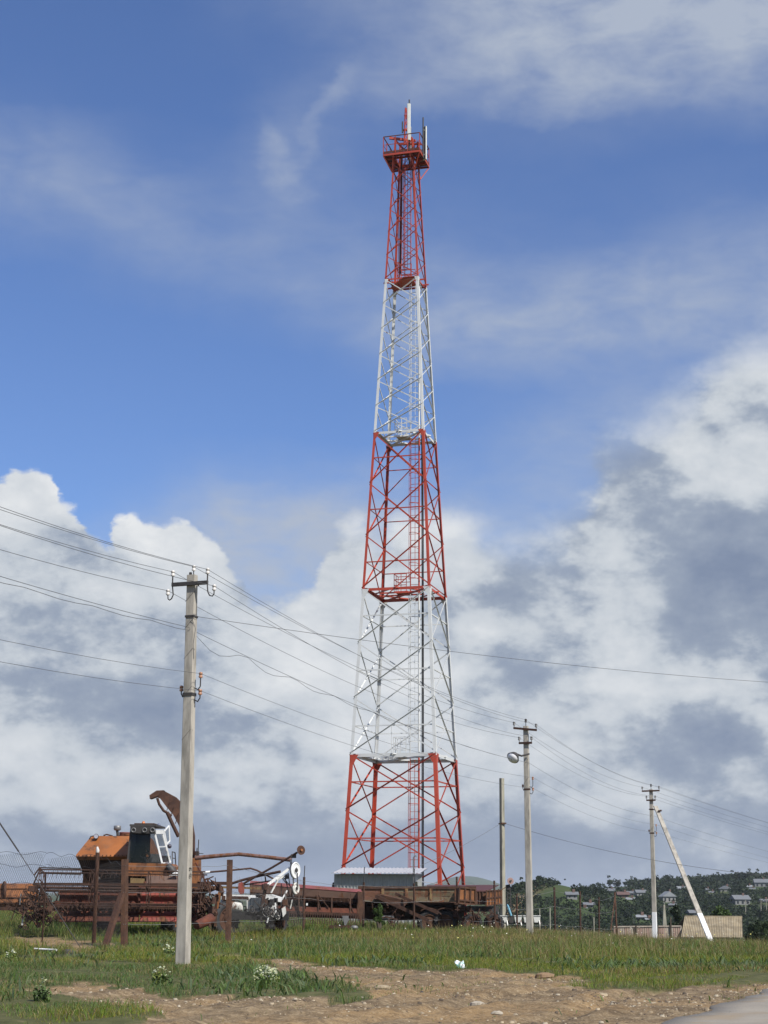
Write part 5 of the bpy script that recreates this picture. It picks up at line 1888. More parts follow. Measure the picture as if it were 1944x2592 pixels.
def trailer_one():
    Y = 70.5
    o = P(1040, 2335, Y)
    T = thing('farm_trailer', 'long rusty trailer with weathered brown side boards and end box', 'trailer', (o.x, o.y, gz(o.x, o.y)))
    g = gz(o.x, o.y)
    MB().prism([P(908, 2288, Y + .1), P(1160, 2290, Y + .1), P(1160, 2285, Y + .1), P(908, 2281, Y + .1)], V(0, 2.2, 0)).build('floor', M_DARKRUST, T)
    xs = [910, 966, 972, 1026, 1032, 1088, 1094, 1152]
    for i in range(0, 8, 2):
        x0, x1 = xs[i] + 1, xs[i + 1] - 1
        m = M_TRAILER if i == 0 else M_CREAMWOOD
        for k in range(3):
            y0, y1 = 2279 - k * 10 - 0.7, 2279 - (k + 1) * 10 + 0.7
            quad(MB(), P(x0, y0, Y + 0.02 * (k % 2)), P(x1, y0 + 0.5, Y + 0.02 * (k % 2)), P(x1, y1 + 0.5, Y), P(x0, y1, Y)).build('side_board', m, T)
    for x in (969, 1029, 1091):
        MB().prism([P(x - 2.5, 2284, Y - .08), P(x + 2.5, 2284, Y - .08), P(x + 3, 2249, Y - .08), P(x - 3, 2249, Y - .08)], V(0, 0.1, 0)).build('rib', M_YELLOWOLD, T)
    MB().bar(P(906, 2247, Y), P(1205, 2247, Y), 0.10, 0.12).build('top_rail', M_DARKRUST, T)
    MB().bar(P(906, 2280, Y - .03), P(1154, 2281, Y - .03), 0.07, 0.07).build('sill', M_CREAMWOOD, T)
    quad(MB(), P(908, 2283, Y + 2.2), P(1160, 2285, Y + 2.2), P(1160, 2244, Y + 2.2), P(908, 2243, Y + 2.2)).build('far_side', M_TRAILER, T)
    quad(MB(), P(905, 2330, Y + 1.6), P(1170, 2330, Y + 1.6), P(1170, 2287, Y + 1.6), P(905, 2287, Y + 1.6)).build('under_shade', M_DARKRUST, T)  # added dark sheet for the shade beneath the trailer, also hides the hut wall
    quad(MB(), P(908, 2283, Y), P(908, 2283, Y + 2.2), P(908, 2244, Y + 2.2), P(908, 2247, Y), V(0.05, 0, 0)).build('head_board', M_TRAILER, T)
    # end box standing forward of the side
    bx = [P(1161, 2286, Y - .9), P(1203, 2290, Y - .6), P(1204, 2250, Y - .6), P(1164, 2246, Y - .9)]
    MB().prism(bx, V(0, 0.12, 0)).build('end_gate', M_ORANGERUST, T)
    eg = T.children[-1]
    for a, b in ((bx[0], bx[1]), (bx[3], bx[2]), (bx[0], bx[3]), (bx[1], bx[2]), (bx[0].lerp(bx[1], .7), bx[3].lerp(bx[2], .7)), (bx[0].lerp(bx[1], .36), bx[3].lerp(bx[2], .36)), (bx[0].lerp(bx[3], .2), bx[1].lerp(bx[2], .2))):
        MB().bar(a - V(0, .03, 0), b - V(0, .03, 0), 0.06, 0.06).build('gate_frame', M_RUST, eg)
    quad(MB(), bx[1], V(bx[1].x - 0.02, Y + 1.8, bx[1].z), V(bx[2].x - 0.02, Y + 1.8, bx[2].z), bx[2], V(-0.05, 0, 0)).build('end_board', M_TRAILER, T)
    quad(MB(), P(1154, 2284, Y), P(1161, 2286, Y - .85), P(1164, 2247, Y - .85), P(1154, 2249, Y), V(0.03, 0, 0)).build('hinge_board', M_TRAILER, T)
    for x in (1100, 1140):
        p = P(x - 14, 2325, Y + .3)
        wheel(T, V(p.x, p.y, g + 0.42), 0.5, 0.26, (0.1, -1, 0), M_RUST, 14)
        c = V(p.x, p.y - 0.12, g + 0.40)
        arc = [c + V(math.cos(t) * 0.62, 0, math.sin(t) * 0.62) for t in np.linspace(-0.2, 2.2, 12)]
        mg = MB()
        for a, b in zip(arc, arc[1:]):
            mg.bar(a, b, 0.30, 0.03, up=(a - c))
        mg.build('mudguard', M_RUSTBROWN, T)
    MB().box(P(1060, 2302, Y + 1.1), (4.6, 0.9, 0.22)).build('chassis', M_DARKRUST, T)
    MB().box(P(1100, 2305, Y + 1.4), (2.6, 0.4, 0.5)).build('axle_beam', M_DARKMETAL, T)
    # sloping elevator leaning under the boards
    MB().bar(P(950, 2268, Y - .5), P(1085, 2330, Y - .8), 0.1, 0.14).bar(P(1000, 2262, Y - .3), P(1110, 2312, Y - .6), 0.08, 0.12).build('drawbar', M_DARKRUST, T)
    MB().prism([P(955, 2262, Y - .4), P(990, 2266, Y - .4), P(1035, 2282, Y - .5), P(1020, 2298, Y - .5), P(985, 2280, Y - .4), P(953, 2276, Y - .4)], V(0, 0.25, 0)).build('hitch_plate', M_RUST, T)
    rg = random.Random(21)
    junk(T, 'running_gear', M_DARKRUST, [(965, 2300, Y - .2), (985, 2315, Y - .3), (1010, 2322, Y - .3), (1180, 2310, Y + .3), (1172, 2322, Y + .2)], rg, 50, 0.22, 0.06)
    MB().box(P(980, 2322, Y - .3), (0.6, 0.3, 0.14)).build('step', M_GREYMETAL, T)


def trailer_two():
    Y = 77.0
    o = P(1215, 2330, Y)
    T = thing('farm_trailer', 'dark red trailer standing behind, its ribbed tailgate facing right', 'trailer', (o.x, o.y, gz(o.x, o.y)))
    g = gz(o.x, o.y)
    quad(MB(), P(1080, 2292, Y), P(1230, 2290, Y), P(1230, 2254, Y), P(1080, 2252, Y)).build('side_panel', M_TRAILER, T)
    quad(MB(), P(1080, 2254, Y - .05), P(1232, 2255, Y - .05), P(1262, 2240, Y + 1.9), P(1080, 2240, Y + 1.9), V(0, 0, -0.04)).build('tarpaulin', plain('dark_maroon_cover', (0.075, 0.026, 0.03), 0.7), T)
    for x in (1206, 1214, 1222):
        MB().bar(P(x, 2290, Y - .05), P(x, 2256, Y - .05), 0.05, 0.05).build('rib', M_RUST, T)
    a, b, c, d = P(1231, 2294, Y - .3), P(1270, 2288, Y + .6), P(1270, 2252, Y + .6), P(1232, 2254, Y - .3)
    MB().prism([a, b, c, d], V(0.03, 0.05, 0)).build('tailgate', M_ORANGERUST, T)
    tg = T.children[-1]
    for f in (0.02, 0.2, 0.4, 0.6, 0.8, 0.98):
        MB().bar(a.lerp(b, f) - V(0.02, .05, 0), d.lerp(c, f) - V(0.02, .05, 0), 0.06, 0.06).build('gate_rib', M_RUST, tg)
    for f in (0.02, 0.5, 0.98):
        MB().bar(a.lerp(d, f) - V(0.02, .05, 0), b.lerp(c, f) - V(0.02, .05, 0), 0.06, 0.05).build('gate_rib', M_RUSTBROWN, tg)
    MB().box(P(1170, 2300, Y + 1.0), (3.4, 1.6, 0.25)).build('chassis', M_DARKMETAL, T)
    for x in (1195, 1250):
        p = P(x, 2320, Y + .3)
        wheel(T, V(p.x, p.y, g + 0.45), 0.48, 0.26, (0.1, -1, 0), M_RUST, 14)
    rg = random.Random(33)
    junk(T, 'running_gear', M_DARKRUST, [(1225, 2312, Y), (1240, 2318, Y)], rg, 20, 0.2, 0.05)


def seed_planter():
    Y = 81.0
    o = P(1285, 2335, Y)
    T = thing('row_planter', 'row planter with pale box hoppers and raised marker wheel', 'planter', (o.x, o.y, gz(o.x, o.y)))
    MB().bar(P(1236, 2334, Y + .2), P(1372, 2336, Y + .2), 0.12, 0.12).build('tool_bar', M_DARKMETAL, T)
    mh = paint('grimy_white_paint', (0.58, 0.59, 0.56), 0.5, 0.2, 0, 0.1, 3)
    for x0, x1 in ((1240, 1259), (1266, 1286), (1302, 1321), (1325, 1345), (1350, 1368)):
        y0 = 2319
        a, b = P(x0, y0, Y), P(x1, y0, Y)
        c, d = P(x0 + 3, y0 + 16, Y), P(x1 - 2, y0 + 16, Y)
        loft(MB(), [[c, d, d + V(0, .35, 0), c + V(0, .35, 0)], [a, b, b + V(0, .45, 0), a + V(0, .45, 0)]]).build('hopper', mh, T)
        hp = T.children[-1]
        MB().box((a + b) / 2 + V(0, .22, 0.015), ((b - a).length + 0.03, 0.5, 0.03)).build('lid', mh, hp)
        MB().bar(P(x1 - 3, 2330, Y), P(x1 - 1, 2343, Y - .1), 0.05, 0.05).build('shoe', M_WHITERUST, T)
    MB().cyl(P(1285, 2292, Y - .1), P(1294, 2318, Y - .1), 0.055, 10).tube([P(1284, 2289, Y - .1), P(1285, 2292, Y - .1)], 0.03, 7).build('ram', M_BLUE, T)
    MB().bar(P(1287, 2246, Y + .1), P(1280, 2322, Y + .1), 0.05, 0.05).bar(P(1291, 2248, Y + .1), P(1295, 2322, Y + .1), 0.05, 0.05).build('marker_arm', M_DARKMETAL, T)
    MB().prism([P(1281, 2240, Y), P(1291, 2238, Y), P(1292, 2252, Y), P(1283, 2252, Y)], V(0, 0.3, 0)).build('gearbox', M_DARKMETAL, T)
    c = P(1292, 2230, Y - .1)
    ax = V(0.25, -1, 0.1)
    MB().cyl(c, c + ax * 0.025, 0.165, 22).ring(c + ax * 0.025, ax, 0.09, 0.012, 20, 4).build('marker_disc', plain('dusty_pink_steel', (0.30, 0.19, 0.17), 0.6), T)
    MB().cyl(c, c + ax * 0.08, 0.05, 10).build('hub', M_DARKMETAL, T.children[-1])
    MB().bar(P(1262, 2256, Y), P(1281, 2246, Y), 0.04, 0.04).build('link', M_YELLOWOLD, T)
    MB().box(P(1294, 2328, Y), (0.2, 0.2, 0.3)).build('gearbox', M_DARKMETAL, T)
    MB().bar(P(1262, 2302, Y), P(1260, 2336, Y), 0.05, 0.05).build('stand', M_GREYMETAL, T)


combine()
grain_header()
windrow_header()
forage_harvester()
planter_frame()
old_tractor()
roller()
rear_header()
trailer_one()
trailer_two()
seed_planter()


# ---------------------------------------------------------------- fence round the yard
def barbed(p, q, r=0.006, seed=0, s=0.05, strand=True):
    rg = random.Random(seed)
    mb = MB().tube([a + Vector((rg.gauss(0, 0.006), rg.gauss(0, 0.006), rg.gauss(0, 0.008))) for a in sag(p, q, s, 18)], r, 4, False)
    return mb


def mesh_panel(p0, p1, zb, zt, rg, step=0.11, r=0.0028, ragged=0.0):
    """diamond mesh between two points, torn along the top"""
    mb = MB()
    d = (p1 - p0)
    d.z = 0
    L = d.length
    d.normalize()
    n = int(L / step)
    for sg_ in (-1, 1):
        for k in range(-int((zt - zb) / step * 0.75), n + int((zt - zb) / step * 0.75)):
            h = (zt - zb) * (1 - ragged * rg.random() ** 2)
            s0, s1 = k * step, k * step + sg_ * (zt - zb) * 0.62
            if sg_ < 0:
                s1 = k * step - (zt - zb) * 0.62
            f1 = h / (zt - zb)
            pts = []
            for f in np.linspace(0, f1, 7):
                s = s0 + (s1 - s0) * f
                if 0 <= s <= L:
                    q = p0 + d * s
                    w = 0.05 * math.sin(s * 1.3) + 0.03 * math.sin(s * 4.1 + f * 3)
                    pts.append(Vector((q.x, q.y + w, gz(q.x, q.y) + zb + (zt - zb) * f + 0.05 * f * math.sin(s * 1.7))))
            if len(pts) > 1:
                mb.tube(pts, r, 3, False)
    return mb


def fences():
    rg = random.Random(4)
    # heights: (px of base, px of top, py of top, distance, width, material)
    posts = [(313, 313, 2175, 48.7, 0.15, M_RUST), (575, 579, 2176, 52.5, 0.135, M_RUST), (768, 770, 2220, 66, 0.10, M_DARKRUST), (919, 921, 2233, 68, 0.09, M_DARKRUST),
             (1048, 1048, 2236, 69.5, 0.085, M_DARKRUST), (1158, 1156, 2219, 71, 0.085, M_DARKRUST), (1253, 1251, 2229, 73, 0.085, M_DARKRUST), (1309, 1308, 2262, 78, 0.09, M_DARKRUST),
             (1405, 1403, 2246, 79, 0.10, M_DARKRUST), (1469, 1468, 2256, 81, 0.09, M_DARKRUST), (1516, 1516, 2271, 83, 0.09, M_DARKRUST), (1562, 1556, 2258, 85, 0.10, M_RUST)]
    b0 = P(313, 2400, 48.7)
    T = thing('wire_fence', 'rusty post and barbed wire fence along the machinery yard', 'fence', (b0.x, b0.y, gz(b0.x, b0.y)))
    tops, bots = [], []
    for i, (xb, xt, yt, Y, w, m) in enumerate(posts):
        t = P(xt, yt, Y)
        q = P(xb, 2360, Y)
        b = V(q.x, q.y, gz(q.x, q.y) - 0.3)
        mb = MB()
        if w > 0.12:
            mb.angle(b, t, w, 0.02, V(1, 0.3, 0), V(-0.3, 1, 0))
            mb.bar(b, t, w * 0.8, w * 0.6)
        else:
            mb.tube([b, t], w / 2, 8)
        mb.build('fence_post', m, T)
        tops.append(t)
        bots.append(b + V(0, 0, 0.3))
        if i in (2, 3, 4):
            MB().tube([t, t + V(0.02, 0, 0.62 if i != 2 else 0.45)], 0.02, 5).build('post_extension', M_DARKMETAL, T)
    for i in range(len(posts) - 1):
        a, b, c, d = bots[i], tops[i], bots[i + 1], tops[i + 1]
        for k, f in enumerate((0.26, 0.62, 0.93)):
            barbed(a.lerp(b, f) - V(0, 0.06, 0), c.lerp(d, f) - V(0, 0.06, 0), 0.006, i * 7 + k, 0.03 + 0.04 * rg.random()).build('barbed_wire', M_BARB, T)
    mesh_panel(bots[1], bots[2], 0.3, 2.1, rg, 0.16, 0.0022, 0.6).build('torn_mesh', M_DARKMETAL, T)['kind'] = 'stuff'
    # prop of the corner post
    p0, p1 = P(262, 2412, 48.0), P(309, 2262, 48.6)
    p0.z = gz(p0.x, p0.y) - 0.1
    MB().bar(p0, p1, 0.17, 0.12).build('prop', M_RUSTBROWN, T)
    # lean stake by the last post
    MB().bar(P(1546, 2355, 84), P(1557, 2268, 85), 0.05, 0.05).build('prop', M_RUST, T)

    # mesh fence to the left
    c0 = P(313, 2400, 48.9)
    T2 = thing('mesh_fence', 'diamond wire mesh fence on the left with a pale-tipped post', 'fence', (c0.x - 0.2, c0.y, gz(c0.x, c0.y)))
    line = [P(309, 2300, 48.9), P(244, 2300, 51.2), P(110, 2300, 52.6), P(-120, 2300, 55.0)]
    tz = [2.4, 2.72, 2.8, 2.95]
    for i in range(3):
        a, b = line[i], line[i + 1]
        mesh_panel(V(a.x, a.y, 0), V(b.x, b.y, 0), 0.25, (tz[i] + tz[i + 1]) / 2 - 0.1, rg, 0.10, 0.0036).build('wire_mesh', M_DARKMETAL, T2)['kind'] = 'stuff'
        for f in (1.0, 0.86, 0.66):
            pa, pb = V(a.x, a.y - 0.05, gz(a.x, a.y) + tz[i] * f), V(b.x, b.y - 0.05, gz(b.x, b.y) + tz[i + 1] * f)
            MB().tube([q + V(0, 0, 0.05 * math.sin(j * 1.1 + i * 2 + f * 9)) for j, q in enumerate(sag(pa, pb, 0.05, 16))], 0.006, 4, False).build('tension_wire', M_DARKMETAL, T2)
    t, q = P(247, 2158, 51.1), P(240, 2340, 51.1)
    MB().tube([V(q.x, q.y, gz(q.x, q.y) - 0.3), t], 0.065, 9).build('fence_post', M_RUST, T2)
    MB().tube([t, t + V(0, 0, 0.06), t + V(-0.02, 0, 0.18)], [0.05, 0.06, 0.03], 8).build('pale_cap', M_INSUL, T2)
    for px in (110, -120):
        a = P(px, 2300, 52.6 if px > 0 else 55.0)
        MB().tube([V(a.x, a.y + 0.08, gz(a.x, a.y) - 0.3), V(a.x, a.y + 0.08, gz(a.x, a.y) + 2.2)], 0.025, 7).build('fence_post', M_DARKRUST, T2)


fences()


# ---------------------------------------------------------------- grass
def blades(name, x, y, h, w, lean, col, label=None, tipcol=None, seed=0, zoff=0.0):
    rg = np.random.default_rng(seed)
    n = len(x)
    a = rg.uniform(0, 2 * np.pi, n)
    sx, sy = np.cos(a), np.sin(a)
    b = rg.uniform(0, 2 * np.pi, n)
    lx, ly = np.cos(b) * lean * h, np.sin(b) * lean * h
    z = ground_z(x, y) - 0.02 + zoff
    hw = w / 2
    v = np.zeros((n, 5, 3), np.float32)
    v[:, 0] = np.stack([x - sx * hw * 0.8, y - sy * hw * 0.8, z], -1)
    v[:, 1] = np.stack([x + sx * hw * 0.8, y + sy * hw * 0.8, z], -1)
    mx, my, mz = x + lx * 0.35, y + ly * 0.35, z + h * 0.6
    v[:, 2] = np.stack([mx + sx * hw, my + sy * hw, mz], -1)
    v[:, 3] = np.stack([mx - sx * hw, my - sy * hw, mz], -1)
    v[:, 4] = np.stack([x + lx, y + ly, z + h * (1 - 0.25 * lean)], -1)
    i = (np.arange(n) * 5)[:, None]
    fl = np.concatenate([i + [0, 1, 2, 3], i + [3, 2, 4]], 1).ravel()
    lt = np.tile([4, 3], n)
    c = np.repeat(col[:, None, :], 5, 1)
    if tipcol is not None:
        c[:, 4] = tipcol
        c[:, 2:4] = 0.5 * (c[:, 2:4] + tipcol[:, None, :])
    o = np_mesh(name, v.reshape(-1, 3), fl, lt, M_GRASS, c.reshape(-1, 3))
    o['kind'] = 'stuff'
    return o


def spread(n, y0, y1, seed, power=1.0):
    """points spread evenly over the ground in view and a little beyond"""
    rg = np.random.default_rng(seed)
    u = rg.uniform(0, 1, n)
    y = np.sqrt(y0 ** 2 + (y1 ** 2 - y0 ** 2) * u)
    x = rg.uniform(-1, 1, n) * (0.262 * y + 1.5)
    return x, y, rg


C_G = np.array([[0.095, 0.185, 0.035], [0.120, 0.200, 0.036], [0.085, 0.155, 0.045], [0.165, 0.210, 0.046], [0.100, 0.155, 0.055], [0.19, 0.185, 0.068]])
C_DRY = np.array([[0.35, 0.29, 0.145], [0.28, 0.22, 0.105], [0.23, 0.155, 0.08], [0.20, 0.125, 0.07]])


def pick(rg, tab, n, var=0.18):
    c = tab[rg.integers(0, len(tab), n)]
    return c * (1 + rg.uniform(-var, var, (n, 1)))


def on_machine_free(x, y):
    return np.ones(len(x), bool)


def grass_all():
    # near ground, 20 to 47 m
    x, y, rg = spread(340000, 19.0, 50, 101)
    dirt, tuft, sparse, verge, dry = land_masks(x, y)
    patch = fbm(x * 0.5, y * 0.5, 4, 12)
    p = np.where(dirt, 0.010 + 0.16 * sstep(fbm(x * 0.6, y * 0.6, 4, 91), 0.52, 0.72), 1.0)
    p = np.where(dirt & sparse, 0.25, p)
    p = np.where(verge, 0.8, p)
    p *= np.where(dirt, 1, 0.45 + 0.55 * sstep(patch, 0.3, 0.55))
    k = rg.uniform(0, 1, len(x)) < p
    x, y, dirt, verge, patch, dry = x[k], y[k], dirt[k], verge[k], patch[k], dry[k]
    n = len(x)
    h = (0.05 + 0.14 * sstep(patch, 0.3, 0.7)) * rg.uniform(0.5, 1.4, n)
    h = np.where(dirt, h * 0.4, h)
    h = np.where(verge, h * 0.75, h)
    zone = fbm(x * 0.16, y * 0.16, 3, 66)
    col = pick(rg, C_G, n)
    zb = sstep(zone, 0.40, 0.62)[:, None]
    col = col * (zb * np.array([1.38, 1.14, 0.72]) + (1 - zb) * np.array([0.88, 0.90, 1.12]))
    dryp = rg.uniform(0, 1, n) < np.where(dry, 0.65, np.where(dirt, 0.35, 0.12 + 0.22 * (fbm(x * 0.3, y * 0.3, 3, 5) > 0.56)))
    col = np.where(dryp[:, None], pick(rg, C_DRY, n), col)
    blades('short_grass', x, y, h, rg.uniform(0.004, 0.010, n), rg.uniform(0.1, 1.0, n), col, seed=1)
    # broad leaved weeds among it
    x, y, rg = spread(34000, 21, 56, 303)
    dirt, tuft, sparse, verge, dry = land_masks(x, y)
    cl = fbm(x * 0.45, y * 0.45, 3, 44)
    k = (~dirt | (rg.uniform(0, 1, len(x)) < 0.04)) & (rg.uniform(0, 1, len(x)) < sstep(cl, 0.42, 0.62)) & ~verge
    x, y, dirt = x[k], y[k], dirt[k]
    n = len(x)
    blades('weeds', x, y, rg.uniform(0.10, 0.34, n) * np.where(dirt, 0.5, 1), rg.uniform(0.015, 0.042, n), rg.uniform(0.3, 1.2, n),
           pick(rg, np.array([[0.090, 0.140, 0.050], [0.100, 0.16, 0.045], [0.125, 0.16, 0.075], [0.085, 0.125, 0.065]]), n), seed=2)
    # tall meadow, 43 to 112 m
    x, y, rg = spread(330000, 40, 128, 202)
    dirt, tuft, sparse, verge, dry = land_masks(x, y)
    px, py = proj(x, y, ground_z(x, y))
    lim = np.interp(px, [0, 300, 560, 760, 1000, 1300, 1500], [2420, 2410, 2420, 2434, 2458, 2462, 2478])
    k = ~dirt & (py < lim + 8)
    k &= rg.uniform(0, 1, len(x)) < np.where(y < 75, 1.0, 0.55)
    x, y, px = x[k], y[k], px[k]
    n = len(x)
    tall = fbm(x * 0.22, y * 0.22, 4, 19)
    h = (0.14 + 0.26 * sstep(tall, 0.3, 0.7)) * rg.uniform(0.6, 1.3, n)
    left = 1 - sstep(px, 500, 900)
    h *= 1 + 0.35 * left * sstep(y, 50, 56)
    h *= 1 + 0.18 * sstep(y, 56, 64) * (1 - sstep(px, 1100, 1400))
    zone = fbm(x * 0.09, y * 0.13, 4, 29)
    col = pick(rg, C_G, n, 0.22)
    zb = sstep(zone, 0.38, 0.62)[:, None]
    col = col * (zb * np.array([1.45, 1.08, 0.82]) + (1 - zb) * np.array([0.95, 0.98, 1.0]))
    fe = 0.10 + 0.24 * sstep(px, 650, 1200) * sstep(zone, 0.42, 0.6)
    dr = rg.uniform(0, 1, n) < fe
    col = np.where(dr[:, None], pick(rg, C_DRY, n), col)
    tip = np.where((rg.uniform(0, 1, n) < 0.10 + 0.35 * sstep(px, 600, 1100))[:, None], pick(rg, C_DRY, n), col)
    blades('meadow_grass', x, y, h, rg.uniform(0.006, 0.014, n), rg.uniform(0.1, 0.9, n), col, tipcol=tip, seed=3)
    # rank weeds between and behind the machines
    rg = np.random.default_rng(606)
    n = 34000
    y = rg.uniform(59.5, 90, n)
    x = P(0, 2300, 1.0).x * y * 1.1 + rg.uniform(0, 1, n) * (P(1345, 2300, 1.0).x - P(0, 2300, 1.0).x * 1.1) * y
    k = rg.uniform(0, 1, n) < 0.25 + 0.75 * (fbm(x * 0.3, y * 0.3, 3, 37) > 0.45)
    x, y = x[k], y[k]
    n = len(x)
    blades('yard_weeds', x, y, rg.uniform(0.25, 0.75, n) * (0.4 + 0.8 * fbm(x * 0.25, y * 0.25, 3, 93)) * np.where(y > 71, 1.0, 0.72) * (1 - 0.6 * sstep(proj(x, y, y * 0)[0], 1180, 1340)), rg.uniform(0.012, 0.032, n), rg.uniform(0.1, 0.8, n), pick(rg, C_G * 0.8, n), seed=6)
    # seed stalks standing above the meadow
    x, y, rg = spread(15000, 44, 120, 404)
    dirt, *_ = land_masks(x, y)
    px, py = proj(x, y, ground_z(x, y))
    k = ~dirt & (rg.uniform(0, 1, len(x)) < 0.15 + 0.85 * sstep(px, 600, 1200)) & (py < np.interp(px, [0, 560, 1000, 1500], [2400, 2410, 2440, 2464]))
    x, y = x[k], y[k]
    n = len(x)
    blades('seed_stalks', x, y, rg.uniform(0.32, 0.62, n), rg.uniform(0.007, 0.013, n), rg.uniform(0.0, 0.3, n), pick(rg, np.array([[0.22, 0.18, 0.09], [0.20, 0.14, 0.08], [0.28, 0.23, 0.13]]), n), seed=4)
    # flowers: small upright-facing rosettes on the stalks
    x, y, rg = spread(1500, 40, 122, 505)
    dirt, *_ = land_masks(x, y)
    px, py = proj(x, y, ground_z(x, y))
    fl = fbm(x * 0.25, y * 0.25, 3, 87)
    k = ~dirt & (rg.uniform(0, 1, len(x)) < sstep(fl, 0.46, 0.62) * (0.25 + 0.75 * sstep(px, 800, 1200)))
    x, y = x[k], y[k]
    rosettes('wild_flowers', x, y, ground_z(x, y) + rg.uniform(0.32, 0.58, len(x)), rg.uniform(0.010, 0.026, len(x)), rg)


def rosettes(name, x, y, z, r, rg, tab=None, parent=None):
    n = len(x)
    m = 5
    tab = np.array([[0.72, 0.72, 0.66], [0.70, 0.68, 0.55], [0.66, 0.60, 0.20], [0.74, 0.74, 0.72]]) if tab is None else tab
    a = np.arange(m) * 2 * np.pi / m
    v = np.zeros((n, m + 1, 3), np.float32)
    tx, ty = rg.uniform(-0.5, 0.5, n), rg.uniform(-0.8, 0.2, n)
    for k in range(m):
        dx, dy = np.cos(a[k]) * r, np.sin(a[k]) * r
        v[:, k] = np.stack([x + dx, y + dy, z + dx * tx + dy * ty * -1.0], -1)
    v[:, m] = np.stack([x, y, z - r * 0.5], -1)
    i = (np.arange(n) * (m + 1))[:, None]
    fl = np.concatenate([i + [k, (k + 1) % m, m] for k in range(m)], 1).ravel()
    col = np.repeat(pick(rg, tab, n, 0.08)[:, None, :], m + 1, 1).reshape(-1, 3)
    o = np_mesh(name, v.reshape(-1, 3), fl, np.full(n * m, 3), M_FLOWER, col)
    o['kind'] = 'stuff'
    if parent is not None:
        o.parent = parent
    return o


grass_all()


# ---------------------------------------------------------------- trees, village and sheds on the far slope
def leaf_cloud(seed, n, blobs, size, tab, droop=0.0):
    """leaf-sized faces spread through a crown made of several uneven clumps; returns verts and colours"""
    rg = np.random.default_rng(seed)
    b = np.array([q[:3] for q in blobs])
    r = np.array([q[3:6] for q in blobs])
    w = np.array([q[3] * q[5] for q in blobs])
    k = rg.choice(len(blobs), n, p=w / w.sum())
    d = rg.normal(size=(n, 3))
    d /= np.linalg.norm(d, axis=1)[:, None]
    c = b[k] + d * r[k] * (rg.uniform(0.35, 1.08, (n, 1)) ** 0.6)
    nrm = d + rg.normal(size=(n, 3)) * 0.7
    nrm /= np.linalg.norm(nrm, axis=1)[:, None]
    t = np.cross(nrm, rg.normal(size=(n, 3)))
    t /= np.linalg.norm(t, axis=1)[:, None]
    u = np.cross(nrm, t)
    s = rg.uniform(0.6, 1.35, (n, 1)) * size
    v = np.stack([c - t * s, c + u * s * 0.55, c + t * s, c - u * s * 0.55], 1)
    shade = tab[rg.integers(0, len(tab), len(blobs))][k] * rg.uniform(0.8, 1.2, (n, 1))
    return v, np.repeat(shade[:, None, :], 4, 1)


TREE_TABS = [np.array([[0.014, 0.024, 0.011], [0.018, 0.030, 0.012], [0.012, 0.021, 0.011]]), np.array([[0.024, 0.040, 0.014], [0.031, 0.048, 0.017], [0.020, 0.034, 0.013]]),  # cloud shade on the far slope is put into these dark leaf colours
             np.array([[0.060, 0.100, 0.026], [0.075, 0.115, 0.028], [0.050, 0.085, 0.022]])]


def quads_obj(name, v, c, mat):
    n = len(v)
    return np_mesh(name, v.reshape(-1, 3), np.arange(n * 4), np.full(n, 4), mat, c.reshape(-1, 3))


def tree_proto(seed, h, w, tab, label, group, n=240, size=0.5, trunk=0.25, open_=False):
    rg = random.Random(seed)
    T = thing('broadleaf_tree', label, 'tree', (0, 0, 0), 0, group)
    blobs = []
    for i in range(9 if not open_ else 7):
        a = rg.uniform(0, 6.28)
        f = rg.uniform(0, 1)
        rad = rg.uniform(0.0, 0.34) * w
        br = w * rg.uniform(0.16, 0.27) * (0.8 if open_ else 1)
        blobs.append((rad * math.cos(a), rad * math.sin(a), h * (trunk + 0.12 + (0.86 - trunk) * f * 0.85), br, br, br * rg.uniform(0.7, 1.0)))
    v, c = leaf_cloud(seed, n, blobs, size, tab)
    cr = quads_obj('crown', v, c, M_LEAF)
    cr.parent = T
    mb = MB().tube([(0, 0, -0.6), (0.02 * h, 0, h * trunk), (0, 0.02 * h, h * 0.62)], [0.035 * h, 0.026 * h, 0.008 * h], 7)
    for b in blobs[:4]:
        mb.tube([(0.02 * h, 0, h * trunk * 0.9), tuple(b[:3])], [0.014 * h, 0.004 * h], 5)
    mb.build('trunk', M_BARK, T, local=True)
    return T


def slope_point(px, py):
    p = G(px, py)
    return p


def at_dist(px, Y):
    q = P(px, 2260, Y)
    return V(q.x, Y, gz(q.x, Y))


ORD = ['first', 'second', 'third', 'fourth', 'fifth', 'sixth', 'seventh', 'eighth', 'ninth', 'tenth', 'eleventh', 'twelfth', 'thirteenth', 'fourteenth', 'fifteenth', 'sixteenth', 'seventeenth', 'eighteenth', 'nineteenth', 'twentieth',
       'twenty-first', 'twenty-second', 'twenty-third', 'twenty-fourth', 'twenty-fifth', 'twenty-sixth', 'twenty-seventh', 'twenty-eighth', 'twenty-ninth', 'thirtieth']
SHORT = ['the large slate-roofed house', 'the tall-gabled house', 'the two-storey ridge house', 'the pillar-fronted house', 'the grey pillared house', 'the dim grey house', 'the dim low house', 'the small tin-roofed house', 'the low house above the shed', 'the gabled house under the ridge', 'the red-roofed house',
         'the small white shed', 'the ridge house at the edge', 'the grey house at the edge', 'the low white hut', 'the tiny white hut', 'the ruin behind the shed roof', 'the tiny white ridge house', 'the tiny grey house', 'the low outbuilding', 'the tiny pale shed', 'the tiny shed at right']


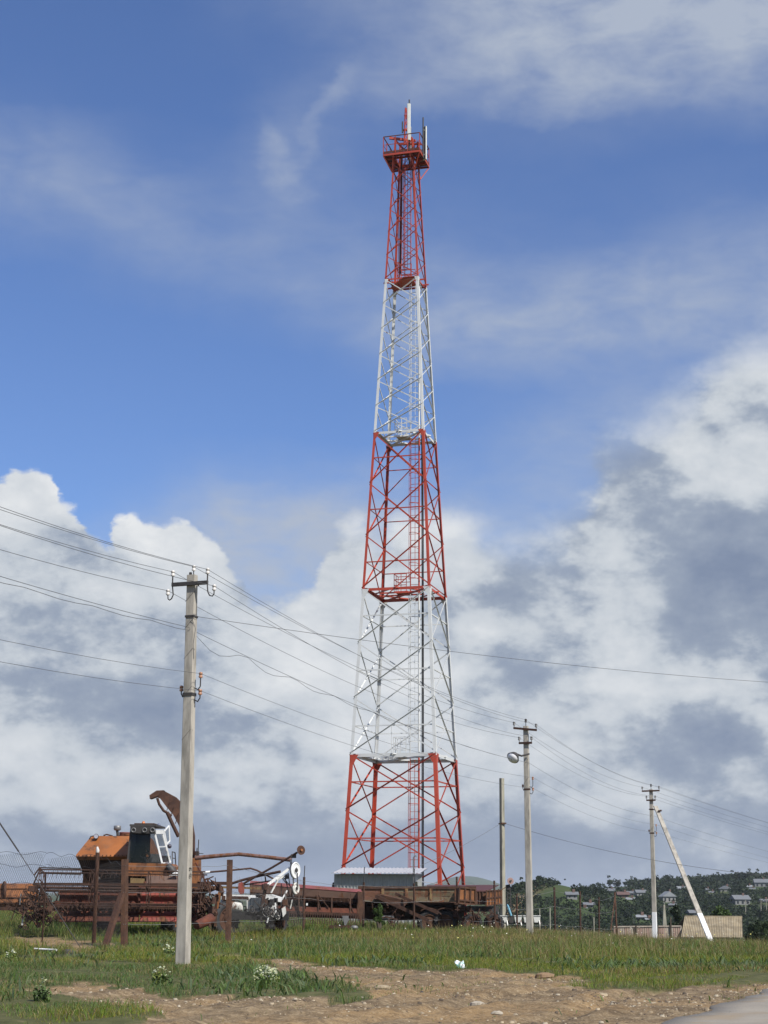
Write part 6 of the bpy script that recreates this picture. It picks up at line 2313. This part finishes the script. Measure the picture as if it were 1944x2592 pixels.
def hill_trees():
    rg = random.Random(15)
    grp = 'trees along the far ridge and slope'
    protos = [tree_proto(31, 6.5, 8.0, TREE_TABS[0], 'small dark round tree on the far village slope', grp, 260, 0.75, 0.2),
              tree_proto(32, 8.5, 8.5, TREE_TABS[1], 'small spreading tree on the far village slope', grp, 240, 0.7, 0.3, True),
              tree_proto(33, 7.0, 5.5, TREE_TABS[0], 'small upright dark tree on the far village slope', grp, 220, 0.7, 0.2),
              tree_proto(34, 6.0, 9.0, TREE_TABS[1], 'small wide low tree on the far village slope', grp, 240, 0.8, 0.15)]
    used = [False] * 4
    # silhouettes along the ridge (pixel across, distance, size)
    spots = [(x, Y, s) for x, Y, s in ((1452, 640, 0.75), (1470, 700, 0.8), (1486, 700, 0.9), (1503, 720, 0.85), (1520, 760, 0.8), (1546, 800, 1.15), (1562, 830, 1.1), (1583, 830, 0.9), (1602, 840, 1.15), (1620, 840, 0.9), (1640, 850, 1.1),
                                        (1655, 840, 0.9), (1690, 850, 1.15), (1700, 840, 0.9), (1724, 850, 0.85), (1748, 850, 0.7), (1790, 860, 0.7), (1806, 850, 0.95), (1822, 860, 1.1), (1838, 850, 0.9), (1852, 870, 1.15), (1870, 850, 0.9), (1888, 860, 1.2), (1902, 850, 1.25), (1918, 850, 1.15), (1936, 860, 1.0), (1960, 850, 1.1), (1990, 850, 1.0))]
    spots = [(x, Y, q * 0.62) for x, Y, q in spots]
    nr = len(spots)
    spots += [(x, 425 + 20 * rg.random(), 0.30 + 0.16 * rg.random()) for x in range(1336, 1402, 7)]
    spots += [(1300, 420, 0.34), (1312, 420, 0.4), (1324, 422, 0.42), (1285, 430, 0.3), (1268, 430, 0.3), (1245, 440, 0.26), (1410, 440, 0.2), (1425, 450, 0.2)]
    nm = len(spots)
    while len(spots) < nm + 46:
        px, Y = rg.uniform(1430, 1975), rg.uniform(340, 800)
        q = at_dist(px, Y)
        py = float(proj(np.array([q.x]), np.array([q.y]), np.array([q.z]))[1][0])
        if all(abs(px - hx) > hw * 0.62 + 12 or py < hy - 6 or py > hy + 34 for hx, hy, hw in HOUSES) and not (1440 < px < 1600 and py < 2268):
            spots.append((px, Y, rg.uniform(0.5, 0.9) * Y / 850, py))
    kinds = ('dark round', 'spreading', 'upright dark', 'wide low')
    count = {}
    for i, sp in enumerate(spots):
        px, Y, q = sp[:3]
        k = rg.choice((1, 1, 0, 3)) if i < nr else rg.choice((0, 0, 2, 3, 1))
        T = protos[k]
        if used[k]:
            T = copy_tree(T)
        used[k] = True
        p = at_dist(px, Y)
        T.location = p - V(0, 0, 0.3)
        T.scale = (q, q, q * rg.uniform(0.85, 1.1))
        T.rotation_euler = (0, 0, rg.uniform(0, 6.28))
        if i < nr:
            T['label'] = kinds[k] + ' tree on the ridge skyline, ' + ORD[i] + ' counted from the left'
        elif i < nm:
            order = sorted(range(nr, nm), key=lambda j: spots[j][0]).index(i)
            T['label'] = kinds[k] + ' tree on the mound behind the lamp pole, ' + ORD[order] + ' from the left'
        else:
            py = sp[3]
            h = min(range(len(HOUSES)), key=lambda j: (HOUSES[j][0] - px) ** 2 + (3 * (HOUSES[j][1] - py)) ** 2)
            dx, dy = px - HOUSES[h][0], py - HOUSES[h][1]
            side = ('right of ' if dx > 0 else 'left of ') if abs(dx) > 1.5 * abs(dy) else (('below ' if dy > 0 else 'above ') + ('and right of ' if dx > 0 else 'and left of '))
            lab = kinds[k] + ' slope tree ' + side + SHORT[h]
            count[lab] = count.get(lab, 0) + 1
            T['label'] = lab if count[lab] == 1 else ('', '', 'another ', 'one more ', 'a fourth ', 'a fifth ', 'a sixth ', 'a seventh ')[min(count[lab], 7)] + lab
    # everything between them reads as one dark wood
    r2 = np.random.default_rng(8)
    n = 25000
    az = np.radians(r2.uniform(3.9, 17.5, n))
    Y = 260 + 590 * r2.uniform(0, 1, n) ** 0.7
    X = Y * np.tan(az)
    px, py = proj(X, Y, ground_z(X, Y))
    dens = np.where(px < 1640, 1.0, 0.45 + 0.55 * (fbm(X * 0.015, Y * 0.008, 3, 4) > 0.40))
    k = (r2.uniform(0, 1, n) < dens) & ~((px > 1440) & (px < 1600) & (py < 2258) & (Y > 420)) & ~((px > 1345) & (px < 1455) & (py < 2275) & (py > 2262 - (px - 1345) * 0.32))
    for hx, hy, hw in HOUSES:                           # leave the houses in view
        k &= ~((np.abs(px - hx) < hw * 0.60 + 4) & (py > hy - 3) & (py < hy + 15))
    X, Y = X[k], Y[k]
    n = len(X)
    m = 9
    c = np.repeat(np.stack([X, Y, ground_z(X, Y) + 0.9 * Y / 800], -1)[:, None, :], m, 1) + r2.normal(size=(n, m, 3)) * np.array([1.5, 1.5, 0.8]) * (Y / 800)[:, None, None]
    c = c.reshape(-1, 3)
    N = len(c)
    nr = r2.normal(size=(N, 3)) + np.array([0, -0.4, 0.5])
    nr /= np.linalg.norm(nr, axis=1)[:, None]
    t = np.cross(nr, r2.normal(size=(N, 3)))
    t /= np.linalg.norm(t, axis=1)[:, None]
    u = np.cross(nr, t)
    s = r2.uniform(0.45, 1.0, (N, 1)) * np.repeat(Y / 800, m)[:, None]
    v = np.stack([c - t * s, c + u * s * 0.6, c + t * s, c - u * s * 0.6], 1)
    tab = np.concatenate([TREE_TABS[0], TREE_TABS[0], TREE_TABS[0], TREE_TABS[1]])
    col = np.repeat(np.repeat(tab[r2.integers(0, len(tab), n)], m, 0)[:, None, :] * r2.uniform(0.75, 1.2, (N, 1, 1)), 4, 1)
    o = quads_obj('far_wood', v, col, M_LEAF)
    o['kind'] = 'stuff'


HOUSES = [(1874, 2290, 40), (1690, 2284, 34), (1545, 2262, 24), (1598, 2266, 20), (1622, 2267, 26), (1490, 2296, 22), (1447, 2272, 26), (1725, 2254, 20), (1790, 2256, 16), (1836, 2258, 28), (1577, 2272, 26), (1597, 2281, 18),
          (1927, 2245, 34), (1936, 2286, 20), (1622, 2326, 20), (1641, 2329, 12), (1756, 2318, 26), (1895, 2247, 14), (1802, 2261, 12), (1702, 2294, 16), (1478, 2303, 14), (1905, 2252, 12)]


def houses():
    m_w = [plain('house_plaster', (0.20, 0.205, 0.205), 0.9), plain('house_pale_stone', (0.25, 0.245, 0.235), 0.9), plain('house_brick', (0.14, 0.085, 0.07), 0.9)]  # weathered walls and roofs, darkened further to hold the slope's cloud shade
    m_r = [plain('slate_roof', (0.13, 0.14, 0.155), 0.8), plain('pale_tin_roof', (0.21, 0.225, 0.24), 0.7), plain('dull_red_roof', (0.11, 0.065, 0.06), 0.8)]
    m_win = plain('dark_window', (0.03, 0.035, 0.04), 0.2)
    desc = ['large pale house with wide slate roof right of the strut pole', 'tall-gabled pale house right behind the farthest pole', 'pale two-storey house under the ridge left of the farthest pole', 'pale house with pillared front left of the farthest pole', 'grey house on pillars left of the farthest pole', 'dim grey house above the wire fence posts',
            'dim house low in the trees behind the fence', 'small tin-roofed house right of the farthest pole near the ridge', 'small low house above the corrugated shed', 'pale house with gable roof between strut and ridge', 'reddish-roofed house under the two-storey houses', 'small white shed below the reddish-roofed house',
            'pale house at the right edge on the ridge', 'grey house at the right edge halfway down the slope', 'white hut low on the slope left of the farthest pole', 'tiny white hut beside the low slope hut', 'pale ruined house behind the corrugated shed roof', 'tiny white house just under the ridge at right', 'tiny grey house above the strut pole', 'low outbuilding in front of the tall-gabled house',
            'tiny pale shed below the dim grey house', 'tiny pale shed beside the ridge house at right']
    rg = random.Random(2)
    for i, (px, py, w) in enumerate(HOUSES):
        p = G(px, py + 3)
        if p.y > 900 or p.y < 250:
            p = at_dist(px, 700)
        sc = p.y * 0.96 / FPX
        W_ = w * sc
        D_, H_ = W_ * 0.75, W_ * (0.42 if i != 1 else 0.55)
        rz = rg.uniform(-0.35, 0.25)
        T = thing('village_house', desc[i], 'house', tuple(p), rz, 'houses on the far slope')
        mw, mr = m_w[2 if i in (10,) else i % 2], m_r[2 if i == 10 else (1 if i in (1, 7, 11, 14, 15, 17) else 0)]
        hw, hd = W_ / 2, D_ / 2
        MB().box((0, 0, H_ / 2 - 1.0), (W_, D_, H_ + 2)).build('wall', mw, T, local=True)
        r = MB()
        rh = H_ * 0.62
        o_ = 0.4
        if i in (1, 9):                                  # gable turned to the viewer
            r.prism([V(-hw - o_, -hd - o_, H_ - 0.2), V(0, -hd - o_, H_ + rh), V(hw + o_, -hd - o_, H_ - 0.2)], V(0, D_ + 2 * o_, 0))
        else:
            r.prism([V(-hw - o_, -hd - o_, H_ - 0.1), V(-hw - o_, 0, H_ + rh), V(-hw - o_, hd + o_, H_ - 0.1)], V(W_ + 2 * o_, 0, 0))
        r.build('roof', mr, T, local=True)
        MB().box((W_ * 0.2, 0, H_ + rh), (0.6, 0.6, 1.2)).build('chimney', m_w[2], T.children[-1], local=True)
        if w > 18:
            k = 3 if w > 30 else 2
            for q in range(k):
                MB().box((-hw + W_ * (q + 0.5) / k, -hd, H_ * 0.52), (W_ * 0.13, 0.12, H_ * 0.4)).build('window', m_win, T, local=True)


def small_far_poles():
    m = M_CONC2
    for (px, y0, y1, Y, lab) in ((1887, 2278, 2312, 420, 'thin grey pole standing among the slope trees below the large house'), (1926, 2278, 2310, 420, 'thin pale pole at the right edge of the far slope'), (1940, 2276, 2306, 430, 'thin pale pole nearest the right frame edge on the slope'),
                                 (1392, 2298, 2332, 150, 'short pale stake in the hollow left of the fence posts'), (1503, 2322, 2345, 140, 'short white stake between two rusty fence posts'), (1366, 2300, 2330, 170, 'thin grey stake just right of the lamp pole')):
        b, t = P(px, y1, Y), P(px, y0, Y)
        T = thing('wooden_pole', lab, 'pole', (b.x, b.y, b.z))
        MB().tube([V(b.x, b.y, min(b.z, gz(b.x, b.y)) - 0.2), t], [0.13, 0.09] if Y > 300 else [0.07, 0.05], 7).build('shaft', m, T)
        if Y > 300:
            MB().bar(t + V(-0.6, 0, -0.4), t + V(0.6, 0, -0.4), 0.12, 0.12).build('crossarm', M_DARKMETAL, T)
    Y = 150
    b, t = P(1677, 2352, Y), P(1681, 2290, Y)
    T = thing('concrete_pole', 'two-legged old concrete pole behind the board fence', 'utility pole', tuple(b))
    gzb = gz(b.x, b.y) - 0.4
    square_shaft(MB(), (b.x, b.y, gzb), t, (0.24, 0.22), (0.17, 0.15), 0.2).build('shaft', M_CONC2, T)
    c = P(1690, 2352, Y)
    MB().bar((c.x, c.y, gzb), t - V(0, 0, 0.3), 0.17, 0.15).build('prop', M_CONC2, T)
    MB().bar(t + V(-0.4, 0, -0.2), t + V(0.4, 0, -0.2), 0.08, 0.08).build('crossarm', M_DARKMETAL, T)
    insulator(T, t + V(0, 0, 0.02), 1.2, M_GREYMETAL)


def shed_and_fence():
    # low shed whose corrugated slate roof nearly reaches the grass
    Y = 120.0
    m_slate = paint('weathered_slate', (0.25, 0.205, 0.135), 0.85, 0.0, 0, 0.25, 1.6, 0.0, (0.42, 0.40, 0.34), 0.35)
    a, b = P(1724, 2372, Y), P(1880, 2373, Y)
    c, d = P(1878, 2321, Y + 2.0), P(1733, 2320, Y + 2.0)
    T = thing('slate_roofed_shed', 'low shed with yellowish-brown corrugated roof down to the grass', 'shed', (0.5 * (a.x + b.x), Y, gz(a.x, Y)))
    n = 64
    sheets = 7
    for s in range(sheets):                              # separate corrugated sheets, two courses
        for cr in range(2):
            f0, f1 = s / sheets, (s + 1) / sheets
            g0, g1 = cr * 0.5, cr * 0.5 + 0.53
            vs, fs = [], []
            m = 10
            for i in range(m + 1):
                f = f0 + (f1 - f0) * i / m
                lo, hi = a.lerp(b, f), d.lerp(c, f)
                h = 0.016 * math.cos(i * math.pi) + 0.012 * cr + 0.006 * (s % 2)
                for g in (g0, min(g1, 1.0)):
                    q = lo.lerp(hi, g)
                    vs.append(q + V(0, -0.02 - h, h))
            for i in range(m):
                fs.append((2 * i, 2 * i + 2, 2 * i + 3, 2 * i + 1))
            MB().add(vs, fs).build('roof_sheet', m_slate, T)
    MB().bar(d, c, 0.16, 0.14).build('ridge_cap', m_slate, T)
    e0, e1 = V(a.x, Y + 5, a.z), V(b.x, Y + 5, b.z)
    MB().prism([d, c, e1, e0], V(0, 0, -0.04)).build('back_slope', m_slate, T)
    MB().prism([V(a.x + 0.1, Y + 0.25, gz(a.x, Y) - 0.4), V(b.x - 0.1, Y + 0.25, gz(b.x, Y) - 0.4), V(b.x - 0.1, Y + 0.25, b.z + 0.05), V(a.x + 0.1, Y + 0.25, a.z + 0.05)], V(0, 4.4, 0)).build('wall', plain('limed_wall', (0.42, 0.40, 0.35), 0.9), T)
    # fence of pinkish upright boards left of it
    Y = 121.0
    b0 = P(1640, 2370, Y)
    F = thing('board_fence', 'low fence of pale pinkish upright boards left of the shed', 'fence', (b0.x, b0.y, gz(b0.x, b0.y)))
    mbd = [plain('faded_boards', (0.33, 0.25, 0.20), 0.9, 0, 0.2), plain('greyed_boards', (0.36, 0.31, 0.26), 0.9, 0, 0.2), plain('pinkish_boards', (0.32, 0.22, 0.18), 0.9, 0, 0.2)]
    rg = random.Random(12)
    x = 1553.0
    while x < 1722:
        q0, q1 = P(x, 2346 - (x - 1553) * 0.012 + rg.uniform(-0.4, 0.4), Y), P(x + 4.6, 2346, Y)
        bz = gz(q0.x, Y) - 0.3
        MB().prism([V(q0.x, Y, bz), V(q1.x, Y, bz), V(q1.x, Y, q0.z), V(q0.x, Y, q0.z)], V(0, 0.03, 0)).build('board', rg.choice(mbd), F)
        x += 5.6
    r0, r1 = P(1551, 2345.6, Y), P(1724, 2344, Y)
    MB().bar(r0 - V(0, 0.03, 0), r1 - V(0, 0.03, 0), 0.06, 0.09).build('top_rail', mbd[1], F)
    for x in (1552, 1610, 1665, 1698):
        q = P(x, 2340, Y - 0.1)
        MB().bar(V(q.x, q.y, gz(q.x, Y) - 0.3), V(q.x, q.y, P(x, 2343 if x != 1698 else 2322, Y).z), 0.09, 0.09).build('fence_post', M_BARK, F)


def bushes():
    def bush(px, py0, py1, wpx, Y, tab, label, seed, n, size, fill=False):
        b, t = P(px, py1, Y), P(px, py0, Y)
        g = min(gz(b.x, b.y), b.z)
        h, w = t.z - g, wpx * Y / FPX
        T = thing('leafy_bush', label, 'bush', (b.x, b.y, g))
        rg = random.Random(seed)
        bl = []
        for i in range(12):
            a = rg.uniform(0, 6.28)
            r = rg.uniform(0, 0.42) * w
            s = w * rg.uniform(0.13, 0.2)
            bl.append((r * math.cos(a), r * math.sin(a) * 0.7, h * rg.uniform(0.3, 0.84), s, s, min(s, h * 0.22)))
        bl.append((0, 0, h * 0.82, w * 0.16, w * 0.16, h * 0.17))
        v, c = leaf_cloud(seed, n, bl, size, tab)
        cr = quads_obj('foliage', v, c, M_LEAF)
        cr.parent = T
        mb = MB()
        for q in bl[:5]:
            mb.tube([(0, 0, -0.3), (q[0] * 0.5, q[1] * 0.5, q[2] * 0.6), q[:3]], [0.09, 0.06, 0.02], 6)
        mb.build('stems', M_BARK, T, local=True)
    bush(1714, 2288, 2350, 56, 146, TREE_TABS[1], 'dark green tree behind the board fence, left of the shed', 71, 2600, 0.13)
    bush(1824, 2290, 2345, 70, 142, TREE_TABS[2], 'bright green bushy tree rising behind the shed roof', 72, 2600, 0.13)
    bush(1772, 2302, 2345, 36, 144, TREE_TABS[2], 'small bright shrub behind the left end of the shed roof', 73, 1000, 0.12)
    bush(1918, 2328, 2388, 74, 128, TREE_TABS[1], 'dense dark green bush at the right edge beyond the shed', 74, 3000, 0.12)
    bush(1940, 2350, 2392, 50, 122, TREE_TABS[1] * 1.5, 'grey-green bush in front of the right edge bush', 75, 1300, 0.09)
    bush(962, 2288, 2340, 30, 67.5, TREE_TABS[2], 'tall green weeds growing between header and trailer', 76, 1500, 0.06)


hill_trees()
houses()
small_far_poles()
shed_and_fence()
bushes()


# ---------------------------------------------------------------- stones, litter and flowers on the ground
def stone(px, py, wpx, hf, label, mat, seed, flat=0.35, cat='stone', name='stone'):
    p = G(px, py)
    w = wpx * p.y / FPX
    rg = random.Random(seed)
    mb = MB()
    n, vs, fs = 10, [], []
    for lv, (rr, z) in enumerate(((0.9, -0.3), (1.0, 0.15), (0.86, 0.62), (0.45, 0.95))):
        for i in range(n):
            a = 2 * math.pi * i / n
            k = rr * rg.uniform(0.82, 1.12)
            vs.append(V(p.x + math.cos(a) * k * w / 2, p.y + math.sin(a) * k * w * 0.36, p.z + w * hf * z * rg.uniform(0.9, 1.1)))
    for lv in range(3):
        for i in range(n):
            fs.append((lv * n + i, lv * n + (i + 1) % n, (lv + 1) * n + (i + 1) % n, (lv + 1) * n + i))
    fs.append(tuple(range(3 * n, 4 * n)))
    tag(mb.add(vs, fs).build(name, mat), label, cat)


def ground_litter():
    m_lime = concrete('limestone', (0.33, 0.265, 0.175), 0.35)
    m_pale = concrete('pale_limestone', (0.38, 0.335, 0.265), 0.3)
    m_brown = concrete('brown_sandstone', (0.25, 0.165, 0.095), 0.35)
    stone(1378, 2474, 52, 0.22, 'long flat brown slab at the meadow edge', m_brown, 1)
    stone(1512, 2522, 56, 0.16, 'wide flat sandy stone beside the damp patch on the track', m_lime, 2)
    stone(1208, 2544, 36, 0.25, 'pale knobbly stone in the middle of the bare earth', m_pale, 3)
    stone(1258, 2567, 32, 0.25, 'whitish stone lowest on the bare earth', m_pale, 4)
    stone(1248, 2508, 20, 0.25, 'small tan stone between pale stone and meadow slab', m_lime, 5)
    stone(1440, 2500, 24, 0.2, 'small flat stone below the meadow slab', m_lime, 6)
    stone(968, 2501, 44, 0.16, 'low ochre rock at the end of the grass tongue', m_lime, 7)
    stone(1182, 2520, 14, 0.4, 'tiny grey stone left of centre on the earth', m_lime, 8)
    stone(42, 2371, 22, 0.35, 'rounded tan stone above the dirt patch on the left', m_lime, 9)
    stone(575, 2552, 20, 0.3, 'dark lump on the track below the nearest pole', concrete('dark_stone', (0.05, 0.045, 0.05)), 10)
    stone(1068, 2514, 10, 0.5, 'tiny dark pebble right of the grass tongue', concrete('dark_pebble', (0.08, 0.07, 0.07)), 13)
    stone(916, 2527, 8, 0.5, 'tiny white pebble at the grass tongue tip', m_pale, 14)
    # dark rag of weeds and scrap beside the left patch
    stone(170, 2418, 36, 0.42, 'dark heap of scrap beside the dirt patch on the left', concrete('dark_scrap', (0.06, 0.055, 0.05)), 11, 0.5, 'scrap', 'scrap_heap')
    p, q = G(86, 2418), G(142, 2420)
    tag(MB().tube([p + V(0, 0, 0.16), p.lerp(q, 0.5) + V(0, 0.1, 0.15), q + V(0, 0, 0.15)], 0.028, 6).build('pale_pipe', M_WHITE), 'thin pale pipe lying in the grass by the dirt patch', 'pipe')
    # crumpled sheet of paper with a turquoise print
    m, t, b = new_mat('printed_paper')
    oc = t.n('ShaderNodeTexCoord').outputs['Object']
    t.link(t.mix(t.ramp(t.noise(oc, 5, 2, 0.5).outputs[0], 0.48, 0.56), (0.66, 0.70, 0.69), (0.20, 0.48, 0.46)), b.inputs['Base Color'])
    p = G(1162, 2456)
    s = 22 * p.y / FPX
    vs = []
    for j in range(4):
        for i in range(5):
            vs.append(p + V((i / 4 - 0.5) * s * 1.0 + 0.06 * (1 - j / 3), (j / 3 - 0.5) * s * 0.9, 0.05 + 0.14 * j / 3 + 0.025 * math.sin(i * 2.1 + j * 1.7)))
    fs = [(j * 5 + i, j * 5 + i + 1, j * 5 + i + 6, j * 5 + i + 5) for j in range(3) for i in range(4)]
    tag(MB().add(vs, fs).build('paper_scrap', m), 'crumpled white and turquoise sheet at the meadow edge', 'litter')
    # gravel and crumbs of limestone all over the bare earth
    x, y, rg = spread(36000, 20.6, 47, 909)
    dirt, *_ = land_masks(x, y)
    cl = fbm(x * 0.5, y * 0.9, 4, 61)
    k = dirt & (rg.uniform(0, 1, len(x)) < 0.12 + 0.88 * sstep(cl, 0.48, 0.66))
    x, y = x[k], y[k]
    n = len(x)
    w = 0.008 + 0.030 * rg.uniform(0, 1, n) ** 5 + 0.007 * rg.uniform(0, 1, n)
    z = ground_z(x, y) + dirt_relief(x, y)
    base = np.array([[-1, -.6, -.4], [.9, -.7, -.4], [1, .6, -.4], [-.8, .7, -.4], [-.6, -.4, .5], [.6, -.45, .55], [.65, .4, .45], [-.5, .45, .6]])
    v = base[None] * (w[:, None, None] * rg.uniform(0.75, 1.25, (n, 8, 3)))
    v[:, :, 2] *= 0.75
    a = rg.uniform(0, 6.28, n)
    ca, sa = np.cos(a)[:, None], np.sin(a)[:, None]
    vx, vy = v[:, :, 0] * ca - v[:, :, 1] * sa, v[:, :, 0] * sa + v[:, :, 1] * ca
    vv = np.stack([vx + x[:, None], vy + y[:, None], v[:, :, 2] + z[:, None] + (w * 0.15)[:, None]], -1)
    fc = np.array([[4, 5, 6, 7], [0, 1, 5, 4], [1, 2, 6, 5], [2, 3, 7, 6], [3, 0, 4, 7]])
    fl = ((np.arange(n) * 8)[:, None, None] + fc[None]).ravel()
    col = np.repeat(pick(rg, np.array([[0.32, 0.26, 0.18], [0.24, 0.185, 0.12], [0.16, 0.12, 0.08], [0.36, 0.31, 0.23], [0.10, 0.075, 0.052], [0.09, 0.066, 0.045]]), n, 0.2)[:, None, :], 8, 1).reshape(-1, 3)
    mg, t, b = new_mat('gravel_stone')
    t.link(t.n('ShaderNodeAttribute', attribute_name='col').outputs['Color'], b.inputs['Base Color'])
    b.inputs['Roughness'].default_value = 0.9
    np_mesh('gravel', vv.reshape(-1, 3), fl, np.full(n * 5, 4), mg, col)['kind'] = 'stuff'


def flower_clump(px, py, wpx, label, seed, n=90):
    p = G(px, py)
    T = thing('flower_clump', label, 'wild flowers', (p.x, p.y, gz(p.x, p.y)))
    rg = np.random.default_rng(seed)
    w = wpx * p.y / FPX / 2
    hub = rg.normal(size=(7, 2)) * w * 0.5                # several plants grown together
    k = rg.integers(0, 7, n)
    x, y = hub[k, 0] + rg.normal(size=n) * w * 0.17, hub[k, 1] + rg.normal(size=n) * w * 0.17
    r = np.clip(np.hypot(x, y) / w, 0, 1.4)
    z = (0.16 + 0.24 * rg.uniform(0, 1, n)) * (1 - 0.3 * r)
    rosettes('flower_heads', x, y, z, rg.uniform(0.010, 0.030, n), rg, np.array([[0.46, 0.48, 0.38], [0.38, 0.42, 0.28], [0.42, 0.44, 0.26]]), T)
    bl = [(float(q[0]), float(q[1]), 0.12, w * 0.36, w * 0.36, 0.13) for q in hub]
    v, c = leaf_cloud(seed + 5, 380, bl, 0.034, np.array([[0.11, 0.165, 0.05], [0.15, 0.185, 0.045], [0.09, 0.14, 0.05]]))
    lf = quads_obj('leaves', v, c, M_LEAF)
    lf.parent = T
    lf['kind'] = 'stuff'


def flowers():
    flower_clump(672, 2502, 96, 'white-flowering clump at the right end of the grass tongue', 1, 170)
    flower_clump(424, 2426, 26, 'small white-flowering clump left of the nearest pole foot', 2, 40)
    flower_clump(108, 2540, 34, 'white-flowering clump beside the track at bottom left', 3, 50)
    flower_clump(410, 2500, 44, 'pale-headed clump on the track edge below the nearest pole', 4, 40)
    flower_clump(20, 2440, 40, 'cream-flowering clump at the left edge', 6, 34)




# ---------------------------------------------------------------- air
def haze():
    m = bpy.data.materials.new('haze_air')
    m.use_nodes = True
    m.node_tree.nodes.clear()
    t = NT(m.node_tree)
    out = t.n('ShaderNodeOutputMaterial')
    v = t.n('ShaderNodeVolumePrincipled')
    v.inputs['Color'].default_value = (0.72, 0.80, 0.92, 1)
    v.inputs['Density'].default_value = 0.00010
    t.link(v.outputs[0], out.inputs['Volume'])
    o = MB().box((0, 0, 30), (19000, 19000, 120)).build('haze', m)
    o['kind'] = 'stuff'


haze()

ground_litter()
flowers()
